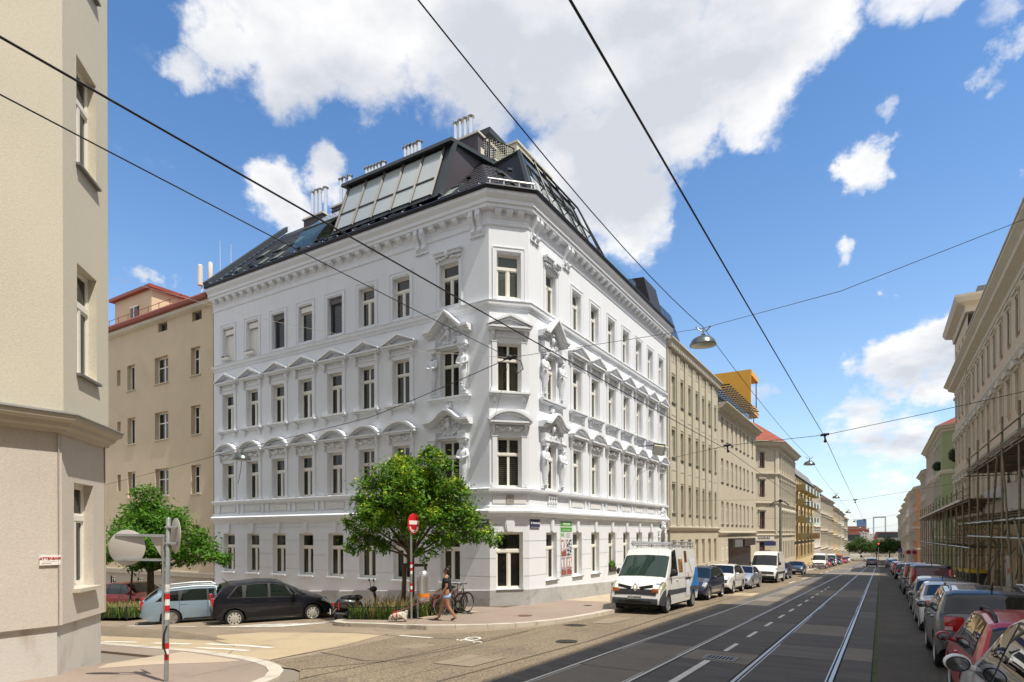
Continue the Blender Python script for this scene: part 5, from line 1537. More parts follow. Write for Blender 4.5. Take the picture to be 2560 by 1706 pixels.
put('cornice', sweep(Pt, [(0, 19.0), (.15, 19.0), (.2, 19.5), (.75, 19.75), (.95, 20.15), (.95, 20.35), (0, 20.4)], 'cornice', M['stone_trim']), r1, rel)
mb = MB(); mb.box(XR + .02, XR + 8, 65.1, 75.58, 18.9, 20.2); mb.box(XR + .8, XR + 7, 66, 74.5, 20.4, 21.4); put('roof', mb.mesh('roof', M['lead']), r1, rel)
mb = MB(); mb.quad((XR, 75.6, -8), (XR + 12, 75.6, -8), (XR + 12, 75.6, 20), (XR, 75.6, 20)); mb.quad((XR + .3, 26.1, 14), (XR + 12, 26.1, 14), (XR + 12, 26.1, 17), (XR + .3, 26.1, 17)); mb.quad((XR + .3, 26.1, 16.9), (XR + .3, 65.1, 16.9), (XR + 9, 65.1, 17.6), (XR + 9, 26.1, 17.6)); put('party_wall', mb.mesh('party_wall', M['stucco_tan']), r1, rel)
mb = MB(); mb.box(-.22, .22, -.12, 0, 0, 15)
for k in range(16): mb.box(-.3, .3, -.18, 0, .3 + k * .9, .75 + k * .9)
QU = mb.mesh('quoin_strip', M['stucco_sand']); F.put('quoin_strip', QU, 10.4, -.2)

colg = [2.2 + 2.4 * k for k in range(5)]
g3 = 3.2; yg = 91.0
HG = simple_hood(1.5, .2, .14, 0)
house('corner_house', 'green corner house with dark windows and a red roof behind the scaffolding', 'apartment house', [(XR, 105, -90, 14, [14 - c for c in colg]), (XR, yg, -45, g3 * 1.4142, [g3 * .707]), (XR + g3, yg - g3, 0, 10, [2.5, 5.5, 8])], (10, 95, -5.6), 13.0,
      [(.2, 2.6), (4.2, 6.6), (8.4, 10.8)], (-4, -1.5), 'stucco_green', 'stone_trim', 1.1, ledge=-.6, strings=((7.6, .25, .5),), corn=.7, cornh=.7, roof='red_tile', rise=2.0, hood=[HG], frame='frame_brown')
rf_ = [(105.1, 15.4, 12.9, 'stucco_pink', 'pinkish house in shade between the green house and a grey one', 'roof_metal'), (120.6, 16.6, 10.2, 'stucco_grey', 'dark grey house in shade with a bulky cornice on the right', 'roof_metal'), (149.0, 22, 9.2, 'stucco_orange', 'orange brown house across the second side street on the right', 'roof_metal'),
       (171.2, 20, 9.6, 'stucco_grey', 'grey house just beyond the orange one', 'roof_metal'), (191.4, 22, 9.4, 'stucco_white', 'pale house with a stepped cornice far down the right side', 'roof_metal'), (213.6, 28, 8.6, 'stucco_tan', 'tan house far down the right side', 'red_tile'),
       (241.8, 30, 7.8, 'stucco_sand', 'sand coloured house with planted roof far down the right side', 'roof_metal'), (272, 40, 6.6, 'stucco_grey', 'last grey house on the right before the trees', 'roof_metal')]
for y0, L, zt, wl, lb, rf in rf_:
    g = ground(4, y0 + L / 2); n = int(L / 2.5); fh = (zt - g - 4.4) / 3
    rows = [(g + 4.3 + fh * k + .5, g + 4.3 + fh * k + fh - .9) for k in range(3)]
    fc = [(XR, y0 + L, -90, L - .05, [1.3 + 2.5 * k for k in range(n)])]
    if 'orange' in lb: fc.append((XR, y0 + .05, 0, 11, [2.5, 5.5, 8.5]))
    house('terraced_house', lb, 'house', fc, (10, y0 + L / 2, g), zt, rows, (g + 1.2, g + 3.3), wl, 'stone_trim', 1.0, ledge=g + 4.0, strings=((rows[1][0] - .4, .25, .35),), corn=.75, cornh=.7, roof=rf, rise=1.2, hood=[HS1])
# plants hanging out of two windows of the green house come with the trees below

# ---- city on the far slope
cr_ = random.Random(11)
CB = [('city_house', M['stucco_sand']), ('city_house', M['stucco_white']), ('city_house', M['stucco_warm']), ('city_house', M['stucco_grey'])]
roofs = [M['red_tile'], M['red_metal'], M['roof_metal'], mat('tile_faded', (.30, .13, .085), .85, .15, .4)]
cols_ = ['sand coloured', 'white', 'warm beige', 'grey']
bl = []
for j, yy in enumerate((460, 560, 680, 820, 980, 1160)):
    for k in range(15):
        x = -150 * (yy / 460) + k * 22 * (yy / 460) + cr_.uniform(-6, 6)
        wd = cr_.uniform(14, 24) * (yy / 500); hh = cr_.uniform(9, 15); zt = -8 + (yy - 460) * .0135 + cr_.uniform(-3, 3) * (yy / 600)
        i = cr_.randrange(4); mb = MB(); mb.box(-wd / 2, wd / 2, 0, 14, -30, 0)
        for q in range(int(wd / 4)):
            pass
        o = mb.obj('city_house', CB[i][1], None, (x, yy, zt)); tag(o, 'tiny distant city house on the far slope beyond the street trees', 'house', 'distant city houses')
        mb = MB(); mb.prism([(-wd / 2 - .5, 0), (wd / 2 + .5, 0), (wd / 2 - 1, 4), (-wd / 2 + 1, 4)], -.5, 14.5); mb.obj('roof', roofs[cr_.randrange(4)], o)
        mb = MB(); [mb.box(-wd / 2 + 1.5 + 3.2 * q, -wd / 2 + 2.8 + 3.2 * q, -.05, 0, -3.4 - 4 * r, -1.6 - 4 * r) for q in range(int(wd / 3.2)) for r in range(2)]
        if mb.v: mb.obj('windows', M['glass_far'], o)['kind'] = 'stuff'
o = thing('tower_block', 'blue glass tower block on the skyline at the end of the street', 'tower', (-35, 1500, -20))
mb = MB(); mb.box(-9, 9, 0, 18, 0, 47); mb.obj('body', mat('tower_blue', (.10, .19, .36), .4, .15, .1), o); mb = MB(); [mb.box(-9.1, 9.1, -.1, 18.1, 5 + 6 * k, 6.2 + 6 * k) for k in range(7)]; mb.obj('floor_bands', mat('tower_band', (.2, .3, .45), .4), o)
o = thing('portal_frame', 'pale grey portal shaped high-rise frame on the skyline right of the blue tower', 'high-rise', (-2, 1500, -20))
mb = MB(); mb.box(-12, -9.5, 0, 8, 0, 50); mb.box(9.5, 12, 0, 8, 0, 50); mb.box(-12, 12, 0, 8, 50, 53); mb.obj('frame', mat('tower_grey', (.42, .46, .52), .6), o)
# ------------------------------------------------------------------ vehicles
def paintm(name, col, rough=.35, metal=0.0, coat=1.0):
    return mat(name, col, rough, .03, 1.0, coat=coat, metal=metal)


mat('car_black', (.006, .007, .013), .3, .03, 1, coat=.5, spec=.25); paintm('car_ltblue', (.27, .38, .47), .35, .35); paintm('car_white', (.72, .72, .71)); paintm('van_white', (.74, .74, .71), .4, 0, .6)
paintm('car_silver', (.42, .45, .49), .35, .5); paintm('car_navy', (.018, .022, .06), .3); paintm('car_blue', (.012, .02, .09), .3); mat('car_red', (.50, .008, .016), .28, .03, 1, coat=.55, spec=.35); paintm('car_grey', (.075, .078, .082), .3, .4)
paintm('car_dark', (.03, .034, .036), .3, .2); paintm('car_maroon', (.085, .010, .022), .35); paintm('car_green', (.02, .035, .03), .3); paintm('truck_orange', (.5, .14, .02), .5, 0, .3); paintm('car_blue2', (.022, .036, .06), .3, .2)
mat('tyre', (.018, .018, .018), .85, .15, 6); mat('rim_silver', (.55, .56, .57), .35, .06, 4, metal=.8); mat('hubcap', (.55, .54, .50), .45, .06, 4, metal=.3); mat('trim_black', (.022, .023, .025), .6, .1, 5); mat('bumper_grey', (.055, .06, .072), .65, .08, 4)
mat('chrome', (.75, .75, .76), .12, .03, 3, metal=1); mat('lamp_red', (.42, .012, .018), .15, .05, 3, coat=1); mat('lamp_amber', (.5, .12, .01), .2, .05, 3, coat=1); mat('lamp_clear', (.62, .63, .60), .1, .08, 6, metal=.5, coat=1)
mat('lamp_yellowed', (.45, .42, .28), .15, .08, 6, metal=.2, coat=1); mat('interior', (.03, .03, .032), .8, .1, 3); mat('seat_grey', (.09, .09, .095), .9, .1, 3); mat('plate_white', (.72, .72, .70), .5, .02)
mat('dash_paper', (.65, .68, .62), .8); mat('vest_green', (.05, .42, .27), .8)
glassmat('car_glass', (.22, .33, .29), 1.6, .008, .42, (.014, .026, .023))
glassmat('car_glass_dark', (.12, .14, .14), 1.6, .008, .60, (.008, .010, .011))


def lerp_prof(P, x):
    if x <= P[0][0]: return P[0][1]
    for a, b in zip(P, P[1:]):
        if x <= b[0]:
            t = (x - a[0]) / max(1e-6, b[0] - a[0]); return a[1] + (b[1] - a[1]) * t
    return P[-1][1]


class Shell:
    """car body as one lofted surface: x runs from tail (0) to nose (L), y left, z up"""
    def __init__(s, sp):
        s.sp = sp; s.L = sp['top'][-1][0]; s.W = sp['W'] / 2

    def hw(s, x):
        e = s.sp.get('round', .45); r = s.sp.get('taper', .13); a = x / e if x < e else 1; b = (s.L - x) / e if s.L - x < e else 1
        f = min(a, b); f = max(0, min(1, f)); return s.W * (1 - r * (1 - math.sqrt(max(0, 1 - (1 - f) ** 2))))

    def bottom(s, x):
        sp = s.sp; z = lerp_prof(sp['sill'], x)
        for xc in sp['wheels']:
            ra = sp['wr'] + .055; d = abs(x - xc)
            if d < ra: z = max(z, sp['wr'] + math.sqrt(ra * ra - d * d) * .98)
        return z

    def section(s, x):
        sp = s.sp; w = s.hw(x); zt = lerp_prof(sp['top'], x); zb = s.bottom(x); be = min(lerp_prof(sp['belt'], x), zt - .07); z0 = lerp_prof(sp['sill'], x)
        be = max(be, zb + .06); up = max(0, zt - be); wr = w * .965 - min(.30, max(0, up - .07) * sp.get('tumble', .36)) - .015
        f = lambda t: max(zb + (be - zb) * t * .6, z0 + (be - z0) * t) if t > 0 else zb
        z1, z2 = max(zb + .015, z0 + (be - z0) * .35), max(zb + .03, z0 + (be - z0) * .62)
        P = [(w * .965, zb), (w * .995, z1), (w * 1.0, z2), (w * .965, be)]
        P.append(((w * .965 + wr) / 2 + .012 * (up > .2), be + (zt - .045 - be) * .5)); P.append((wr, zt - .045)); P.append((wr * .80, zt - .008)); P.append((0, zt + .012))
        return P

    def at(s, x, k):
        P = s.section(x); i = min(6, max(0, int(k))); t = k - i
        return Vector((x, P[i][0] + (P[i + 1][0] - P[i][0]) * t, P[i][1] + (P[i + 1][1] - P[i][1]) * t))

    def body(s, m):
        sp = s.sp; xs = set([0, s.L])
        for P in (sp['top'], sp['belt'], sp['sill']): xs |= {p[0] for p in P}
        for xc in sp['wheels']:
            for i in range(15): xs.add(round(xc - (sp['wr'] + .056) * math.cos(PI * i / 14), 4))
        n = 44
        xs |= {round(s.L * i / n, 4) for i in range(n + 1)} | {.02, .06, .12, s.L - .02, s.L - .06, s.L - .12}
        xs = sorted(x for x in xs if 0 <= x <= s.L); X = [xs[0]]
        for x in xs[1:]:
            if x - X[-1] > .012: X.append(x)
        X[-1] = s.L
        mb = MB(); rows = []
        for x in X:
            P = s.section(x); o = len(mb.v)
            mb.v += [(x, -p[0], p[1]) for p in P[:-1]] + [(x, 0, P[-1][1])] + [(x, p[0], p[1]) for p in reversed(P[:-1])]; rows.append(o)
        k = 15
        for a, b in zip(rows, rows[1:]):
            for j in range(k - 1): mb.f.append((a + j, b + j, b + j + 1, a + j + 1))
        mb.f.append(tuple(rows[0] + j for j in range(k))); mb.f.append(tuple(rows[-1] + j for j in reversed(range(k))))
        mb.m = [0] * len(mb.f)
        return mb.mesh('body', m, True, 38)

    def patch(s, x0, x1, k0, k1, m, name, side=1, off=.006, nx=6, nk=4, xt0=None, xt1=None):
        """panel lying on the body: from x0..x1 along the lower edge, xt0..xt1 along the upper edge"""
        xt0 = x0 if xt0 is None else xt0; xt1 = x1 if xt1 is None else xt1
        mb = MB()
        ks = [k0 + (k1 - k0) * j / nk for j in range(nk + 1)]
        for j, k in enumerate(ks):
            t = j / nk; a, b = x0 + (xt0 - x0) * t, x1 + (xt1 - x1) * t
            for i in range(nx + 1):
                x = a + (b - a) * i / nx; p = s.at(x, k); e = .01
                q = s.at(min(s.L, x + e), k) - s.at(max(0, x - e), k); r = s.at(x, min(7, k + .05)) - s.at(x, max(0, k - .05)); n = q.cross(r)
                n = n.normalized() if n.length > 1e-9 else Vector((0, 1, 0))
                if n.y < -1e-4 or (abs(n.y) <= 1e-4 and n.z < 0): n = -n
                if k > 6.2 and n.z < 0 and abs(n.y) < .5: n = -n
                p = p + n * off; mb.v.append((p.x, p.y * side, p.z))
        for j in range(nk):
            for i in range(nx):
                o = j * (nx + 1) + i; mb.f.append((o, o + 1, o + nx + 2, o + nx + 1))
        mb.m = [0] * len(mb.f); me = bpy.data.meshes.new(name); me.from_pydata(mb.v, [], mb.f); me.materials.append(m)
        me.polygons.foreach_set('use_smooth', [True] * len(me.polygons)); return me

    def across(s, x0, x1, m, name, k0=5.15, off=.006, n=8):
        """screen across the car from x0 (low) to x1 (high)"""
        mb = MB(); ks = [k0 + (7 - k0) * j / 6 for j in range(7)]
        for i in range(n + 1):
            x = x0 + (x1 - x0) * i / n; d = s.at(min(s.L, x + .02), 7) - s.at(max(0, x - .02), 7); nn = Vector((-d.z, 0, d.x)).normalized()
            if nn.z < 0: nn = -nn
            row = [s.at(x, k) + nn * off for k in ks]
            for p in row: mb.v.append((p.x, -p.y, p.z))
            for p in reversed(row[:-1]): mb.v.append((p.x, p.y, p.z))
        w = 13
        for i in range(n):
            for j in range(w - 1): o = i * w + j; mb.f.append((o, o + 1, o + w + 1, o + w))
        me = bpy.data.meshes.new(name); me.from_pydata(mb.v, [], mb.f); me.materials.append(m); me.polygons.foreach_set('use_smooth', [True] * len(me.polygons)); return me


def wheel_meshes(r, style):
    t = MB(); w = .10
    t.lathe([(r * .70, -w), (r * .9, -w), (r * .985, -w * .75), (r, -w * .4), (r, w * .4), (r * .985, w * .75), (r * .9, w), (r * .71, w * .96)], 28, axis='y', cap=False)
    rim = MB(); y = w * .72
    if style == 'cap':
        rim.lathe([(0.001, w * 1.0), (r * .2, w * 1.0), (r * .42, w * .92), (r * .64, w * .86), (r * .72, w * .97), (r * .72, 0), (r * .5, 0)], 28, axis='y')
        for k in range(10):
            a = 2 * PI * k / 10; c, s_ = math.cos(a), math.sin(a)
            rim.k = 1; rim.box(-.020, .020, w * .8, w * 1.0, r * .47, r * .62); rim.k = 0
            for i in range(len(rim.v) - 8, len(rim.v)):
                x, yy, z = rim.v[i]; rim.v[i] = (x * c + z * s_, yy, -x * s_ + z * c)
    else:
        rim.lathe([(r * .72, w * .93), (r * .66, w * .97), (r * .65, -.02), (r * .12, -.02)], 28, axis='y', cap=False); rim.k = 1; rim.lathe([(r * .65, -.03), (.001, -.03)], 20, axis='y', cap=False); rim.k = 0
        n = {'five': 5, 'ten': 9, 'steel': 12}[style]
        for k in range(n):
            a = 2 * PI * k / n; wd = .045 if style == 'five' else .022
            for dx in ((-.03, .03) if style == 'five' else (0,)):
                q = MB(); q.box(dx - wd / 2, dx + wd / 2, y - .02, y + .012, r * .06, r * .67); c, s_ = math.cos(a), math.sin(a)
                rim.add([(x * c + z * s_, yy, -x * s_ + z * c) for x, yy, z in q.v], q.f)
        rim.lathe([(0.001, y + .02), (r * .13, y + .015), (r * .15, y - .02)], 14, axis='y')
    return t.mesh('wheel', M['tyre'], True, 50), rim.mesh('rim', [M['hubcap' if style == 'cap' else 'rim_silver'], M['gap_dark']], False)


SPECS = {
    'hatch': dict(W=1.76, L=4.2, wr=.31, wheels=(.78, 3.36), sill=[(0, .42), (.3, .26), (3.9, .24), (4.2, .3)], belt=[(0, .98), (4.2, .84)],
                  top=[(0, .52), (.03, .90), (.18, 1.08), (.36, 1.36), (.55, 1.44), (1.4, 1.50), (2.1, 1.48), (2.35, 1.42), (3.15, .97), (3.9, .80), (4.12, .64), (4.2, .45)], scr=(3.10, 2.36), rear=(.17, .42), win=[(.62, 1.2, .72, 1.2, 'q'), (1.24, 2.05, 1.26, 2.05, 'r'), (2.11, 3.0, 2.11, 2.42, 'f')], doors=(1.22, 2.08, 2.98)),
    'wagon': dict(W=1.83, L=4.7, wr=.325, wheels=(.98, 3.79), sill=[(0, .40), (.3, .24), (4.4, .22), (4.7, .3)], belt=[(0, .99), (4.7, .86)],
                  top=[(0, .5), (.04, .92), (.12, 1.0), (.55, 1.32), (.85, 1.40), (1.8, 1.46), (2.5, 1.44), (2.8, 1.37), (3.5, .99), (4.4, .83), (4.62, .66), (4.7, .45)], scr=(3.46, 2.8), rear=(.12, .56), win=[(.52, 1.25, .86, 1.25, 'q'), (1.3, 2.22, 1.42, 2.22, 'r'), (2.29, 3.3, 2.29, 2.85, 'f')], doors=(1.28, 2.25, 3.3)),
    'mpv': dict(W=1.78, L=4.27, wr=.32, wheels=(.72, 3.50), sill=[(0, .40), (.25, .25), (4.0, .23), (4.27, .32)], belt=[(0, 1.08), (4.27, .90)],
                top=[(0, .5), (.03, 1.0), (.16, 1.2), (.34, 1.45), (.6, 1.53), (1.5, 1.605), (2.1, 1.59), (2.42, 1.51), (3.3, 1.05), (3.9, .88), (4.18, .70), (4.27, .48)], scr=(3.3, 2.42), rear=(.1, .36), win=[(.52, 1.0, .86, 1.0, 'q'), (1.10, 1.88, 1.16, 1.88, 'r'), (1.97, 2.78, 1.97, 2.5, 'f'), (2.86, 3.16, 2.62, 2.72, 'q')], doors=(1.04, 1.92, 2.85)),
    'suv': dict(W=1.85, L=4.4, wr=.345, wheels=(.86, 3.48), sill=[(0, .46), (.3, .30), (4.1, .28), (4.4, .4)], belt=[(0, 1.10), (4.4, .98)],
                top=[(0, .6), (.03, 1.02), (.16, 1.14), (.40, 1.48), (.6, 1.56), (1.5, 1.63), (2.2, 1.61), (2.5, 1.54), (3.25, 1.10), (4.0, .98), (4.3, .80), (4.4, .55)], scr=(3.2, 2.5), rear=(.15, .46), win=[(.62, 1.18, .80, 1.18, 'q'), (1.24, 2.12, 1.3, 2.12, 'r'), (2.19, 3.12, 2.19, 2.56, 'f')], doors=(1.21, 2.15, 3.08)),
    'sedan': dict(W=1.80, L=4.55, wr=.32, wheels=(1.0, 3.65), sill=[(0, .40), (.3, .24), (4.3, .22), (4.55, .3)], belt=[(0, .98), (4.55, .86)],
                  top=[(0, .5), (.03, .92), (.14, 1.02), (.62, 1.04), (1.3, 1.37), (1.6, 1.43), (2.2, 1.45), (2.55, 1.40), (3.35, .98), (4.25, .82), (4.47, .66), (4.55, .45)], scr=(3.3, 2.56), rear=(.68, 1.28), win=[(1.25, 1.42, 1.35, 1.42, 'q'), (1.46, 2.2, 1.56, 2.2, 'r'), (2.26, 3.15, 2.26, 2.6, 'f')], doors=(1.42, 2.23, 3.15)),
    'van': dict(W=2.0, L=5.35, wr=.34, wheels=(1.0, 4.45), tumble=.10, taper=.10, sill=[(0, .45), (.3, .34), (5.0, .30), (5.35, .36)], belt=[(0, 1.32), (4.4, 1.32), (5.35, 1.05)],
                top=[(0, 1.2), (.03, 2.30), (.15, 2.42), (.5, 2.45), (3.2, 2.45), (3.72, 2.36), (3.86, 2.18), (4.66, 1.30), (5.12, 1.04), (5.27, .86), (5.35, .55)], scr=(4.62, 3.90), rear=None, win=[(3.25, 4.22, 3.25, 3.66, 'f')], doors=(1.1, 2.2, 3.2, 4.30)),
    'smallvan': dict(W=1.82, L=4.4, wr=.31, wheels=(.75, 3.5), tumble=.14, sill=[(0, .42), (.3, .28), (4.1, .25), (4.4, .34)], belt=[(0, 1.08), (4.4, .95)],
                     top=[(0, 1.0), (.03, 1.66), (.12, 1.78), (.4, 1.82), (2.0, 1.84), (2.4, 1.76), (3.25, 1.14), (4.0, .98), (4.3, .80), (4.4, .5)], scr=(3.2, 2.42), rear=(.04, .10), win=[(2.1, 3.05, 2.1, 2.5, 'f')], doors=(1.2, 2.05, 3.05)),
}


def vehicle(kind, name, label, cat, loc, rz, paint, rim='five', glass='car_glass', group=None, pitch=0.0, face='front', detail=2, roll=0.0, scale=1.0, bumper=None, rails=False, plate=None, light='lamp_clear', sillm=None):
    sp = SPECS[kind]; sh = Shell(sp); L = sh.L
    o = thing(name, label, cat, loc, rz, group, rot=(roll, pitch, rz)); o.scale = (scale,) * 3
    oc = (-L / 2, 0, 0)
    A = lambda nm, me, par=o: put(nm, me, par, oc if par is o else (0, 0, 0))
    A('body', sh.body(M[paint]))
    mb = MB(); W = sh.W; mb.box(.25, L - .25, -W + .26, W - .26, .2, .62)
    for xc in sp['wheels']:
        n = 10; ra = sp['wr'] + .05
        for s in (-1, 1):
            for i in range(n):
                a, b = PI * i / n, PI * (i + 1) / n; y0, y1 = s * (W - .02), s * (W - .3)
                mb.quad((xc + ra * math.cos(a), y0, sp['wr'] + ra * math.sin(a)), (xc + ra * math.cos(b), y0, sp['wr'] + ra * math.sin(b)), (xc + ra * math.cos(b), y1, sp['wr'] + ra * math.sin(b)), (xc + ra * math.cos(a), y1, sp['wr'] + ra * math.sin(a)))
    A('underbody', mb.mesh('underbody', M['gap_dark']))
    key = (round(sp['wr'], 3), rim)
    if key not in WIN: WIN[key] = wheel_meshes(*key)
    tm, rm = WIN[key]
    for xc in sp['wheels']:
        for s in (-1, 1):
            w = put('wheel', tm, o, (oc[0] + xc, s * (W - .115), sp['wr']), 0 if s > 0 else PI); put('rim', rm, w)
    G = M[glass]
    A('windscreen', sh.across(sp['scr'][0], sp['scr'][1], G, 'windscreen', 5.12))
    if sp['rear']: A('rear_window', sh.across(sp['rear'][0], sp['rear'][1], M['car_glass_dark'], 'rear_window', 5.3))
    k1 = 4.86
    for s in (-1, 1):
        for (a, b, c, d, t) in sp['win']:
            A('side_window', sh.patch(a, b, 3.14, k1, M['car_glass_dark'] if t == 'q' else G, 'side_window', s, .007, 8, 6, c, d))
        # black band round the side glass
        a0, b0 = sp['win'][0], sp['win'][-1]
        A('window_trim', sh.patch(a0[0] - .05, b0[1] + .07, 3.06, 4.93, M['trim_black'], 'window_trim', s, .003, 14, 5, a0[2] - .05, b0[3] + .04))
        for x in sp['doors']: A('door_gap', sh.patch(x - .006, x + .006, .6, 3.02, M['gap_dark'], 'door_gap', s, .003, 1, 8))
        for x in sp['doors'][:-1] if kind != 'van' else sp['doors'][-2:-1]:
            p = sh.at(x + .14, 2.66); mb = MB(); mb.box(-.09, .09, -.02, .035, -.018, .018); me = bevel(mb.mesh('door_handle', M[paint] if sillm != 'dark' else M['trim_black']), .012); put('door_handle', me, o, (oc[0] + p.x, s * p.y, p.z))
        xm = sp['win'][-1][1] - .12 if kind != 'mpv' else 2.80
        p = sh.at(xm, 3.35); mb = MB(); mb.ball((.02, .13, .045), .1, 14, 8, (.85, 1.05, .78)); mb.tube([(.0, -.02, -.01), (.0, .08, .02)], .03, 6); me = mb.mesh('mirror', M[paint] if kind != 'van' else M['trim_black'], True)
        mo = put('mirror', me, o, (oc[0] + p.x, s * p.y, p.z)); mo.scale = (1, s, 1.7 if kind == 'van' else 1)
        mb = MB(); mb.lathe([(.001, -.069), (.088, -.066)], 18, (0, .13, .045), 'x', (1, .76), False); put('mirror_rim', mb.mesh('mirror_rim', M['trim_black']), mo); mb = MB(); mb.lathe([(.001, -.0725), (.076, -.0705)], 18, (0, .13, .045), 'x', (1, .74), False); put('mirror_glass', mb.mesh('mirror_glass', mat('mirror_dark', (.25, .26, .27), .08, .05, 2, metal=1)), mo)
        if bumper: A('side_strip', sh.patch(.3, L - .75, 1.05, 1.7, M[bumper], 'side_strip', s, .012, 24, 2))
        elif detail > 1: A('sill_strip', sh.patch(sp['wheels'][0] + sp['wr'] + .1, sp['wheels'][1] - sp['wr'] - .1, .02, .28, M['trim_black'], 'sill_strip', s, .006, 8, 1))
    # interior
    mb = MB(); zb = .55; mb.box(sp['win'][0][0] - .1, sp['scr'][0] - .1, -W + .22, W - .22, zb, zb + .12)
    if sp['rear'] or kind == 'van' or 1:
        xs = [sp['doors'][-2] + .1] + ([sp['doors'][0] + .05] if kind not in ('van', 'smallvan') else [])
        for x in xs:
            for s in (-.42, .42): mb.box(x - .12, x + .05, s * W - .22, s * W + .22, zb + .1, lerp_prof(sp['belt'], x) + .12); mb.box(x - .1, x - .0, s * W - .12, s * W + .12, lerp_prof(sp['belt'], x) + .15, lerp_prof(sp['belt'], x) + .34)
    mb.box(sp['scr'][0] - .5, sp['scr'][0] - .12, -W + .2, W - .2, zb + .1, lerp_prof(sp['belt'], sp['scr'][0]) - .02)
    A('interior', mb.mesh('interior', M['seat_grey']))
    # nose
    xn = L; zn = lerp_prof(sp['top'], L - .12)
    bm_ = M[bumper] if bumper else M[paint]
    if bumper: A('bumper', sh.patch(L - .55, L - .015, .0, 2.35, bm_, 'bumper', 1, .015, 10, 5)); A('bumper', sh.patch(L - .55, L - .015, .0, 2.35, bm_, 'bumper', -1, .015, 10, 5))
    hw = sh.hw(L) * .98
    mb = MB(); z0 = lerp_prof(sp['sill'], L); z1 = lerp_prof(sp['top'], L)
    mb.box(L - .03, L + .035, -hw + .02, hw - .02, z0, z1 + .02); me = bevel(mb.mesh('bumper', bm_), .03, 2); A('bumper', me)
    mb = MB(); mb.box(L + .02, L + .042, -hw * .7, hw * .7, z0 + .03, z0 + .12); A('air_intake', mb.mesh('air_intake', M['gap_dark']))
    for s in (-1, 1):
        lv = kind in ('van', 'smallvan')
        A('headlight', sh.patch(L - (.62 if kind == 'van' else .46), L - .07, 2.5 if lv else 2.75, 5.5 if lv else 5.85, M[light], 'headlight', s, .012, 6, 6, L - (.50 if lv else .34), L - (.16 if lv else .10)))
    mb = MB(); xg0, xg1 = L - .13, L - .04
    A('grille', sh.across(L - .035, L - .10, M['trim_black'], 'grille', 5.6, .012, 3))
    # tail
    mb = MB(); zt0, zt1 = lerp_prof(sp['sill'], 0), lerp_prof(sp['top'], .0)
    hw = sh.hw(0) * .98
    mb.box(-.035, .04, -hw + .02, hw - .02, zt0, min(zt1 + .04, zt0 + .28)); A('bumper', bevel(mb.mesh('bumper', bm_), .03, 2))
    for s in (-1, 1):
        tall = kind in ('van', 'smallvan')
        zl0, zl1 = (.95, 1.62) if tall else (lerp_prof(sp['belt'], 0) - .30, lerp_prof(sp['belt'], 0) - .02)
        mb = MB(); y0, y1 = sorted((s * (hw - .16 if tall else hw - .30), s * (hw + .012))); mb.box(-.03, .16, y0, y1, zl0, zl1); A('tail_light', bevel(mb.mesh('tail_light', M['lamp_red']), .03, 2))
        mb = MB(); y0, y1 = sorted((s * (hw - .12), s * (hw + .004))); mb.box(-.036, .05, y0, y1, zl0 - .10 if tall else zl0 + .02, zl0 - .0 if tall else zl0 + .09); A('reversing_light', mb.mesh('reversing_light', M['lamp_clear']))
    for x, z, sgn in ((L + .05, z0 + .22 if kind != 'van' else .60, 1), (-.045, zt0 + .42 if kind != 'van' else .9, -1)):
        mb = MB(); mb.box(-.008, .008, -.26, .26, -.055, .055); pl = put('number_plate', mb.mesh('number_plate', M['plate_white']), o, (oc[0] + x, 0, z))
        mb = MB(); mb.box(-.009, .009, .225 if sgn > 0 else .225, .255, -.05, .05); mb2 = mb
        if detail > 1: put('plate_band', mb.mesh('plate_band', M['sign_blue']), pl)
        if plate and sgn == face_sign(face): text(plate, .10, M['ink'], pl, (.0095 * sgn, 0, 0), (PI / 2, 0, PI / 2 * sgn), bold=True)
    if rails:
        for s in (-1, 1):
            mb = MB(); xs = [sp['rear'][1] + .15 + (sp['scr'][1] - sp['rear'][1] - .3) * i / 10 for i in range(11)]; pts = []
            for i, x in enumerate(xs): p = sh.at(x, 5.6); pts.append((x, s * p.y, p.z + (.055 if 0 < i < 10 else -.01)))
            mb.tube(pts, .022, 6); A('roof_rail', mb.mesh('roof_rail', M['trim_black'] if rails == 'dark' else M['alu'], True))
    mb = MB(); mb.tube([(sp['rear'][1] + .2 if sp['rear'] else 3.5, 0, lerp_prof(sp['top'], .9)), (sp['rear'][1] + .02 if sp['rear'] else 3.4, 0, lerp_prof(sp['top'], .9) + .16)], [.02, .006], 5); A('aerial', mb.mesh('aerial', M['trim_black']))
    return o, sh


def face_sign(f): return 1 if f == 'front' else -1


def zg(x, y): return ground(x, y) + .012


PIT = math.atan(.0327)
# -- diagonal parking on the side street, noses to the houses
hd = R(61)
def diag(xw, yw, kind):
    """car whose right rear wheel stands at (xw, yw)"""
    sp = SPECS[kind]; d = Vector((math.cos(hd), math.sin(hd))) * .94; n = Vector((-d.y, d.x))
    p = Vector((xw, yw)) + d * (sp['top'][-1][0] / 2 - sp['wheels'][0]) + n * (sp['W'] / 2 - .02)
    return (p.x, p.y, zg(p.x, p.y))
vehicle('mpv', 'parked_car', 'black compact family car parked nose to the white house beside the scooter', 'car', diag(-18.95, 12.72, 'mpv'), hd, 'car_black', 'cap', 'car_glass', 'cars parked on the side street', -.012, roll=.05, scale=.94)
vehicle('wagon', 'parked_car', 'light blue estate car parked on the side street beside the black one', 'car', diag(-21.75, 12.1, 'wagon'), hd, 'car_ltblue', 'five', 'car_glass', 'cars parked on the side street', -.012, roll=.05, rails=True, scale=.94)
p = (-31.6, 15.9)
vehicle('hatch', 'parked_car', 'red car half hidden behind the grass bed at the left', 'car', (*p, zg(*p)), R(10), 'car_red', 'five', 'car_glass', 'cars parked on the side street', -.05)

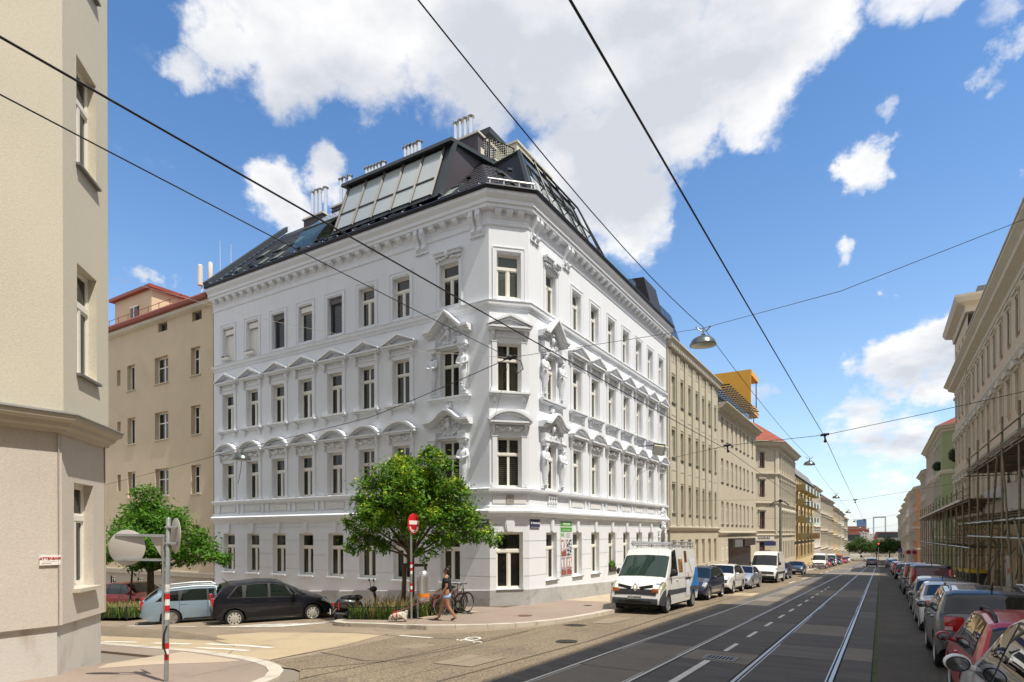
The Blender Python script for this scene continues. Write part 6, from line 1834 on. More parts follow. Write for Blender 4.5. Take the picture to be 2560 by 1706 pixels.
# -- left side of the tram street, facing the camera
def lcar(kind, yn, xr, *a, **k):
    """car facing the camera: nose at y = yn, its left wheels at x = xr"""
    sp = SPECS[kind]; L = sp['top'][-1][0]; x = xr - sp['W'] / 2 + .03; y = yn + L / 2
    return vehicle(kind, a[0], a[1], a[2], (x, y, zg(x, y) + .004), -PI / 2, a[3], *a[4:], group='vehicles parked along the left kerb', pitch=-PIT, **k)
van, vsh = lcar('van', 21.15, -6.72, 'delivery_van', 'white panel van with a roof rack and a blue picture on its rear side', 'van', 'van_white', 'steel', 'car_glass', bumper='bumper_grey', plate='W·21553W', light='lamp_yellowed')
lcar('mpv', 28.75, -7.0, 'parked_car', 'dark blue people carrier parked behind the pictured white van', 'car', 'car_navy', 'five', 'car_glass', rails='dark')
lcar('suv', 34.2, -7.0, 'parked_car', 'white crossover between the dark blue people carrier and a silver saloon', 'car', 'car_white', 'five', 'car_glass_dark')
lcar('sedan', 39.75, -6.95, 'parked_car', 'silver saloon with dark grille in front of the plain white van', 'car', 'car_silver', 'ten', 'car_glass_dark')
lcar('van', 49.6, -6.8, 'delivery_van', 'plain white panel van with black bumper in front of the beige houses', 'van', 'van_white', 'steel', 'car_glass_dark', bumper='trim_black', plate='W·4716C', light='lamp_clear')
lcar('hatch', 58.0, -7.1, 'parked_car', 'dark blue hatchback mostly hidden behind the plain white van', 'car', 'car_navy', 'five', 'car_glass_dark', detail=1)
lcar('sedan', 72.6, -7.3, 'parked_car', 'dark blue grey saloon parked near the cream corner house', 'car', 'car_blue2', 'five', 'car_glass_dark', detail=1)
lcar('van', 106.6, -7.4, 'delivery_van', 'white van with black roof bars behind the row of bicycles', 'van', 'van_white', 'steel', 'car_glass_dark', detail=1, bumper='trim_black')
lcar('hatch', 118, -7.5, 'parked_car', 'raspberry red small car between two white vans', 'car', 'car_red', 'five', 'car_glass_dark', detail=1)
lcar('suv', 128, -7.5, 'parked_car', 'dark grey crossover in front of the far white high roof van', 'car', 'car_dark', 'five', 'car_glass_dark', detail=1)
lcar('van', 136.8, -7.7, 'delivery_van', 'second white van beyond the bicycles, with a taller roof', 'van', 'car_white', 'steel', 'car_glass_dark', detail=1)
lcar('hatch', 150, -7.6, 'parked_car', 'blue grey hatchback in front of the orange truck', 'car', 'car_blue2', 'five', 'car_glass_dark', detail=1)
lcar('van', 158, -7.7, 'delivery_truck', 'orange box truck far down the left kerb', 'truck', 'truck_orange', 'steel', 'car_glass_dark', detail=1)
lcar('hatch', 176, -7.6, 'parked_car', 'small red car beyond the orange truck', 'car', 'car_red', 'five', 'car_glass_dark', detail=1)
lcar('suv', 186, -7.7, 'parked_car', 'dark crossover beyond the small red car on the left', 'car', 'car_dark', 'five', 'car_glass_dark', detail=1)
lcar('smallvan', 200, -7.7, 'delivery_van', 'small white van far down the left kerb', 'van', 'van_white', 'steel', 'car_glass_dark', detail=1)
vehicle('van', 'delivery_van', 'white van crossing the street at the far junction', 'van', (-6.5, 238, zg(-6, 238)), 0, 'van_white', 'steel', 'car_glass_dark', detail=1)
vehicle('hatch', 'moving_car', 'dark blue car driving away on the right tram track', 'car', (-1.45, 134.5, zg(-1.4, 134.5)), PI / 2, 'car_blue', 'five', 'car_glass_dark', pitch=PIT, detail=1, scale=1.08)
vehicle('suv', 'moving_car', 'blue grey car ahead of the dark blue one on the tram track', 'car', (-1.5, 160, zg(-1.4, 160)), PI / 2, 'car_blue2', 'five', 'car_glass_dark', pitch=PIT, detail=1)

# -- right side, tails to the camera
def rcar(kind, yt, xl, *a, **k):
    sp = SPECS[kind]; L = sp['top'][-1][0]; x = xl + sp['W'] / 2; y = yt + L * k.get('scale', 1) / 2; x += (k.get('scale', 1) - 1) * sp['W'] / 2
    return vehicle(kind, a[0], a[1], a[2], (x, y, zg(x, y) + .004), PI / 2, a[3], *a[4:], group='vehicles parked along the right kerb', pitch=PIT, face='rear', **k)
rcar('suv', 3.8, .72, 'parked_car', 'white car cut off by the bottom right corner with a white and black mirror', 'car', 'car_white', 'five', 'car_glass_dark', scale=1.1)
rcar('hatch', 8.75, .93, 'parked_car', 'bright red hatchback with black roof rails in the lower right foreground', 'car', 'car_red', 'five', 'car_glass_dark', rails='dark')
rcar('suv', 14.05, .9, 'parked_car', 'dark grey crossover with pointed red tail lights ahead of the red hatchback', 'car', 'car_grey', 'five', 'car_glass_dark', rails=True)
rcar('sedan', 20.75, .95, 'parked_car', 'white saloon between the dark grey crossover and a dark estate', 'car', 'car_white', 'five', 'car_glass_dark')
rcar('wagon', 26.1, 1.0, 'parked_car', 'dark estate car behind the dark red van', 'car', 'car_dark', 'five', 'car_glass_dark')
rcar('smallvan', 33.6, 1.1, 'parked_van', 'dark red van with tall red tail lights', 'van', 'car_maroon', 'steel', 'car_glass_dark')
rcar('smallvan', 40.2, 1.05, 'parked_van', 'dark blue van just ahead of the dark red one', 'van', 'car_navy', 'steel', 'car_glass_dark', detail=1)
rcar('wagon', 46.6, 1.05, 'parked_car', 'dark green estate ahead of the dark blue van', 'car', 'car_green', 'five', 'car_glass_dark', detail=1)
rcar('hatch', 66, 1.1, 'parked_car', 'black hatchback far along the right kerb', 'car', 'car_black', 'five', 'car_glass_dark', detail=1)
rcar('hatch', 80, 1.1, 'parked_car', 'red hatchback beyond the black one on the right kerb', 'car', 'car_red', 'five', 'car_glass_dark', detail=1)
rcar('sedan', 92, 1.1, 'parked_car', 'grey saloon beyond the far red hatchback', 'car', 'car_silver', 'five', 'car_glass_dark', detail=1)
vehicle('sedan', 'waiting_car', 'dark saloon with lit looking red tail lights waiting in the lane by the right kerb', 'car', (1.6, 128, zg(1.6, 128)), PI / 2, 'car_dark', 'five', 'car_glass_dark', pitch=PIT, detail=1)
for k, (y, x, c, lb) in enumerate(((150, 2.2, 'car_blue2', 'blue grey hatchback at the far end of the right kerb'), (163, 2.2, 'car_silver', 'silver hatchback at the far end of the right kerb'), (178, 2.0, 'car_dark', 'dark hatchback last on the right kerb'))):
    vehicle('hatch', 'parked_car', lb, 'car', (x, y, zg(x, y)), PI / 2, c, 'five', 'car_glass_dark', pitch=PIT, detail=1, group='vehicles parked along the right kerb')

# -- fittings of the white van in front
oc = (-vsh.L / 2, 0, 0)
mb = MB(); xs0, xs1 = .35, 3.3
rk = thing('roof_rack', 'silver tubular rack on the roof of the pictured white van', 'roof rack', tuple(van.location + Vector((0, 0, 0))), -PI / 2, rot=tuple(van.rotation_euler))
for s in (-1, 1):
    for z in (2.53, 2.68): mb = MB(); mb.tube([(oc[0] + .35, s * .80, z), (oc[0] + 3.45, s * .80, z)], .028, 6); put('side_rail', mb.mesh('side_rail', M['alu'], True), rk)
    mb = MB()
    for k in range(8): x = oc[0] + .4 + k * .42; mb.tube([(x, s * .80, 2.44), (x, s * .80, 2.69)], .016, 5)
    put('stanchion', mb.mesh('stanchion', M['alu']), rk)
mb = MB(); mb.tube([(oc[0] + 3.45, -.84, 2.60), (oc[0] + 3.45, .84, 2.60)], .05, 8); put('front_roller', mb.mesh('front_roller', M['alu'], True), rk)
for k in range(7): mb = MB(); x = oc[0] + .5 + k * .46; mb.box(x - .03, x + .03, -.80, .80, 2.50, 2.53); put('cross_bar', mb.mesh('cross_bar', M['alu']), rk)
for k, s in ((0, 1), (1, -1)):
    put('roof_seam', vsh.patch(3.15, 3.19, 3.2, 5.6, M['trim_black'], 'roof_seam', s, .008, 1, 8, 3.55, 3.60), van, oc)
# picture on the rear side panel: white coat, brown hair, blue field with a pale diamond
mat('pic_blue', (.02, .20, .55), .4, .05, 2, coat=.5); mat('pic_hair', (.11, .035, .02), .5, .3, 6); mat('pic_skin', (.52, .27, .17), .5, .1, 4); mat('pic_coat', (.66, .66, .70), .5, .06, 3); mat('pic_window', (.30, .14, .05), .35, .6, 5, spots=(.6, .35, .15), sscale=5)
for s in (-1, 1):
    put('picture_field', vsh.patch(.10, 1.95, .8, 3.6, M['pic_blue'], 'picture_field', s, .009, 8, 6, .10, .55), van, oc)
    put('picture_coat', vsh.patch(1.55, 2.15, .5, 4.1, M['pic_coat'], 'picture_coat', s, .013, 6, 8, 1.75, 2.05), van, oc)
    put('picture_hands', vsh.patch(1.62, 1.80, 2.7, 3.25, M['pic_skin'], 'picture_hands', s, .016, 3, 3, 1.70, 1.86), van, oc)
    put('picture_face', vsh.patch(1.70, 1.92, 4.0, 4.7, M['pic_skin'], 'picture_face', s, .016, 4, 4), van, oc)
    put('picture_hair', vsh.patch(1.84, 2.10, 4.0, 4.85, M['pic_hair'], 'picture_hair', s, .018, 4, 4, 1.72, 2.05), van, oc)
    put('picture_diamond', vsh.patch(.95, 1.15, 3.25, 4.3, M['pic_coat'], 'picture_diamond', s, .013, 4, 6, .55, 1.5), van, oc)
    put('picture_window', vsh.patch(2.45, 2.98, 3.3, 4.25, M['pic_window'], 'picture_window', s, .012, 4, 4), van, oc)
    put('sliding_handle', vsh.patch(1.4, 2.15, 2.66, 2.84, M['trim_black'], 'sliding_handle', s, .03, 4, 1), van, oc)
mb = MB(); mb.box(.1, .5, -.35, -.05, 0, .02); put('green_vest', mb.mesh('green_vest', M['vest_green']), van, (1.35, -.25, 1.27)); mb = MB(); mb.box(0, .25, -.25, .25, 0, .6); put('seat_vest', mb.mesh('seat_vest', M['vest_green']), van, (.85, -.55, 1.25))
# emblem: upright lozenge on the bonnet edge between two grille wings
mb = MB(); R1, R2 = [(-.0, -.17), (.105, 0), (0, .17), (-.105, 0)], [(0, -.10), (.055, 0), (0, .10), (-.055, 0)]
for i in range(4): j = (i + 1) % 4; mb.prism([R1[i], R1[j], R2[j], R2[i]], -.02, .02, 'x')
put('emblem', mb.mesh('emblem', M['chrome']), van, (2.60, 0, .96))
for s in (-1, 1):
    mb = MB(); mb.prism([(s * .12, .0), (s * .66, .10), (s * .66, -.02), (s * .2, -.10)], -.015, .015, 'x'); put('grille_wing', mb.mesh('grille_wing', M['trim_black']), van, (2.595, 0, .98))
    mb = MB(); mb.box(-.02, .03, min(s * .62, s * .88), max(s * .62, s * .88), -.07, .07); put('indicator', bevel(mb.mesh('indicator', M['lamp_amber']), .02), van, (2.60, 0, .86))
# ------------------------------------------------------------------ trees
mat('bark', (.12, .085, .055), .95, .25, 4, .5, 30, stretch=(3, 3, .6)); mat('stake', (.10, .075, .05), .9, .25, 4, stretch=(4, 4, .5))


def leafmat(name, col, trans=.35):
    m = bpy.data.materials.new(name); m.use_nodes = True; t = m.node_tree; b = t.nodes['Principled BSDF']
    at = t.nodes.new('ShaderNodeAttribute'); at.attribute_name = 'tone'
    mx = t.nodes.new('ShaderNodeMix'); mx.data_type = 'RGBA'; t.links.new(at.outputs['Fac'], mx.inputs[0])
    mx.inputs[6].default_value = (*[c * .62 for c in col], 1); mx.inputs[7].default_value = (*[min(1, c * 1.5) for c in col], 1)
    t.links.new(mx.outputs[2], b.inputs['Base Color']); b.inputs['Roughness'].default_value = .55; b.inputs['Specular IOR Level'].default_value = .3
    tr = t.nodes.new('ShaderNodeBsdfTranslucent'); t.links.new(mx.outputs[2], tr.inputs[0])
    ms = t.nodes.new('ShaderNodeMixShader'); ms.inputs[0].default_value = trans
    t.links.new(b.outputs[0], ms.inputs[1]); t.links.new(tr.outputs[0], ms.inputs[2]); t.links.new(ms.outputs[0], t.nodes['Material Output'].inputs[0])
    MATS[name] = m; return m


leafmat('leaf_green', (.10, .225, .016), .42); leafmat('leaf_bright', (.10, .24, .022), .42); leafmat('leaf_yellow', (.42, .50, .035), .3); leafmat('leaf_dark', (.03, .065, .018)); leafmat('grass_blade', (.11, .19, .03)); leafmat('grass_dry', (.34, .27, .12)); leafmat('leaf_far', (.075, .14, .03))


def leaves(name, P, N, size, m, parent, asp=.45, seed=1, droop=.0):
    """one mesh of many small leaf blades at points P, facing roughly N"""
    r = np.random.RandomState(seed); n = len(P); P = np.asarray(P); N = np.asarray(N) + r.normal(0, .55, (n, 3)); N /= np.linalg.norm(N, axis=1)[:, None] + 1e-9
    a = r.normal(0, 1, (n, 3)); a[:, 2] -= droop; a -= N * (a * N).sum(1)[:, None]; a /= np.linalg.norm(a, axis=1)[:, None] + 1e-9; b = np.cross(N, a)
    s = size * r.uniform(.6, 1.35, n)[:, None]
    V = np.stack([P - a * s * .1, P + a * s * .45 + b * s * asp * .5, P + a * s, P + a * s * .45 - b * s * asp * .5], 1).reshape(-1, 3)
    me = bpy.data.meshes.new(name); me.vertices.add(4 * n); me.vertices.foreach_set('co', V.ravel())
    me.loops.add(4 * n); me.loops.foreach_set('vertex_index', np.arange(4 * n)); me.polygons.add(n); me.polygons.foreach_set('loop_start', np.arange(0, 4 * n, 4)); me.polygons.foreach_set('loop_total', np.full(n, 4))
    at = me.attributes.new('tone', 'FLOAT', 'FACE'); at.data.foreach_set('value', np.clip(r.normal(.45, .28, n), 0, 1)); me.materials.append(m); me.update(); me.validate()
    o = put(name, me, parent); o['kind'] = 'stuff'; return o


def tree(name, label, loc, h0, tips, leafn, lsize, lm='leaf_green', bl=None, seed=1, trunk=.10, group=None, spread=.42, cat='tree', clear=None):
    """tips = list of (x, y, z, r): leafy masses; limbs run from the trunk top (height h0) to each"""
    o = thing(name, label, cat, loc, 0, group); r = np.random.RandomState(seed)
    mb = MB(); mb.tube([(0, 0, -.1), (.02, .0, h0 * .5), (0, .02, h0)], [trunk * 1.15, trunk, trunk * .9], 9); put('trunk', mb.mesh('trunk', M['bark'], True), o)
    PP = []; NN = []; BP = []; BN = []
    tot = sum(t[3] ** 2.2 for t in tips); cz = sum(t[2] for t in tips) / len(tips)
    mb = MB()
    for (x, y, z, rr) in tips:
        base = Vector((0, 0, h0 * r.uniform(.85, 1.0))); tip = Vector((x, y, z)); mid = base.lerp(tip, .5) + Vector((r.normal(0, .1), r.normal(0, .1), .25))
        mb.tube([base, mid, tip], [trunk * .5, trunk * .3, trunk * .1], 5)
        k = int(leafn * rr ** 2.2 / tot); sub = max(5, int(26 * rr))
        for q in range(sub):
            d = r.normal(0, 1, 3); d /= np.linalg.norm(d); c = np.array([x, y, z]) + d * rr * r.uniform(.35, 1.0) * np.array([1, 1, .8])
            if clear is not None:        # pruned clear of the road sign
                q_ = Vector(c) - Vector(clear[0]); dd = Vector(clear[1]); tt = q_.dot(dd)
                if tt > -.35 and (q_ - dd * tt).length < clear[2]: continue
            if r.uniform() < .8: mb.tube([tip, Vector(tip.lerp(Vector(c), .5)) + Vector((0, 0, .06)), Vector(c)], [trunk * .1, trunk * .06, trunk * .03], 3, False)
            kk = max(3, k // sub); sg = spread * rr * .55
            pts = c + r.normal(0, 1, (kk, 3)) * np.array([sg, sg, sg * .62]); PP.append(pts); NN.append(np.tile(d * .5 + np.array([0, 0, .75]), (kk, 1)))
            if bl and c[2] > cz - 1.2 and r.uniform() < bl:
                nb = max(8, kk // 3); BP.append(c + np.array([0, 0, sg * .7]) + r.normal(0, 1, (nb, 3)) * np.array([sg * .5, sg * .5, sg * .45])); BN.append(np.tile(np.array([0, 0, 1.0]), (nb, 1)))
    put('limbs', mb.mesh('limbs', M['bark'], True), o)
    leaves('crown', np.concatenate(PP), np.concatenate(NN), lsize, M[lm], o, .42, seed, .5)
    if BP: leaves('blossom', np.concatenate(BP), np.concatenate(BN), lsize * .62, M['leaf_yellow'], o, .55, seed + 1)
    return o


def stakes(loc, h, label, n=3, rad=.5, turn=0.0, lean=.16):
    o = thing('tree_guard', label, 'tree stakes', loc)
    tops = []
    for k in range(n):
        a = turn + 2 * PI * k / n; b = Vector((rad * math.cos(a), rad * math.sin(a), -.05)); t = Vector(((rad - lean) * math.cos(a), (rad - lean) * math.sin(a), h)); tops.append(t)
        mb = MB(); mb.tube([b, t], .045, 8); put('stake', mb.mesh('stake', M['stake'], True), o)
    for k in range(n):
        mb = MB(); a, b = tops[k] + Vector((0, 0, -.05)), tops[(k + 1) % n] + Vector((0, 0, -.05)); d = (b - a).normalized() * .08; mb.tube([a - d, b + d], .045, 8); put('cross_bar', mb.mesh('cross_bar', M['stake'], True), o)


T1 = (-13.8, 15.95)
rs = np.random.RandomState(21)
tips = [(0, 0, 5.0, .95), (.9, .25, 4.7, .9), (-.95, -.2, 4.55, .95), (.2, -.8, 4.4, .85), (-.2, .8, 4.6, .85), (1.55, .6, 3.8, .85), (-1.5, -.4, 3.6, .8), (.8, -.9, 3.5, .8), (-.7, -1.0, 3.5, .75), (.7, 1.0, 3.5, .8), (-.8, .8, 3.6, .8), (2.05, .9, 2.95, .6), (-1.55, -.7, 2.75, .6), (2.55, 1.25, 2.75, .34), (1.2, .2, 2.85, .6), (.0, -.2, 3.3, .7), (-.3, .0, 4.0, .85), (.5, .1, 4.0, .8), (-.9, -.4, 2.6, .45), (.9, -.3, 2.35, .32), (.35, .3, 5.75, .45), (-.6, .1, 5.45, .4), (1.0, .2, 5.4, .4), (-1.75, -.5, 4.2, .35), (-2.1, -.7, 3.35, .35), (1.75, .6, 4.5, .35), (-2.0, -.9, 2.5, .3)]
tree('street_tree', 'leafy green tree with yellow blossom in front of the white house', (*T1, ground(*T1)), 2.35, tips, 24000, .15, 'leaf_green', .95, 3, .085, clear=((-12.75 - T1[0], 14.7 - T1[1], 3.1), (.65, -.76, 0), .72))
stakes((*T1, ground(*T1)), 1.9, 'brown wooden stakes holding up the blossoming tree by the no entry sign', 3, .62, 2.75)
T2 = (-29.5, 15.4)
tips = [(0, 0, 5.2, .95), (1.2, .2, 4.4, 1.0), (-1.3, .1, 4.3, 1.0), (.3, -.8, 4.2, .9), (0, .8, 4.4, .9), (2.2, .5, 3.4, .95), (-2.1, 0, 3.3, .9), (1.0, -.6, 3.2, 1.0), (-.9, -.5, 3.1, 1.0), (3.2, .9, 2.9, .7), (-2.9, -.2, 2.8, .7), (0, 0, 3.6, 1.1), (-1.0, .6, 2.7, .8), (1.4, .6, 2.7, .8), (.2, -.3, 2.5, .7), (4.0, 1.1, 2.6, .45)]
tree('street_tree', 'green tree behind the backs of the round signs, before the beige block', (*T2, ground(*T2)), 2.2, tips, 20000, .19, 'leaf_bright', None, 5, .11)
stakes((*T2, ground(*T2)), 2.25, 'wooden stakes round the tree before the beige block', 3, .85, .35)
tipsf = [(0, 0, 7.6, 2.0), (2.4, .5, 6.6, 2.0), (-2.4, -.5, 6.4, 2.0), (.5, -1.8, 6.0, 2.2), (0, 1.8, 6.4, 2.0), (3.4, 0, 5.0, 1.7), (-3.5, .3, 4.9, 1.7), (1.5, -1.5, 4.4, 1.7), (-1.6, -1.2, 4.4, 1.7)]
for k, (x, y, lb) in enumerate(((-6.5, 262, 'round green tree at the end of the street, left of the traffic light'), (2.8, 268, 'round green tree at the end of the street, right of the traffic light'), (-1.5, 300, 'smaller looking tree seen between the two round ones'))):
    tree('street_tree', lb, (x, y, ground(x, y)), 2.8, tipsf, 6500, .55, 'leaf_far', None, 11 + k, .2, 'trees at the end of the street')


# ---- flower beds with low iron fences
def bed(name, label, flabel, poly, seed, h=.42, tall=.75, dense=1400, dry=.22, gap=.105):
    """planted bed: soil, grasses, and a fence of upright bars round it"""
    sheet('bed_soil', poly, .13, mat('soil', (.10, .075, .05), .95, .2, 3))
    c = Vector((sum(p[0] for p in poly) / len(poly), sum(p[1] for p in poly) / len(poly)))
    fe = thing('low_fence', flabel, 'fence', (c.x, c.y, ground(c.x, c.y) + .12))
    n = len(poly); mb = MB(); mbp = MB(); mbp.box(-.007, .007, -.007, .007, .0, h); bar = mbp.mesh('bar', mat('fence_green', (.012, .022, .014), .5, .2, 4)); mbp = MB(); mbp.box(-.02, .02, -.02, .02, -.05, h + .04); post = mbp.mesh('post', M['fence_green'])
    L = lambda p, z=0: (p.x - c.x, p.y - c.y, ground(p.x, p.y) - ground(c.x, c.y) + z)
    for i in range(n):
        a, b = Vector(poly[i]), Vector(poly[(i + 1) % n]); k = max(2, int((b - a).length / gap))
        for j in range(k):
            p = a.lerp(b, j / k)
            put('post' if j % 7 == 0 else 'bar', post if j % 7 == 0 else bar, fe, L(p))
        for z in (.07, h - .02): mb = MB(); mb.tube([L(a, z), L(b, z)], .011, 5); put('rail', mb.mesh('rail', M['fence_green']), fe)
    r = np.random.RandomState(seed); xs = [p[0] for p in poly]; ys = [p[1] for p in poly]; P = []

    def inside(x, y):
        s = False
        for i in range(n):
            (x1, y1), (x2, y2) = poly[i], poly[(i + 1) % n]
            if (y1 > y) != (y2 > y) and x < (x2 - x1) * (y - y1) / (y2 - y1) + x1: s = not s
        return s
    while len(P) < dense:
        x, y = r.uniform(min(xs), max(xs)), r.uniform(min(ys), max(ys))
        if inside(x, y): P.append((x, y))
    for nm, frac, hh, mm, w in (('grass', 1 - dry, h * 1.05, 'grass_blade', .014), ('grass', dry, tall, 'grass_dry', .010)):
        vs = []; fs = []; tone = []
        for (x, y) in P[:int(dense * frac)]:
            for q in range(4):
                H = hh * r.uniform(.45, 1.15); a = r.uniform(0, 6.28); bx, by = math.cos(a), math.sin(a); ln = H * r.uniform(.15, .65); z = ground(x, y) + .12; x0, y0 = x + r.normal(0, .05), y + r.normal(0, .05); o = len(vs); ww = w * r.uniform(.7, 1.4)
                vs += [(x0 - by * ww, y0 + bx * ww, z), (x0 + by * ww, y0 - bx * ww, z), (x0 + bx * ln * .4 + by * ww, y0 + by * ln * .4 - bx * ww, z + H * .65), (x0 + bx * ln * .4 - by * ww, y0 + by * ln * .4 + bx * ww, z + H * .65), (x0 + bx * ln, y0 + by * ln, z + H * (.95 if mm == 'grass_blade' else .92))]
                fs += [(o, o + 1, o + 2, o + 3), (o + 3, o + 2, o + 4)]; t = float(np.clip(r.normal(.45, .3), 0, 1)); tone += [t, t]
        me = bpy.data.meshes.new(nm); me.from_pydata(vs, [], fs); me.materials.append(M[mm]); at = me.attributes.new('tone', 'FLOAT', 'FACE'); at.data.foreach_set('value', tone)
        tag(put(nm, me), label + (' green blades' if mm == 'grass_blade' else ' dry stalks'), 'grass', None, 'stuff')
    return P


bed('bed', 'planted grasses round the blossoming tree,', 'low dark iron fence round the planted bed with the blossoming tree', [(-14.95, 14.15), (-13.15, 14.45), (-12.98, 15.3), (-12.95, 17.8), (-14.9, 17.9)], 3)
bed('bed', 'planted grasses round the tree at the left,', 'low dark iron fence round the bed at the left behind the light blue car', [(-31, 11.2), (-25.2, 12.3), (-25.4, 15.6), (-31, 14.6)], 5, dense=2600, tall=.62, dry=.2, gap=.13)

# ---- plants in windows
def bush(name, label, loc, r, n, seed, ls=.09, lm='leaf_green', sc=(1, 1, 1), box=None):
    o = thing(name, label, 'plant', loc); q = np.random.RandomState(seed); d = q.normal(0, 1, (n, 3)); d /= np.linalg.norm(d, axis=1)[:, None]
    leaves('foliage', d * (q.uniform(.3, 1, n) ** .6)[:, None] * r * np.array(sc), d + np.array([0, 0, .4]), ls, M[lm], o, .5, seed)
    if box: mb = MB(); mb.box(*box); put('planter_box', bevel(mb.mesh('planter_box', mat('box_dark', (.05, .04, .03), .8)), .01), o)


bush('window_box', 'green plants in the ground floor window box nearest the white van', (BX - .02, 30.5, GS + .3), .3, 700, 3, .09, 'leaf_bright', (.5, 1.1, 1.1), (-.12, .12, -.4, .4, -.3, -.08))
bush('window_box', 'green plants in the next window box, partly behind the white van', (BX - .02, 32.66, GS + .3), .28, 600, 4, .09, 'leaf_green', (.5, 1.1, 1.2), (-.12, .12, -.4, .4, -.3, -.08))
bush('window_plant', 'bushy plant filling the upper window of the green house corner', (7.9, 89.2, 9.2), .9, 1200, 5, .3, 'leaf_dark', (1.1, .8, 1))
bush('window_plant', 'smaller plant hanging from the green house side window', (6.2, 93.5, 8.3), .6, 700, 6, .25, 'leaf_dark')
for k, (x, b) in enumerate(((-28.70, 'second'), (-30.82, 'first'))):
    o = thing('flower_box', f'small white flower box under the closed roller shutter, {b} from the left', 'flower box', (x, AY - .16, FLO[2][0] - .02)); mb = MB(); mb.box(-.36, .36, -.1, .1, 0, .14); put('box', bevel(mb.mesh('box', M['frame_white']), .02), o)
    q = np.random.RandomState(k + 9); P = q.uniform(-1, 1, (140, 3)) * np.array([.34, .09, .06]) + np.array([0, 0, .17]); leaves('plants', P, np.tile([0, 0, 1.0], (140, 1)), .06, M['leaf_dark'], o, .5, k)

# ------------------------------------------------------------------ signs
mat('galv', (.40, .43, .44), .42, .12, 6, metal=.7); mat('sign_back', (.44, .42, .39), .6, .05, 3); mat('sign_red', (.55, .012, .022), .45, .05, 3); mat('sign_white', (.80, .80, .78), .5, .03, 3); mat('sticker', (.75, .74, .70), .6, .3, 9); mat('tape_black', (.015, .015, .016), .4)


def bands(o, segs, r):
    for z0, z1, m in segs: mb = MB(); mb.lathe([(r, z0), (r, z1)], 14); put('reflective_band', mb.mesh('reflective_band', M[m], True), o)


# post in the foreground carrying the backs of two round signs
PX = (-10.25, 5.62)
gz = ground(*PX) + .03
p = thing('sign_post', 'leaning grey post with red white bands and the backs of round signs', 'sign post', (*PX, gz), R(31.4), rot=(0, R(1.0), R(31.4)))
mb = MB(); mb.lathe([(.036, 0), (.036, 2.75), (.030, 2.76)], 14); put('post', mb.mesh('post', M['galv'], True), p)
mb = MB(); mb.tube([(-.075, .0, 1.35), (-.075, 0, 2.47)], .02, 10); mb.tube([(-.06, -.005, .55), (-.07, 0, 1.35)], .018, 8); put('side_tube', mb.mesh('side_tube', M['galv'], True), p)
bands(p, ((1.39, 1.49, 'sign_red'), (1.29, 1.39, 'sign_white'), (1.19, 1.29, 'sign_red'), (.56, .66, 'sign_red'), (.47, .56, 'sign_white'), (.37, .47, 'sign_red')), .0372)
mb = MB(); mb.lathe([(.0375, 1.52), (.0375, 1.64)], 10); mb.lathe([(.0376, 1.05), (.0376, 1.16)], 10); put('sticker', mb.mesh('sticker', M['sticker'], True), p)
mb = MB(); mb.tube([(.02, -.036, .95), (-.03, -.04, .80), (-.035, -.04, .62), (.01, -.045, .50), (.03, -.04, .42)], .014, 5); put('tape', mb.mesh('tape', M['tape_black'], True), p)


def disc(r, n=36, t=.012):
    mb = MB(); mb.lathe([(0.001, -t), (r - .01, -t), (r, -t * .5), (r, 0), (r - .012, .002), (0.001, .002)], n, axis='y'); return mb


mb = disc(.30); o = put('sign_back', mb.mesh('sign_back', M['sign_back'], True), p, (-.70, .02, 2.25), R(4))
for z in (2.46, 2.05): mb = MB(); mb.box(-.88, -.05, -.02, .015, z - .02, z + .02); put('bracket_arm', mb.mesh('bracket_arm', M['galv']), p)
mb = MB(); mb.prism([(-.34, 2.44), (-.08, 2.44), (-.08, 2.02)], .03, .045); put('gusset', mb.mesh('gusset', M['sign_back']), p)
mb = disc(.30); put('sign_back', mb.mesh('sign_back', M['sign_back'], True), p, (.075, .10, 2.46), R(-47))
for z in (2.33, 2.60): mb = MB(); mb.box(-.04, .16, -.045, .05, z - .018, z + .018); put('clamp', bevel(mb.mesh('clamp', M['galv']), .006), p)

# no entry sign at the kerb
QX = (-12.78, 14.75); gz = ground(*QX) + .12
p = thing('no_entry_sign', 'round red no entry sign with white bar on a grey post by the tree', 'road sign', (*QX, gz), R(96))
mb = MB(); mb.lathe([(.036, -.1), (.036, 3.35)], 12); put('post', mb.mesh('post', M['galv'], True), p)
bands(p, ((1.75, 1.85, 'sign_red'), (1.65, 1.75, 'sign_white'), (1.55, 1.65, 'sign_red'), (1.45, 1.55, 'sign_white'), (1.07, 1.16, 'sign_red'), (.97, 1.07, 'sign_white'), (.88, .97, 'sign_red')), .0375)
ds = put('disc', disc(.335).mesh('disc', [M['sign_red']], True), p, (.07, -.05, 3.05))
mb = MB(); mb.box(-.26, .26, -.017, -.0125, -.02, .105); put('bar', mb.mesh('bar', M['sign_white']), ds)
for i, ch in enumerate('AUSGEN.'):
    a = R(-152 + i * 17); text(ch, .115, M['sign_white'], ds, (.25 * math.cos(a), -.0155, .25 * math.sin(a)), (PI / 2, -(a + PI / 2), 0), bold=True)
mb = MB()
for cx_ in (-.045, .05):
    for k in range(14): a, b = 2 * PI * k / 14, 2 * PI * (k + 1) / 14; mb.quad(*[(cx_ + r * math.cos(t), -.0155, r * math.sin(t)) for r, t in ((.032, a), (.042, a), (.042, b), (.032, b))])
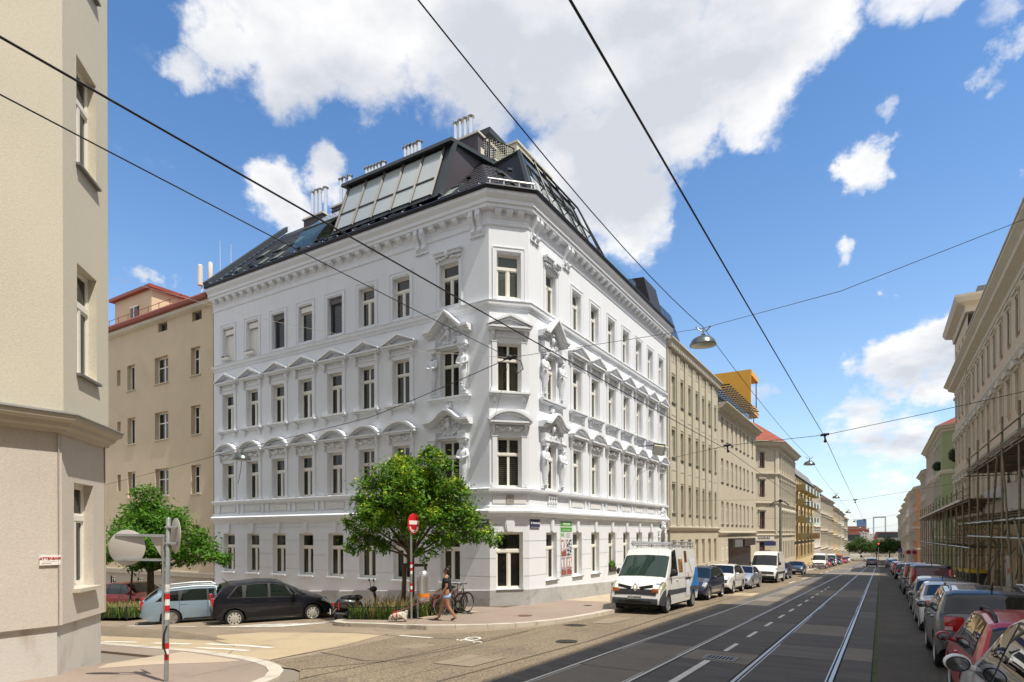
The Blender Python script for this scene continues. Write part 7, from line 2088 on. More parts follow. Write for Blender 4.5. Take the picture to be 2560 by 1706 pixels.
for (x0, z0, x1, z1) in ((-.045, 0, -.01, .055), (-.01, .055, .035, .055), (.05, 0, .03, .075), (.0, 0, -.015, .065), (.0, 0, .035, .055)):
    d = Vector((x1 - x0, z1 - z0)).normalized() * .006; mb.quad((x0 - d.y, -.0155, z0 + d.x), (x1 - d.y, -.0155, z1 + d.x), (x1 + d.y, -.0155, z1 - d.x), (x0 + d.y, -.0155, z0 - d.x))
put('bicycle_symbol', mb.mesh('bicycle_symbol', M['sign_white']), ds, (.20, 0, -.15), rot=(0, R(-50), 0))

# steel litter bin with an orange band
mat('brushed', (.58, .59, .59), .35, .06, 4, metal=.85, stretch=(1, 1, 4)); mat('band_orange', (.75, .24, .015), .5, .05, 3)
BXp = (-12.52, 15.05); gz = ground(*BXp) + .12
p = thing('litter_bin', 'domed steel litter bin with an orange band hanging behind the no entry sign', 'bin', (*BXp, gz))
mb = MB(); r_ = .185; mb.lathe([(r_ * .9, .58), (r_, .60), (r_, 1.30), (r_ * .98, 1.37), (r_ * .85, 1.47), (r_ * .6, 1.54), (r_ * .3, 1.575), (0.001, 1.58)], 24); put('body', mb.mesh('body', M['brushed'], True), p)
mb = MB(); mb.lathe([(r_ + .004, .71), (r_ + .004, .83)], 24); put('orange_band', mb.mesh('orange_band', M['band_orange'], True), p)
mb = MB(); mb.lathe([(r_ * .7, .55), (r_ * .9, .58)], 24); put('base_ring', mb.mesh('base_ring', M['galv'], True), p)
mb = MB(); mb.tube([(-.2, -.06, -.1), (-.2, -.06, 1.35)], .03, 8); mb.box(-.22, -.15, -.09, -.02, .75, .8); mb.box(-.22, -.15, -.09, -.02, 1.15, 1.2); put('post', mb.mesh('post', M['galv'], True), p)

# advertising banner and street-name plates on the white house
mat('banner_green', (.05, .33, .02), .6, .04, 2); mat('banner_white', (.72, .72, .74), .6, .03, 2); mat('photo_room', (.33, .16, .15), .5, .5, 5, spots=(.70, .62, .62), sscale=6, sthr=(.48, .56)); mat('photo_floor', (.30, .10, .07), .5, .4, 6); mat('photo_plan', (.045, .05, .10), .5, .5, 9, spots=(.75, .75, .78), sscale=12, sthr=(.5, .54)); mat('photo_mauve', (.38, .28, .36), .5, .4, 4, spots=(.66, .58, .66), sscale=4)
p = thing('banner', 'tall advertising banner with a green head and four room pictures beside a ground floor window', 'banner', (BX + .012, 24.93, -.9), PI / 2)
H0, H1 = -1.02, 1.42
mb = MB(); mb.box(-.56, .56, -.02, 0, H0, H1); put('sheet', mb.mesh('sheet', M['banner_white']), p)
mb = MB(); mb.box(-.56, .56, -.024, -.0205, H1 - .46, H1); put('green_head', mb.mesh('green_head', M['banner_green']), p)
text('EXKLUSIVE', .15, M['sign_white'], p, (0, -.026, H1 - .12), bold=True); text('MAISONETTE-WOHNUNGEN', .088, M['sign_white'], p, (0, -.026, H1 - .25), bold=True); text('provisionsfrei · direkt · Eigentum', .062, M['sign_white'], p, (0, -.026, H1 - .38))
text('NE', .26, mat('green_ink', (.10, .45, .06), .6), p, (-.40, -.024, H1 - .60), bold=True)
mb = MB()
for k in range(5): mb.box(-.05, .42 - .06 * (k % 2), -.0235, -.0205, H1 - .53 - .05 * k, H1 - .51 - .05 * k)
put('small_print', mb.mesh('small_print', mat('print_soft', (.38, .38, .42), .6)), p)
q = [('photo_room', -.54, -.02, -.16, .60), ('photo_plan', .02, .54, -.16, .60), ('photo_mauve', -.54, -.02, -1.0, -.20), ('photo_room', .02, .54, -1.0, -.20)]
for m, a, b, c, d in q:
    mb = MB(); mb.box(a, b, -.0235, -.0205, c, d); f = put('room_picture', mb.mesh('room_picture', M[m]), p)
    if m != 'photo_plan':
        mb = MB(); mb.quad((a, -.0245, c), (b, -.0245, c), (b, -.0245, c + (d - c) * .22), (a, -.0245, c + (d - c) * .34)); put('floor_print', mb.mesh('floor_print', M['photo_floor']), f)
        mb = MB(); mb.box(a + .06, a + .2, -.0248, -.0238, c + .36, d - .1); mb.box(b - .18, b - .07, -.0248, -.0238, c + .34, d - .06); put('window_print', mb.mesh('window_print', M['sign_white']), f)
p = thing('street_sign', 'dark blue street name plate on the white wall beside the cut corner, tram street side', 'street sign', (BX + .03, 21.97, .42), PI / 2)
mb = MB(); mb.box(-.40, .40, -.02, 0, -.19, .19); put('plate', mb.mesh('plate', M['sign_blue']), p); mb = MB(); [mb.box(*b) for b in ((-.38, .38, -.022, -.02, .165, .175), (-.38, .38, -.022, -.02, -.175, -.165))]; put('rule', mb.mesh('rule', M['sign_white']), p)
text('16. Herbststraße', .115, M['sign_white'], p, (0, -.023, 0), bold=True)
p = thing('street_sign', 'dark blue street name plate half hidden by the tree at the white house corner', 'street sign', (AX - .5, AY - .03, .42))
mb = MB(); mb.box(-.48, .48, -.02, 0, -.19, .19); put('plate', mb.mesh('plate', M['sign_blue']), p); text('Degelbauer-', .14, M['sign_white'], p, (.06, -.023, .06), bold=True); text('gasse', .12, M['sign_white'], p, (.0, -.023, -.09), bold=True)

# ------------------------------------------------------------------ bicycles and the scooter
def bicycle(label, loc, rz, frame, group=None, lean=0.06, detail=True):
    o = thing('bicycle', label, 'bicycle', loc, rz, group, rot=(lean, 0, rz)); r = .335; fm = M[frame]
    for nm, x in (('wheel', -.53), ('wheel', .53)):
        mb = MB(); n = 30
        mb.tube([(r * math.cos(2 * PI * k / n), 0, r * math.sin(2 * PI * k / n)) for k in range(n + 1)], .017, 6, False); w = put(nm, mb.mesh('wheel', M['tyre'], True), o, (x, 0, r))
        mb = MB(); mb.tube([((r - .028) * math.cos(2 * PI * k / n), 0, (r - .028) * math.sin(2 * PI * k / n)) for k in range(n + 1)], .011, 5, False); mb.lathe([(.03, -.03), (.03, .03)], 8, axis='y'); put('rim', mb.mesh('rim', M['rim_silver'], True), w)
        mb = MB()
        for k in range(18): a = 2 * PI * k / 18; mb.tube([(0, .02 * (-1) ** k, 0), ((r - .03) * math.cos(a), 0, (r - .03) * math.sin(a))], .0022, 3, False)
        put('spokes', mb.mesh('spokes', M['rim_silver']), w)
        mb = MB(); mb.tube([((r + .035) * math.cos(a), 0, (r + .035) * math.sin(a)) for a in [R(-10 + 190 * k / 12) for k in range(13)]], .02, 5); put('mudguard', mb.mesh('mudguard', fm, True), w)
    mb = MB()
    BBk, ST, HT0, HT1 = (-.08, 0, .30), (-.24, 0, .78), (.36, 0, .68), (.33, 0, .86)
    for a, b, t in ((BBk, ST, .016), (BBk, HT0, .02), ((-.15, 0, .52), HT1, .016), (HT0, HT1, .02)): mb.tube([a, b], t, 7)
    for s in (-.06, .06): mb.tube([BBk, (-.53, s, r)], .01, 5); mb.tube([ST, (-.53, s, r)], .009, 5); mb.tube([(.37, 0, .66), (.40, s, .6), (.53, s, r)], .012, 5)
    put('frame', mb.mesh('frame', fm, True), o)
    mb = MB(); mb.tube([ST, (-.27, 0, .90)], .013, 6); mb.ball((-.32, 0, .95), .13, 12, 6, (1, .62, .38)); mb.ball((-.18, 0, .94), .07, 8, 5, (1.3, .4, .4)); put('saddle', mb.mesh('saddle', mat('leather', (.07, .035, .02), .6, .15, 5), True), o)
    mb = MB(); mb.tube([HT1, (.32, 0, 1.0)], .012, 6); mb.tube([(.12, -.3, 1.02), (.24, -.24, 1.05), (.33, -.1, 1.02), (.33, .1, 1.02), (.24, .24, 1.05), (.12, .3, 1.02)], .012, 6); put('handlebar', mb.mesh('handlebar', M['trim_black'], True), o)
    mb = MB(); mb.lathe([(.09, -.005), (.09, .005)], 18, (-.08, -.05, .30), 'y'); mb.tube([(-.08, -.06, .3), (.06, -.07, .2), (.06, -.14, .2)], .01, 5); mb.tube([(-.08, .06, .3), (-.22, .07, .4), (-.22, .14, .4)], .01, 5); put('crank', mb.mesh('crank', M['galv']), o)
    if detail: mb = MB(); mb.box(-.85, -.42, -.07, .07, .72, .735); mb.tube([(-.53, .05, r), (-.6, .06, .72)], .006, 4); mb.tube([(-.53, -.05, r), (-.6, -.06, .72)], .006, 4); put('carrier', mb.mesh('carrier', M['trim_black']), o); mb = MB(); mb.ball((-.9, 0, .66), .035, 8, 5); put('reflector', mb.mesh('reflector', M['lamp_red']), o)
    return o


paintm('bike_pink', (.33, .05, .13)); paintm('bike_black', (.02, .02, .02)); paintm('bike_white', (.6, .6, .58)); paintm('bike_green', (.05, .14, .08))
bz = lambda x, y: ground(x, y) + .125
bicycle('pinkish red bicycle leaning by the planted bed, behind the woman', (-12.75, 16.75, bz(-12.75, 16.75)), R(86), 'bike_pink')
bicycle('black bicycle standing behind the pinkish one', (-12.62, 17.05, bz(-12.6, 17)), R(88), 'bike_black', lean=-.05)
bicycle('bicycle half seen behind the light blue car by the left tree', (-27.2, 16.0, ground(-27.2, 16) + .02), R(20), 'bike_black')
for k, (x, y, a, c, l) in enumerate(((-7.9, 99.6, 10, 'bike_white', 'white bicycle at the front of the row before the far white van'), (-8.3, 100.6, 25, 'bike_black', 'black bicycle second in the row before the far white van'), (-9.0, 101.3, -15, 'bike_green', 'green bicycle in the row before the far white van'), (-7.4, 102.4, 40, 'bike_pink', 'red bicycle last in the row before the far white van'))):
    bicycle(l, (x, y, zg(x, y)), R(a), c, 'bicycles parked by the far white van', detail=False)

SC = (-15.05, 14.75)
sc = thing('scooter', 'black motor scooter with red tail light parked beside the planted bed', 'scooter', (*SC, zg(*SC)), R(56), rot=(R(-4), 0, R(56)))
paintm('scooter_black', (.012, .012, .014), .3)
tm, rm = wheel_meshes(.25, 'five'); 
for x in (-.62, .68): w = put('wheel', tm, sc, (x, 0, .25)); w.scale = (1, .6, 1); put('rim', rm, w)
mb = MB()
prof = [(-.86, .56, .06, .06), (-.72, .62, .13, .16), (-.5, .60, .19, .22), (-.25, .56, .20, .24), (-.02, .52, .18, .22), (.08, .45, .15, .16)]
prev = None; n = 14; vs = []; fs = []
for x, z, hw, hh in prof:
    for k in range(n): a = 2 * PI * k / n; vs.append((x, hw * math.cos(a), z + hh * math.sin(a)))
for i in range(len(prof) - 1):
    for k in range(n): fs.append((i * n + k, i * n + (k + 1) % n, (i + 1) * n + (k + 1) % n, (i + 1) * n + k))
fs += [tuple(range(n)), tuple(range((len(prof) - 1) * n, len(prof) * n))]; mb.add(vs, fs); put('body', mb.mesh('body', M['scooter_black'], True, 60), sc)
mb = MB(); mb.box(-.05, .52, -.15, .15, .24, .31); put('footboard', bevel(mb.mesh('footboard', M['scooter_black']), .03), sc)
mb = MB(); mb.prism([(.44, .28), (.52, .28), (.60, .62), (.50, .98), (.43, .95), (.50, .62)], -.19, .19); put('leg_shield', bevel(mb.mesh('leg_shield', M['scooter_black']), .03), sc)
mb = MB(); mb.tube([(.70, 0, .25), (.60, 0, .55), (.46, 0, 1.02)], .035, 7); put('fork', mb.mesh('fork', M['trim_black'], True), sc)
mb = MB(); mb.ball((.70, 0, .42), .2, 12, 7, (1.15, .45, .55)); put('front_mudguard', mb.mesh('front_mudguard', M['scooter_black'], True), sc)
mb = MB(); mb.ball((.47, 0, 1.06), .12, 12, 7, (1.1, .95, .85)); mb.tube([(.36, -.36, 1.05), (.42, -.2, 1.08), (.45, 0, 1.06), (.42, .2, 1.08), (.36, .36, 1.05)], .022, 7); put('handlebar', mb.mesh('handlebar', M['trim_black'], True), sc)
for s in (-1, 1):
    mb = MB(); mb.tube([(.42, s * .24, 1.08), (.44, s * .30, 1.22), (.42, s * .36, 1.33)], .009, 5); mb.ball((.41, s * .38, 1.37), .075, 10, 6, (.35, 1, .75)); put('mirror', mb.mesh('mirror', M['trim_black'], True), sc)
mb = MB(); mb.ball((-.38, 0, .80), .17, 14, 7, (1.55, .95, .55)); mb.ball((-.08, 0, .80), .16, 14, 7, (1.15, 1.0, .6)); put('seat', mb.mesh('seat', mat('seat_cover', (.014, .014, .016), .7, .2, 6, .4, 20), True), sc)
mb = MB(); mb.box(-.93, -.84, -.09, .09, .56, .66); put('tail_light', bevel(mb.mesh('tail_light', M['lamp_red']), .025), sc)
for s in (-1, 1): mb = MB(); mb.box(-.74, -.70, min(s * .13, s * .185), max(s * .13, s * .185), .42, .68); put('red_trim', bevel(mb.mesh('red_trim', M['lamp_red']), .012), sc)
mb = MB(); mb.box(-.98, -.965, -.1, .1, .28, .46); put('number_plate', mb.mesh('number_plate', M['plate_white']), sc); mb = MB(); mb.tube([(-.8, 0, .5), (-.96, 0, .32)], .04, 6); put('plate_holder', mb.mesh('plate_holder', M['trim_black']), sc)
mb = MB(); mb.lathe([(.07, -.2), (.07, .2)], 10, (-.45, 0, .3), 'y'); mb.box(-.7, -.3, .08, .16, .2, .4); mb.tube([(-.35, -.14, .25), (-.85, -.17, .3)], [.04, .055], 8); put('engine', mb.mesh('engine', M['trim_black'], True), sc)
mb = MB(); mb.tube([(-.15, .08, .22), (-.2, .2, .0)], .012, 5); mb.tube([(-.15, -.08, .22), (-.2, -.2, .0)], .012, 5); put('stand', mb.mesh('stand', M['galv']), sc)
# ------------------------------------------------------------------ overhead wires and hanging lamps
mat('wire', (.018, .018, .02), .5, .1, 3); mat('wire_thin', (.07, .07, .075), .6, .1, 3); mat('wire_rope', (.52, .50, .45), .7, .1, 3)


def wire(label, pts, r, m='wire', sag=0.0, name='overhead_wire', cat='wire', group=None):
    P = []
    for a, b in zip(pts, pts[1:]):
        a, b = Vector(a), Vector(b); n = 8 if sag else 1
        for i in range(n): t = i / n; P.append(a.lerp(b, t) - Vector((0, 0, sag * 4 * t * (1 - t))))
    P.append(Vector(pts[-1])); mb = MB(); mb.tube([p - P[0] for p in P], r, 6); o = mb.obj(name, M[m], None, tuple(P[0]), smooth=True)
    return tag(o, label, cat, group)


SPY = [-8, 21.2, 47.5, 74, 100, 127, 155, 185, 215, 250]      # where the span wires cross the street
CW = lambda y: 3.05 - .0327 * max(0, y - 21.2) if y > 21.2 else 3.02
wire('tram contact wire over the left track, the thick one from the upper left edge', [(-4.415, -8, 3.06), (-4.415, 21.2, 2.80)] + [(-4.415, y, CW(y) - .25) for y in SPY[2:]], .0085, sag=.05)
wire('tram contact wire over the right track, from the top edge right of the middle', [(-1.48, -8, 3.08), (-1.48, 21.2, 2.98)] + [(-1.48, y, CW(y) - .1) for y in SPY[2:]], .009, sag=.05)
LAMPS = [(-4.0, 16.3, 5.20), (-3.85, 42.6, 4.52), (-3.8, 68.5, 3.65), (-3.8, 95, 2.9), (-3.8, 121, 2.0), (-3.8, 148, 1.1), (-3.8, 176, .2)]
wire('long lamp cable above the street running from the top edge to each hanging lamp', [(-4.0, -9, 5.75), (-4.0, 4.75, 5.43)] + [(x, y, z + .25) for x, y, z in LAMPS], .009, sag=.22)
wire('anchor wire from the left edge to the knot before the cut corner', [(-5.8, -3, 3.6), (-8, 13.03, 4.45)], .0075, sag=.06)
wire('span cable over the side street carrying the left hanging lamp', [(-8, 13.03, 4.45), (-13.5, 13.7, 3.62), (-21.7, 14.9, 3.42), (-35.9, 17, 2.9), (-44, 18.4, 2.75)], .010, sag=.03)
wire('thin pale rope rising from the knot to the far left roof', [(-8, 13.03, 4.45), (-12.43, 15, 5.81), (-20.9, 15, 8.5), (-32.4, 15, 12.7), (-46, 18, 17)], .007, 'wire_rope')
wire('thin cross wire holding the big hanging lamp', [(-8, 13.03, 4.45), (-4.0, 16.3, 5.42), (-.8, 16.3, 5.72), (2.57, 16.3, 6.5), (6.4, 16.3, 7.4)], .007, 'wire_thin')
wire('slack stay wire from the knot to the corner wall', [(-8, 13.03, 4.45), (-11.6, 17.5, 3.3), (AX - .3, AY - .05, 3.1)], .005, 'wire_thin')
rs = random.Random(3)
for k, y in enumerate(SPY[1:8]):
    z = CW(y) + .02
    lb = ['nearest cross wire over both tram tracks, fixed to the white house and the right side', 'second cross wire over the tram tracks', 'third cross wire over the tram tracks', 'fourth cross wire, far down the street', 'fifth cross wire, far down the street', 'sixth cross wire, hardly visible far down the street', 'farthest cross wire before the trees'][k]
    o = wire(lb, [(BX + .05, y if k else 34, z + .3), (-8, y + (.0 if k else 5), z + .2), (-4.415, y, z - .1), (-1.48, y, z + .0), (1.0, y, z + .37), (3.3, y, z + .75), (6.4, y, z + 1.3)], .009, 'wire', name='cross_wire', group=None)
    mb = MB(); mb.tube([(-.12, 0, .0), (.12, 0, .02)], .04, 6); mb.tube([(0, 0, 0), (0, .12, -.16)], .025, 6); mb.ball((0, .13, -.18), .05, 7, 5); mb.ball((0, 0, 0), .06, 7, 5)
    ins = put('wire_clamp', mb.mesh('wire_clamp', M['wire'], True), o, (-1.48 - o.location.x, y - o.location.y, z - o.location.z)); put('wire_clamp', ins.data, o, (-4.415 - o.location.x, y - o.location.y, z - .1 - o.location.z))
mb = MB(); mb.ball((0, 0, 0), .07, 8, 6); mb.tube([(.02, .02, 0), (.25, .12, -.08), (.30, .14, -.3), (.16, .08, -.42), (.1, .05, -.25)], .018, 6); mb.tube([(-.16, -.05, -.03), (.16, .05, .03)], .035, 6)
tag(mb.obj('wire_knot', M['wire'], None, (-8, 13.03, 4.45), smooth=True), 'black knot of wires with a hanging loop in front of the cut corner', 'wire fitting')
mat('lamp_shell', (.16, .18, .175), .28, .06, 2, metal=.75); mat('lamp_inside', (.36, .35, .28), .5, .1, 4); mat('lamp_glass', (.50, .50, .42), .2, .1, 5)


def hang_lamp(label, loc, rz=0.0, s=1.0, tilt=.05):
    o = thing('hanging_lamp', label, 'street lamp', loc, rz, 'hanging street lamps', rot=(tilt, .02, rz)); o.scale = (s,) * 3
    mb = MB(); mb.lathe([(.345, -.245), (.35, -.235), (.335, -.19), (.29, -.10), (.22, -.035), (.14, 0), (.06, .015), (.055, .06), (0.001, .065)], 28); put('shade', mb.mesh('shade', M['lamp_shell'], True, 60), o)
    mb = MB(); mb.lathe([(.342, -.244), (.30, -.19), (.2, -.12), (0.001, -.10)], 28); put('reflector', mb.mesh('reflector', M['lamp_inside'], True), o)
    mb = MB(); mb.lathe([(.30, -.245), (.22, -.27), (0.001, -.285)], 24); put('diffuser', mb.mesh('diffuser', M['lamp_glass'], True), o)
    mb = MB(); mb.tube([(0, 0, .05), (0, 0, .22)], .022, 6); mb.tube([(-.17, 0, .25), (-.1, 0, .16), (0, 0, .12), (.1, 0, .16), (.17, 0, .25)], .018, 6); mb.ball((-.17, 0, .25), .03, 6, 4); mb.ball((.17, 0, .25), .03, 6, 4); put('hanger', mb.mesh('hanger', M['galv'], True), o)
    return o


LL = ['large grey hanging lamp above the street, nearest of the row', 'second hanging lamp in the row down the street', 'third hanging lamp in the row down the street', 'fourth hanging lamp in the row down the street', 'fifth hanging lamp, small against the sky', 'sixth hanging lamp, small against the sky', 'last hanging lamp above the far rooftops']
for (x, y, z), l in zip(LAMPS, LL): hang_lamp(l, (x, y, z), R(15))
hang_lamp('grey hanging lamp with a loose cable over the side street before the white wall', (-21.7, 14.9, 3.2), R(15), 1.0)
wire('loose cable end dangling under the left hanging lamp', [(-21.7, 14.9, 2.95), (-21.75, 14.9, 2.6), (-21.95, 14.95, 2.2), (-22.1, 15, 2.05)], .012, name='loose_cable')
o = thing('floodlight', 'boxy beige floodlight held out from the white wall above the tram street', 'floodlight', (-11.0, 34.4, 4.8), R(20), rot=(R(20), R(10), R(20)))
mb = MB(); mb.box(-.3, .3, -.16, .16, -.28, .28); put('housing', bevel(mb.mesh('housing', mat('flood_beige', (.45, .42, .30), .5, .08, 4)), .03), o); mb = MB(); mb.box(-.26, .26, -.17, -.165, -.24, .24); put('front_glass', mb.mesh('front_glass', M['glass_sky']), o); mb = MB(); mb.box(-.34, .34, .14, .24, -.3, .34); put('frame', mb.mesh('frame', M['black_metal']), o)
wire('short bracket arm of the floodlight', [(-12.3, 34.6, 5.15), (-11.0, 34.4, 5.1)], .03, name='bracket_arm', cat='bracket')

# poles and traffic signs further down
o = thing('tram_pole', 'grey green pole with a cross arm in front of the cream corner house', 'pole', (-9.2, 70.5, ground(-9.2, 70.5) + .12))
mb = MB(); mb.tube([(0, 0, 0), (0, 0, 7.9)], [.17, .12], 10); put('shaft', mb.mesh('shaft', mat('pole_green', (.17, .19, .16), .7, .15, 3), True), o); mb = MB(); mb.tube([(-1.0, -.2, 7.4), (-.7, 0, 7.75), (.3, 0, 7.85), (.8, .3, 7.4)], .06, 6); mb.ball((0, 0, 7.9), .2, 8, 5); put('arm', mb.mesh('arm', M['iron'], True), o)


def roadsign(label, loc, h, kind, rz=0.0):
    o = thing('road_sign', label, 'road sign', loc, rz)
    mb = MB(); mb.lathe([(.04, 0), (.04, h + .3)], 8); put('post', mb.mesh('post', M['galv'], True), o)
    mb = disc(.33, 24) if kind != 'square' else MB().box(-.36, .36, -.012, .0, -.4, .4)
    d = put('plate', mb.mesh('plate', M['sign_blue' if kind != 'ring' else 'sign_white'], kind != 'square'), o, (0, -.05, h))
    if kind == 'nostop': mb = MB(); [mb.quad(*[(r * math.cos(t), -.014, r * math.sin(t)) for r, t in ((.25, a), (.325, a), (.325, b), (.25, b))]) for a, b in [(2 * PI * k / 24, 2 * PI * (k + 1) / 24) for k in range(24)]]; mb.quad((-.2, -.014, -.17), (-.17, -.014, -.2), (.2, -.014, .17), (.17, -.014, .2)); mb.quad((-.2, -.0145, .17), (-.17, -.0145, .2), (.2, -.0145, -.17), (.17, -.0145, -.2)); put('red_ring', mb.mesh('red_ring', M['sign_red']), d)
    if kind == 'walk': mb = MB(); mb.box(-.05, .05, -.016, -.012, -.2, .16); put('figure', mb.mesh('figure', M['sign_white']), d)


for x, y, h, k, l in ((3.5, 106, 2.6, 'nostop', 'blue and red no stopping sign on the right kerb, left of a pair'), (4.3, 108, 2.6, 'nostop', 'blue and red no stopping sign on the right kerb, right of a pair'), (3.4, 146, 3.1, 'square', 'blue square sign on the right side by the orange house'), (3.6, 140, 2.0, 'walk', 'small round blue sign below the blue square one')):
    roadsign(l, (x, y, zg(x, y) + .12), h, k)
o = thing('traffic_light', 'traffic light showing red between the far trees', 'traffic light', (-.6, 240, ground(0, 240)))
mb = MB(); mb.tube([(0, 0, 0), (0, 0, 5.2)], .1, 8); put('post', mb.mesh('post', M['galv'], True), o); mb = MB(); mb.box(-.3, .3, -.15, .15, 5.0, 6.4); put('housing', mb.mesh('housing', M['black_metal']), o)
m = bpy.data.materials.new('signal_red'); m.use_nodes = True; m.node_tree.nodes['Principled BSDF'].inputs['Emission Color'].default_value = (1, .05, .05, 1); m.node_tree.nodes['Principled BSDF'].inputs['Emission Strength'].default_value = 2.5; m.node_tree.nodes['Principled BSDF'].inputs['Base Color'].default_value = (.6, .02, .02, 1)
mb = MB(); mb.ball((0, -.12, 6.1), .24, 10, 6); put('red_lens', mb.mesh('red_lens', m, True), o)

# ------------------------------------------------------------------ scaffolding over the right footway
mat('scaf_steel', (.20, .185, .12), .55, .3, 5, .2, 30, metal=.45, spots=(.36, .20, .05), sscale=2.2, sthr=(.6, .75)); mat('scaf_bright', (.52, .53, .52), .4, .1, 4, metal=.6); mat('plank', (.155, .11, .065), .9, .35, 3, .2, 20, stretch=(3, .5, 3)); mat('tarp', (.50, .49, .48), .75, .06, 1.2); mat('bin_yellow', (.55, .36, .02), .5, .08, 3); mat('bin_dark', (.03, .035, .035), .5, .1, 3)
sf = thing('scaffolding', 'long tubular scaffolding with plank decks over the pavement along the right side', 'scaffolding', (4.3, 45, ground(4.3, 45) + .12))
REL = -sf.location


def sp_(name, me, loc=(0, 0, 0)): return put(name, me, sf, tuple(Vector(loc) + REL))


X0, X1 = 4.25, 5.95
ys_n = [20.6, 24.3, 27.9, 31.5, 35.2, 38.8, 42.2]; ys_f = [45.4, 48.9, 52.4, 55.7, 58.9, 62.4, 66.0, 69.4, 72.8, 76.2, 79.6, 83.0, 86.4, 90.0]


def pole(x, y, z1, r=.045, m='scaf_steel'):
    z0 = ground(x, y) + .12; mb = MB(); mb.tube([(x, y, z0), (x, y, z1)], r, 8)
    for z in (z0 + 1.2, z0 + 2.2, z1 - 1.1): mb.box(x - .07, x + .07, y - .07, y + .07, z - .05, z + .05)
    mb.box(x - .09, x + .09, y - .09, y + .09, z0 - .02, z0 + .01); sp_('standard', mb.mesh('standard', M[m], True))


def tubeobj(name, a, b, r=.035, m='scaf_bright'): mb = MB(); mb.tube([a, b], r, 7); sp_(name, mb.mesh(name, M[m], True))


for y in ys_n: pole(X0, y, 4.7); pole(X1, y, 4.4)
for y in ys_f: pole(X0, y, 2.75); pole(X1, y, 2.55)
tops = lambda y: 1.73 - .013 * max(0, y - 45) * 1.0
for z, m in ((.46, 'scaf_bright'), (-.24, 'scaf_bright'), (3.17, 'scaf_steel'), (3.55, 'scaf_steel'), (4.05, 'scaf_steel')): tubeobj('ledger', (X0 - .05, 19.5, z), (X0 - .05, 42.6, z), .035, m); tubeobj('ledger', (X1 + .05, 19.5, z), (X1 + .05, 42.6, z), .035, 'scaf_steel')
for z in (1.73, 2.1, 2.5, -.9): tubeobj('ledger', (X0 - .05, 41.8, z), (X0 - .05, 90.4, z - .3), .035, 'scaf_steel' if z > 0 else 'scaf_bright'); tubeobj('ledger', (X1 + .05, 41.8, z), (X1 + .05, 90.4, z - .3), .035, 'scaf_steel')
for y in ys_n:
    for z in (3.12, .42): tubeobj('transom', (X0 - .25, y + .06, z), (XR - .1, y + .06, z), .032, 'scaf_steel')
for y in ys_f:
    for z in (1.66, -.95): tubeobj('transom', (X0 - .25, y + .06, z - .006 * (y - 45)), (XR - .1, y + .06, z - .006 * (y - 45)), .032, 'scaf_steel')
for a, b in (((X0 - .1, 28.4, -2.9), (X0 - .1, 30.8, 3.3)), ((X0 - .1, 24.0, -2.6), (X0 - .1, 28.3, .5)), ((X0 - .1, 35.0, -3.1), (X0 - .1, 31.9, 3.2)), ((X0 - .1, 52.5, -3.6), (X0 - .1, 56.0, 1.8)), ((X0 - .1, 66.5, -3.9), (X0 - .1, 70.5, 1.6)), ((X0, 38, -3.2), (X1, 42, .5)), ((X1, 30, -.2), (X1, 40, 3.2)), ((X1, 46, -.9), (X1, 58, 1.7)), ((X1, 60, -.9), (X1, 72, 1.6)), ((X0 + .4, 30, .4), (X1, 24, 3.1))): tubeobj('brace', a, b, .04, 'scaf_steel')
# decks: planks laid along the street, each of its own
for y0, y1, z in [(a, b, 3.24) for a, b in zip(ys_n, ys_n[1:])] + [(a, b, 1.80 - .006 * (a - 45)) for a, b in zip([42.2] + ys_f, ys_f)]:
    for k in range(7):
        x = X0 - .12 + k * .30; mb = MB(); dy = rs.uniform(-.08, .08); mb.box(x + .01, x + .285, y0 - .02 + dy, y1 + .02 + dy, z + rs.uniform(-.008, .008), z + .045); sp_('plank', mb.mesh('plank', M['plank']))
for (ys_, z, m) in ((ys_n, 3.30, 'scaf_bright'), (ys_f, 1.84, 'scaf_bright')):
    for a, b in zip(ys_, ys_[1:]): mb = MB(); dz_ = 0 if z > 3 else -.006 * (a - 45); mb.box(X0 - .16, X0 - .13, a + .04, b - .04, z + dz_, z + dz_ + .14); sp_('toe_board', mb.mesh('toe_board', M['plank' if z > 3 else m]))
for ya, yb in zip(ys_n + ys_f[:-1:2], ys_n[1:] + ys_f[1::2]):
    hi = ya < 42; tubeobj('brace', (X1, ya, -.9 if not hi else .5), (X1, yb, 1.6 if not hi else 3.1), .032, 'scaf_steel'); tubeobj('brace', (X1 + .3, yb, -2.6), (X1 + .3, ya, -.9 if not hi else .4), .032, 'scaf_steel')
    for z in ((.95, 1.4, 2.0, 2.6) if hi else (-.3, .2, .7, 1.15)): tubeobj('rail', (X1 + .05, ya, z), (X1 + .05, yb, z), .028, 'scaf_steel')
# lower walkway roof under the deck: sloping boards and the hung sheet
for y0, y1 in zip(ys_n + ys_f[:6], ys_n[1:] + ys_f[:7]):
    for k in range(4): mb = MB(); x = X0 + .2 + k * .42; z = .62 + .17 * k - (.0 if y0 < 42 else 1.3); mb.box(x, x + .38, y0, y1, z, z + .04); sp_('roof_board', mb.mesh('roof_board', M['plank']))
mb = MB(); n = 40
for i in range(n):
    for j in range(5):
        f = lambda i, j: (5.7 + .05 * math.sin(i * 1.9 + j * .8), 29.5 + 19.3 * i / n, 1.15 + 1.45 * j / 5 + .035 * math.sin(i * .9) - .1 * math.sin(PI * i / n))
        mb.quad(f(i, j), f(i + 1, j), f(i + 1, j + 1), f(i, j + 1))
sp_('sheeting', mb.mesh('sheeting', M['tarp'], True))
for k in range(5): mb = MB(); z = .55 + .28 * k; mb.box(5.72, 5.78, 50 + .3 * k, 66, z, z + .2); sp_('board', mb.mesh('board', M['plank' if k % 2 else 'tarp']))
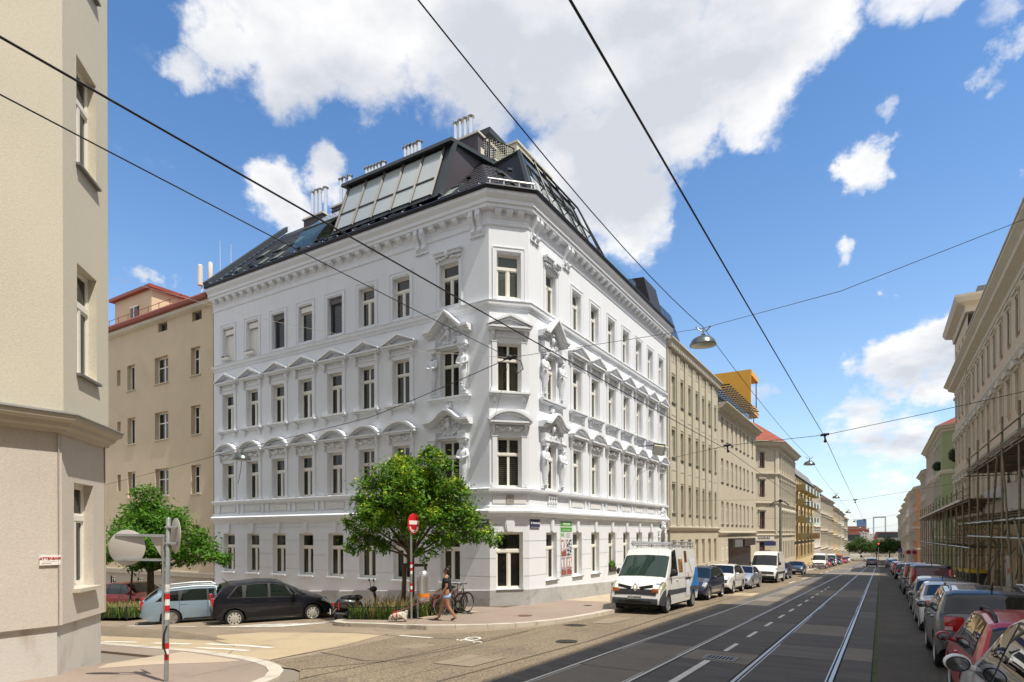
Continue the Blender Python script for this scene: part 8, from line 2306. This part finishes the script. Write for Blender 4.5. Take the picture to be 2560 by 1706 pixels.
for k, y in enumerate((45.5, 47.2, 49.0, 50.8)):
    o = thing('waste_bin', ['dark waste container with a yellow lid behind the scaffold poles, nearest of four', 'second waste container with a yellow lid behind the scaffold poles', 'third waste container with a yellow lid behind the scaffold poles', 'farthest waste container with a yellow lid behind the scaffold poles'][k], 'bin', (4.9, y, ground(4.9, y) + .12), group='waste containers under the scaffolding')
    mb = MB(); mb.prism([(-.55, .1), (.55, .1), (.62, 1.15), (-.62, 1.15)], -.5, .5, 'x'); put('body', bevel(mb.mesh('body', M['bin_dark']), .04), o); mb = MB(); mb.prism([(-.64, 1.15), (.64, 1.15), (.55, 1.32), (-.55, 1.32)], -.54, .54, 'x'); put('lid', bevel(mb.mesh('lid', M['bin_yellow']), .03), o); mb = MB(); [mb.lathe([(.09, -.04), (.09, .04)], 10, (a, b, .1), 'x') for a in (-.4, .4) for b in (-.4, .4)]; put('wheels', mb.mesh('wheels', M['tyre']), o)
o = thing('notice_board', 'pale notice board with a red mark fixed behind the scaffold', 'sign', (5.6, 39.5, ground(5.6, 39.5) + .3)); mb = MB(); mb.box(-.03, .0, -.75, .75, .4, 2.0); put('board', mb.mesh('board', M['tarp']), o); mb = MB(); mb.prism([(-.35, 1.2), (.2, 1.05), (.4, 1.3), (-.1, 1.4)], -.036, -.031, 'x'); put('red_mark', mb.mesh('red_mark', M['sign_red']), o); mb = MB(); [mb.box(-.036, -.031, -.4, .4, .8 - .12 * k, .84 - .12 * k) for k in range(3)]; put('print_lines', mb.mesh('print_lines', M['blind_grey']), o)

# ------------------------------------------------------------------ the woman and her dog
mat('skin', (.36, .17, .095), .5, .06, 6); mat('shirt', (.012, .011, .014), .85, .2, 6, .3, 40); mat('denim', (.30, .42, .66), .85, .1, 9, .2, 60); mat('hair', (.012, .009, .010), .45, .3, 10, .3, 50, stretch=(1, 1, 4)); mat('sandal', (.03, .018, .012), .6)
WP = (-11.55, 15.0)
wm_ = thing('person', 'woman in black T-shirt and pale blue denim shorts walking left with a dog lead', 'person', (*WP, ground(*WP) + .12), R(208))
V = [(0, 0, .88), (0, 0, 1.03), (.01, 0, 1.20), (0, 0, 1.33), (.0, 0, 1.42), (.025, 0, 1.475), (.035, 0, 1.54), (.02, 0, 1.615),
     (0, .085, .84), (-.04, .09, .47), (-.28, .09, .13), (-.18, .09, .035),
     (0, -.085, .84), (.16, -.09, .47), (.27, -.09, .085), (.40, -.09, .04),
     (0, .165, 1.33), (-.03, .215, 1.08), (.11, .20, .89), (.15, .19, .835),
     (0, -.165, 1.33), (.04, -.21, 1.09), (.20, -.19, .98), (.26, -.18, .96), (.115, 0, 1.535)]
E = [(0, 1), (1, 2), (2, 3), (3, 4), (4, 5), (5, 6), (6, 7), (0, 8), (8, 9), (9, 10), (10, 11), (0, 12), (12, 13), (13, 14), (14, 15), (3, 16), (16, 17), (17, 18), (18, 19), (3, 20), (20, 21), (21, 22), (22, 23), (6, 24)]
RD = [(.14, .11), .12, (.14, .11), (.125, .09), .052, .06, (.09, .078), .072, .10, .064, .041, .033, .10, .064, .041, .033, .055, .043, .029, .028, .055, .043, .029, .028, .014]
for h, sgn, base in ((19, 1, Vector((.15, .19, .835))), (23, -1, Vector((.26, -.18, .96)))):
    for k in range(4):
        i = len(V); L_ = (.05, .058, .054, .042)[k]
        a = base + Vector((.012 + .004 * k, (k - 1.5) * .016, -.03)); b = a + Vector((.006 + .01 * k * 0, 0, -L_ * .6)); c = b + Vector((-.018, 0, -L_ * .4))
        V += [tuple(a), tuple(b), tuple(c)]; E += [(h, i), (i, i + 1), (i + 1, i + 2)]; RD += [.0085, .008, .0065]
    i = len(V); V += [tuple(base + Vector((.03, -sgn * .022, -.012))), tuple(base + Vector((.042, -sgn * .016, -.042)))]; E += [(h, i), (i, i + 1)]; RD += [.0095, .008]
put('body', skin_mesh('body', V, E, RD, M['skin'], 1), wm_)
V = [(0, 0, .86), (0, 0, 1.0), (.01, 0, 1.18), (0, 0, 1.31), (0, 0, 1.39), (0, .15, 1.335), (-.02, .215, 1.17), (0, -.15, 1.335), (.025, -.21, 1.18)]
put('t_shirt', skin_mesh('t_shirt', V, [(0, 1), (1, 2), (2, 3), (3, 4), (3, 5), (5, 6), (3, 7), (7, 8)], [(.18, .15), (.175, .14), (.175, .14), (.14, .108), .062, .08, .076, .08, .076], M['shirt'], 1), wm_)
V = [(0, 0, .92), (0, 0, .86), (0, .088, .80), (-.02, .092, .66), (0, -.088, .80), (.06, -.092, .66)]
put('shorts', skin_mesh('shorts', V, [(0, 1), (1, 2), (2, 3), (1, 4), (4, 5)], [(.175, .14), (.17, .138), .138, .132, .138, .132], M['denim'], 1), wm_)
mb = MB(); mb.ball((-.012, 0, 1.565), .098, 14, 9, (1.02, .86, 1.0)); mb.ball((-.06, 0, 1.66), .055, 10, 7); mb.ball((-.05, 0, 1.50), .07, 10, 6, (1, .9, 1.2)); put('hair', mb.mesh('hair', M['hair'], True), wm_)
mb = MB(); mb.ball((.098, .034, 1.548), .024, 8, 5, (.5, 1, .8)); mb.ball((.098, -.034, 1.548), .024, 8, 5, (.5, 1, .8)); mb.tube([(.09, .055, 1.552), (-.0, .078, 1.555)], .004, 4); mb.tube([(.09, -.055, 1.552), (-.0, -.078, 1.555)], .004, 4); put('sunglasses', mb.mesh('sunglasses', M['tape_black'], True), wm_)
mb = MB(); [mb.ball((.01, s * .079, 1.535), .02, 7, 5, (.8, .4, 1.3)) for s in (-1, 1)]; put('ears', mb.mesh('ears', M['skin'], True), wm_)
mb = MB(); mb.ball((.103, 0, 1.492), .012, 8, 5, (.5, 1.6, .5)); put('mouth', mb.mesh('mouth', mat('lips', (.25, .08, .06), .5), True), wm_)
for x, y, z, p in ((-.215, .09, .055, .55), (.345, -.09, .018, -.05)):
    mb = MB(); mb.box(-.13, .13, -.045, .045, -.014, .0); mb.box(.02, .06, -.046, .046, 0, .055); mb.box(-.04, -.01, -.046, .046, 0, .05); put('sandal', bevel(mb.mesh('sandal', M['sandal']), .012), wm_, (x, y, z), rot=(0, p, 0))
DP = (-12.66, 14.06)
dg = thing('dog', 'small fluffy white dog in a red harness sniffing the kerb', 'dog', (*DP, ground(*DP) + .12), R(206))
mat('fur', (.66, .61, .52), .95, .12, 14, 1.0, 55)
V = [(.12, 0, .205), (0, 0, .215), (-.17, 0, .215), (.21, 0, .185), (.285, 0, .135), (.345, 0, .065), (-.225, 0, .29), (-.20, 0, .36),
     (.125, .06, .11), (.125, .06, .025), (.125, -.06, .11), (.145, -.06, .025), (-.165, .065, .13), (-.215, .065, .085), (-.195, .065, .022), (-.16, -.065, .13), (-.20, -.065, .085), (-.18, -.065, .022), (.27, .06, .13), (.275, .075, .065), (.27, -.06, .13), (.275, -.075, .065)]
E = [(0, 1), (1, 2), (0, 3), (3, 4), (4, 5), (2, 6), (6, 7), (0, 8), (8, 9), (0, 10), (10, 11), (2, 12), (12, 13), (13, 14), (2, 15), (15, 16), (16, 17), (4, 18), (18, 19), (4, 20), (20, 21)]
me = skin_mesh('body', V, E, [.095, .10, .10, .075, .075, .036, .052, .055, .045, .036, .045, .036, .055, .038, .034, .055, .038, .034, .028, .026, .028, .026], M['fur'], 2)
q = np.random.RandomState(2)
for v in me.vertices: n = Vector(v.normal); v.co += n * float(q.normal(0, .006))
put('body', me, dg)
P = []; N = []
for v in me.vertices: P.append(tuple(v.co + v.normal * .002)); N.append((v.normal.x, v.normal.y, v.normal.z))
leafmat('fur_tuft', (.50, .46, .39), .1); leaves('fur', np.array(P), np.array(N), .035, M['fur_tuft'], dg, .35, 3, .8)
mb = MB(); mb.ball((.375, 0, .05), .014, 8, 5); put('nose', mb.mesh('nose', M['tape_black'], True), dg); mb = MB(); [mb.ball((.33, s * .04, .125), .010, 6, 4) for s in (-1, 1)]; put('eyes', mb.mesh('eyes', M['tape_black'], True), dg)
mb = MB()
for x, r, zc in ((.175, .108, .198), (.055, .112, .21)): mb.tube([(x, r * math.cos(2 * PI * k / 16), zc + r * math.sin(2 * PI * k / 16)) for k in range(17)], .012, 5, False)
mb.tube([(.175, 0, .31), (.055, 0, .325)], .012, 5); put('harness', mb.mesh('harness', M['sign_red'], True), dg)
hand = Vector((*WP, ground(*WP) + .12)) + Matrix.Rotation(R(208), 3, 'Z') @ Vector((.28, -.18, .93)); neck = Vector((*DP, ground(*DP) + .12)) + Matrix.Rotation(R(206), 3, 'Z') @ Vector((.06, 0, .33))
wire('pink dog lead stretched between the woman and the white dog', [tuple(hand), tuple(neck)], .008, 'bike_pink', .08, 'dog_lead', 'lead')
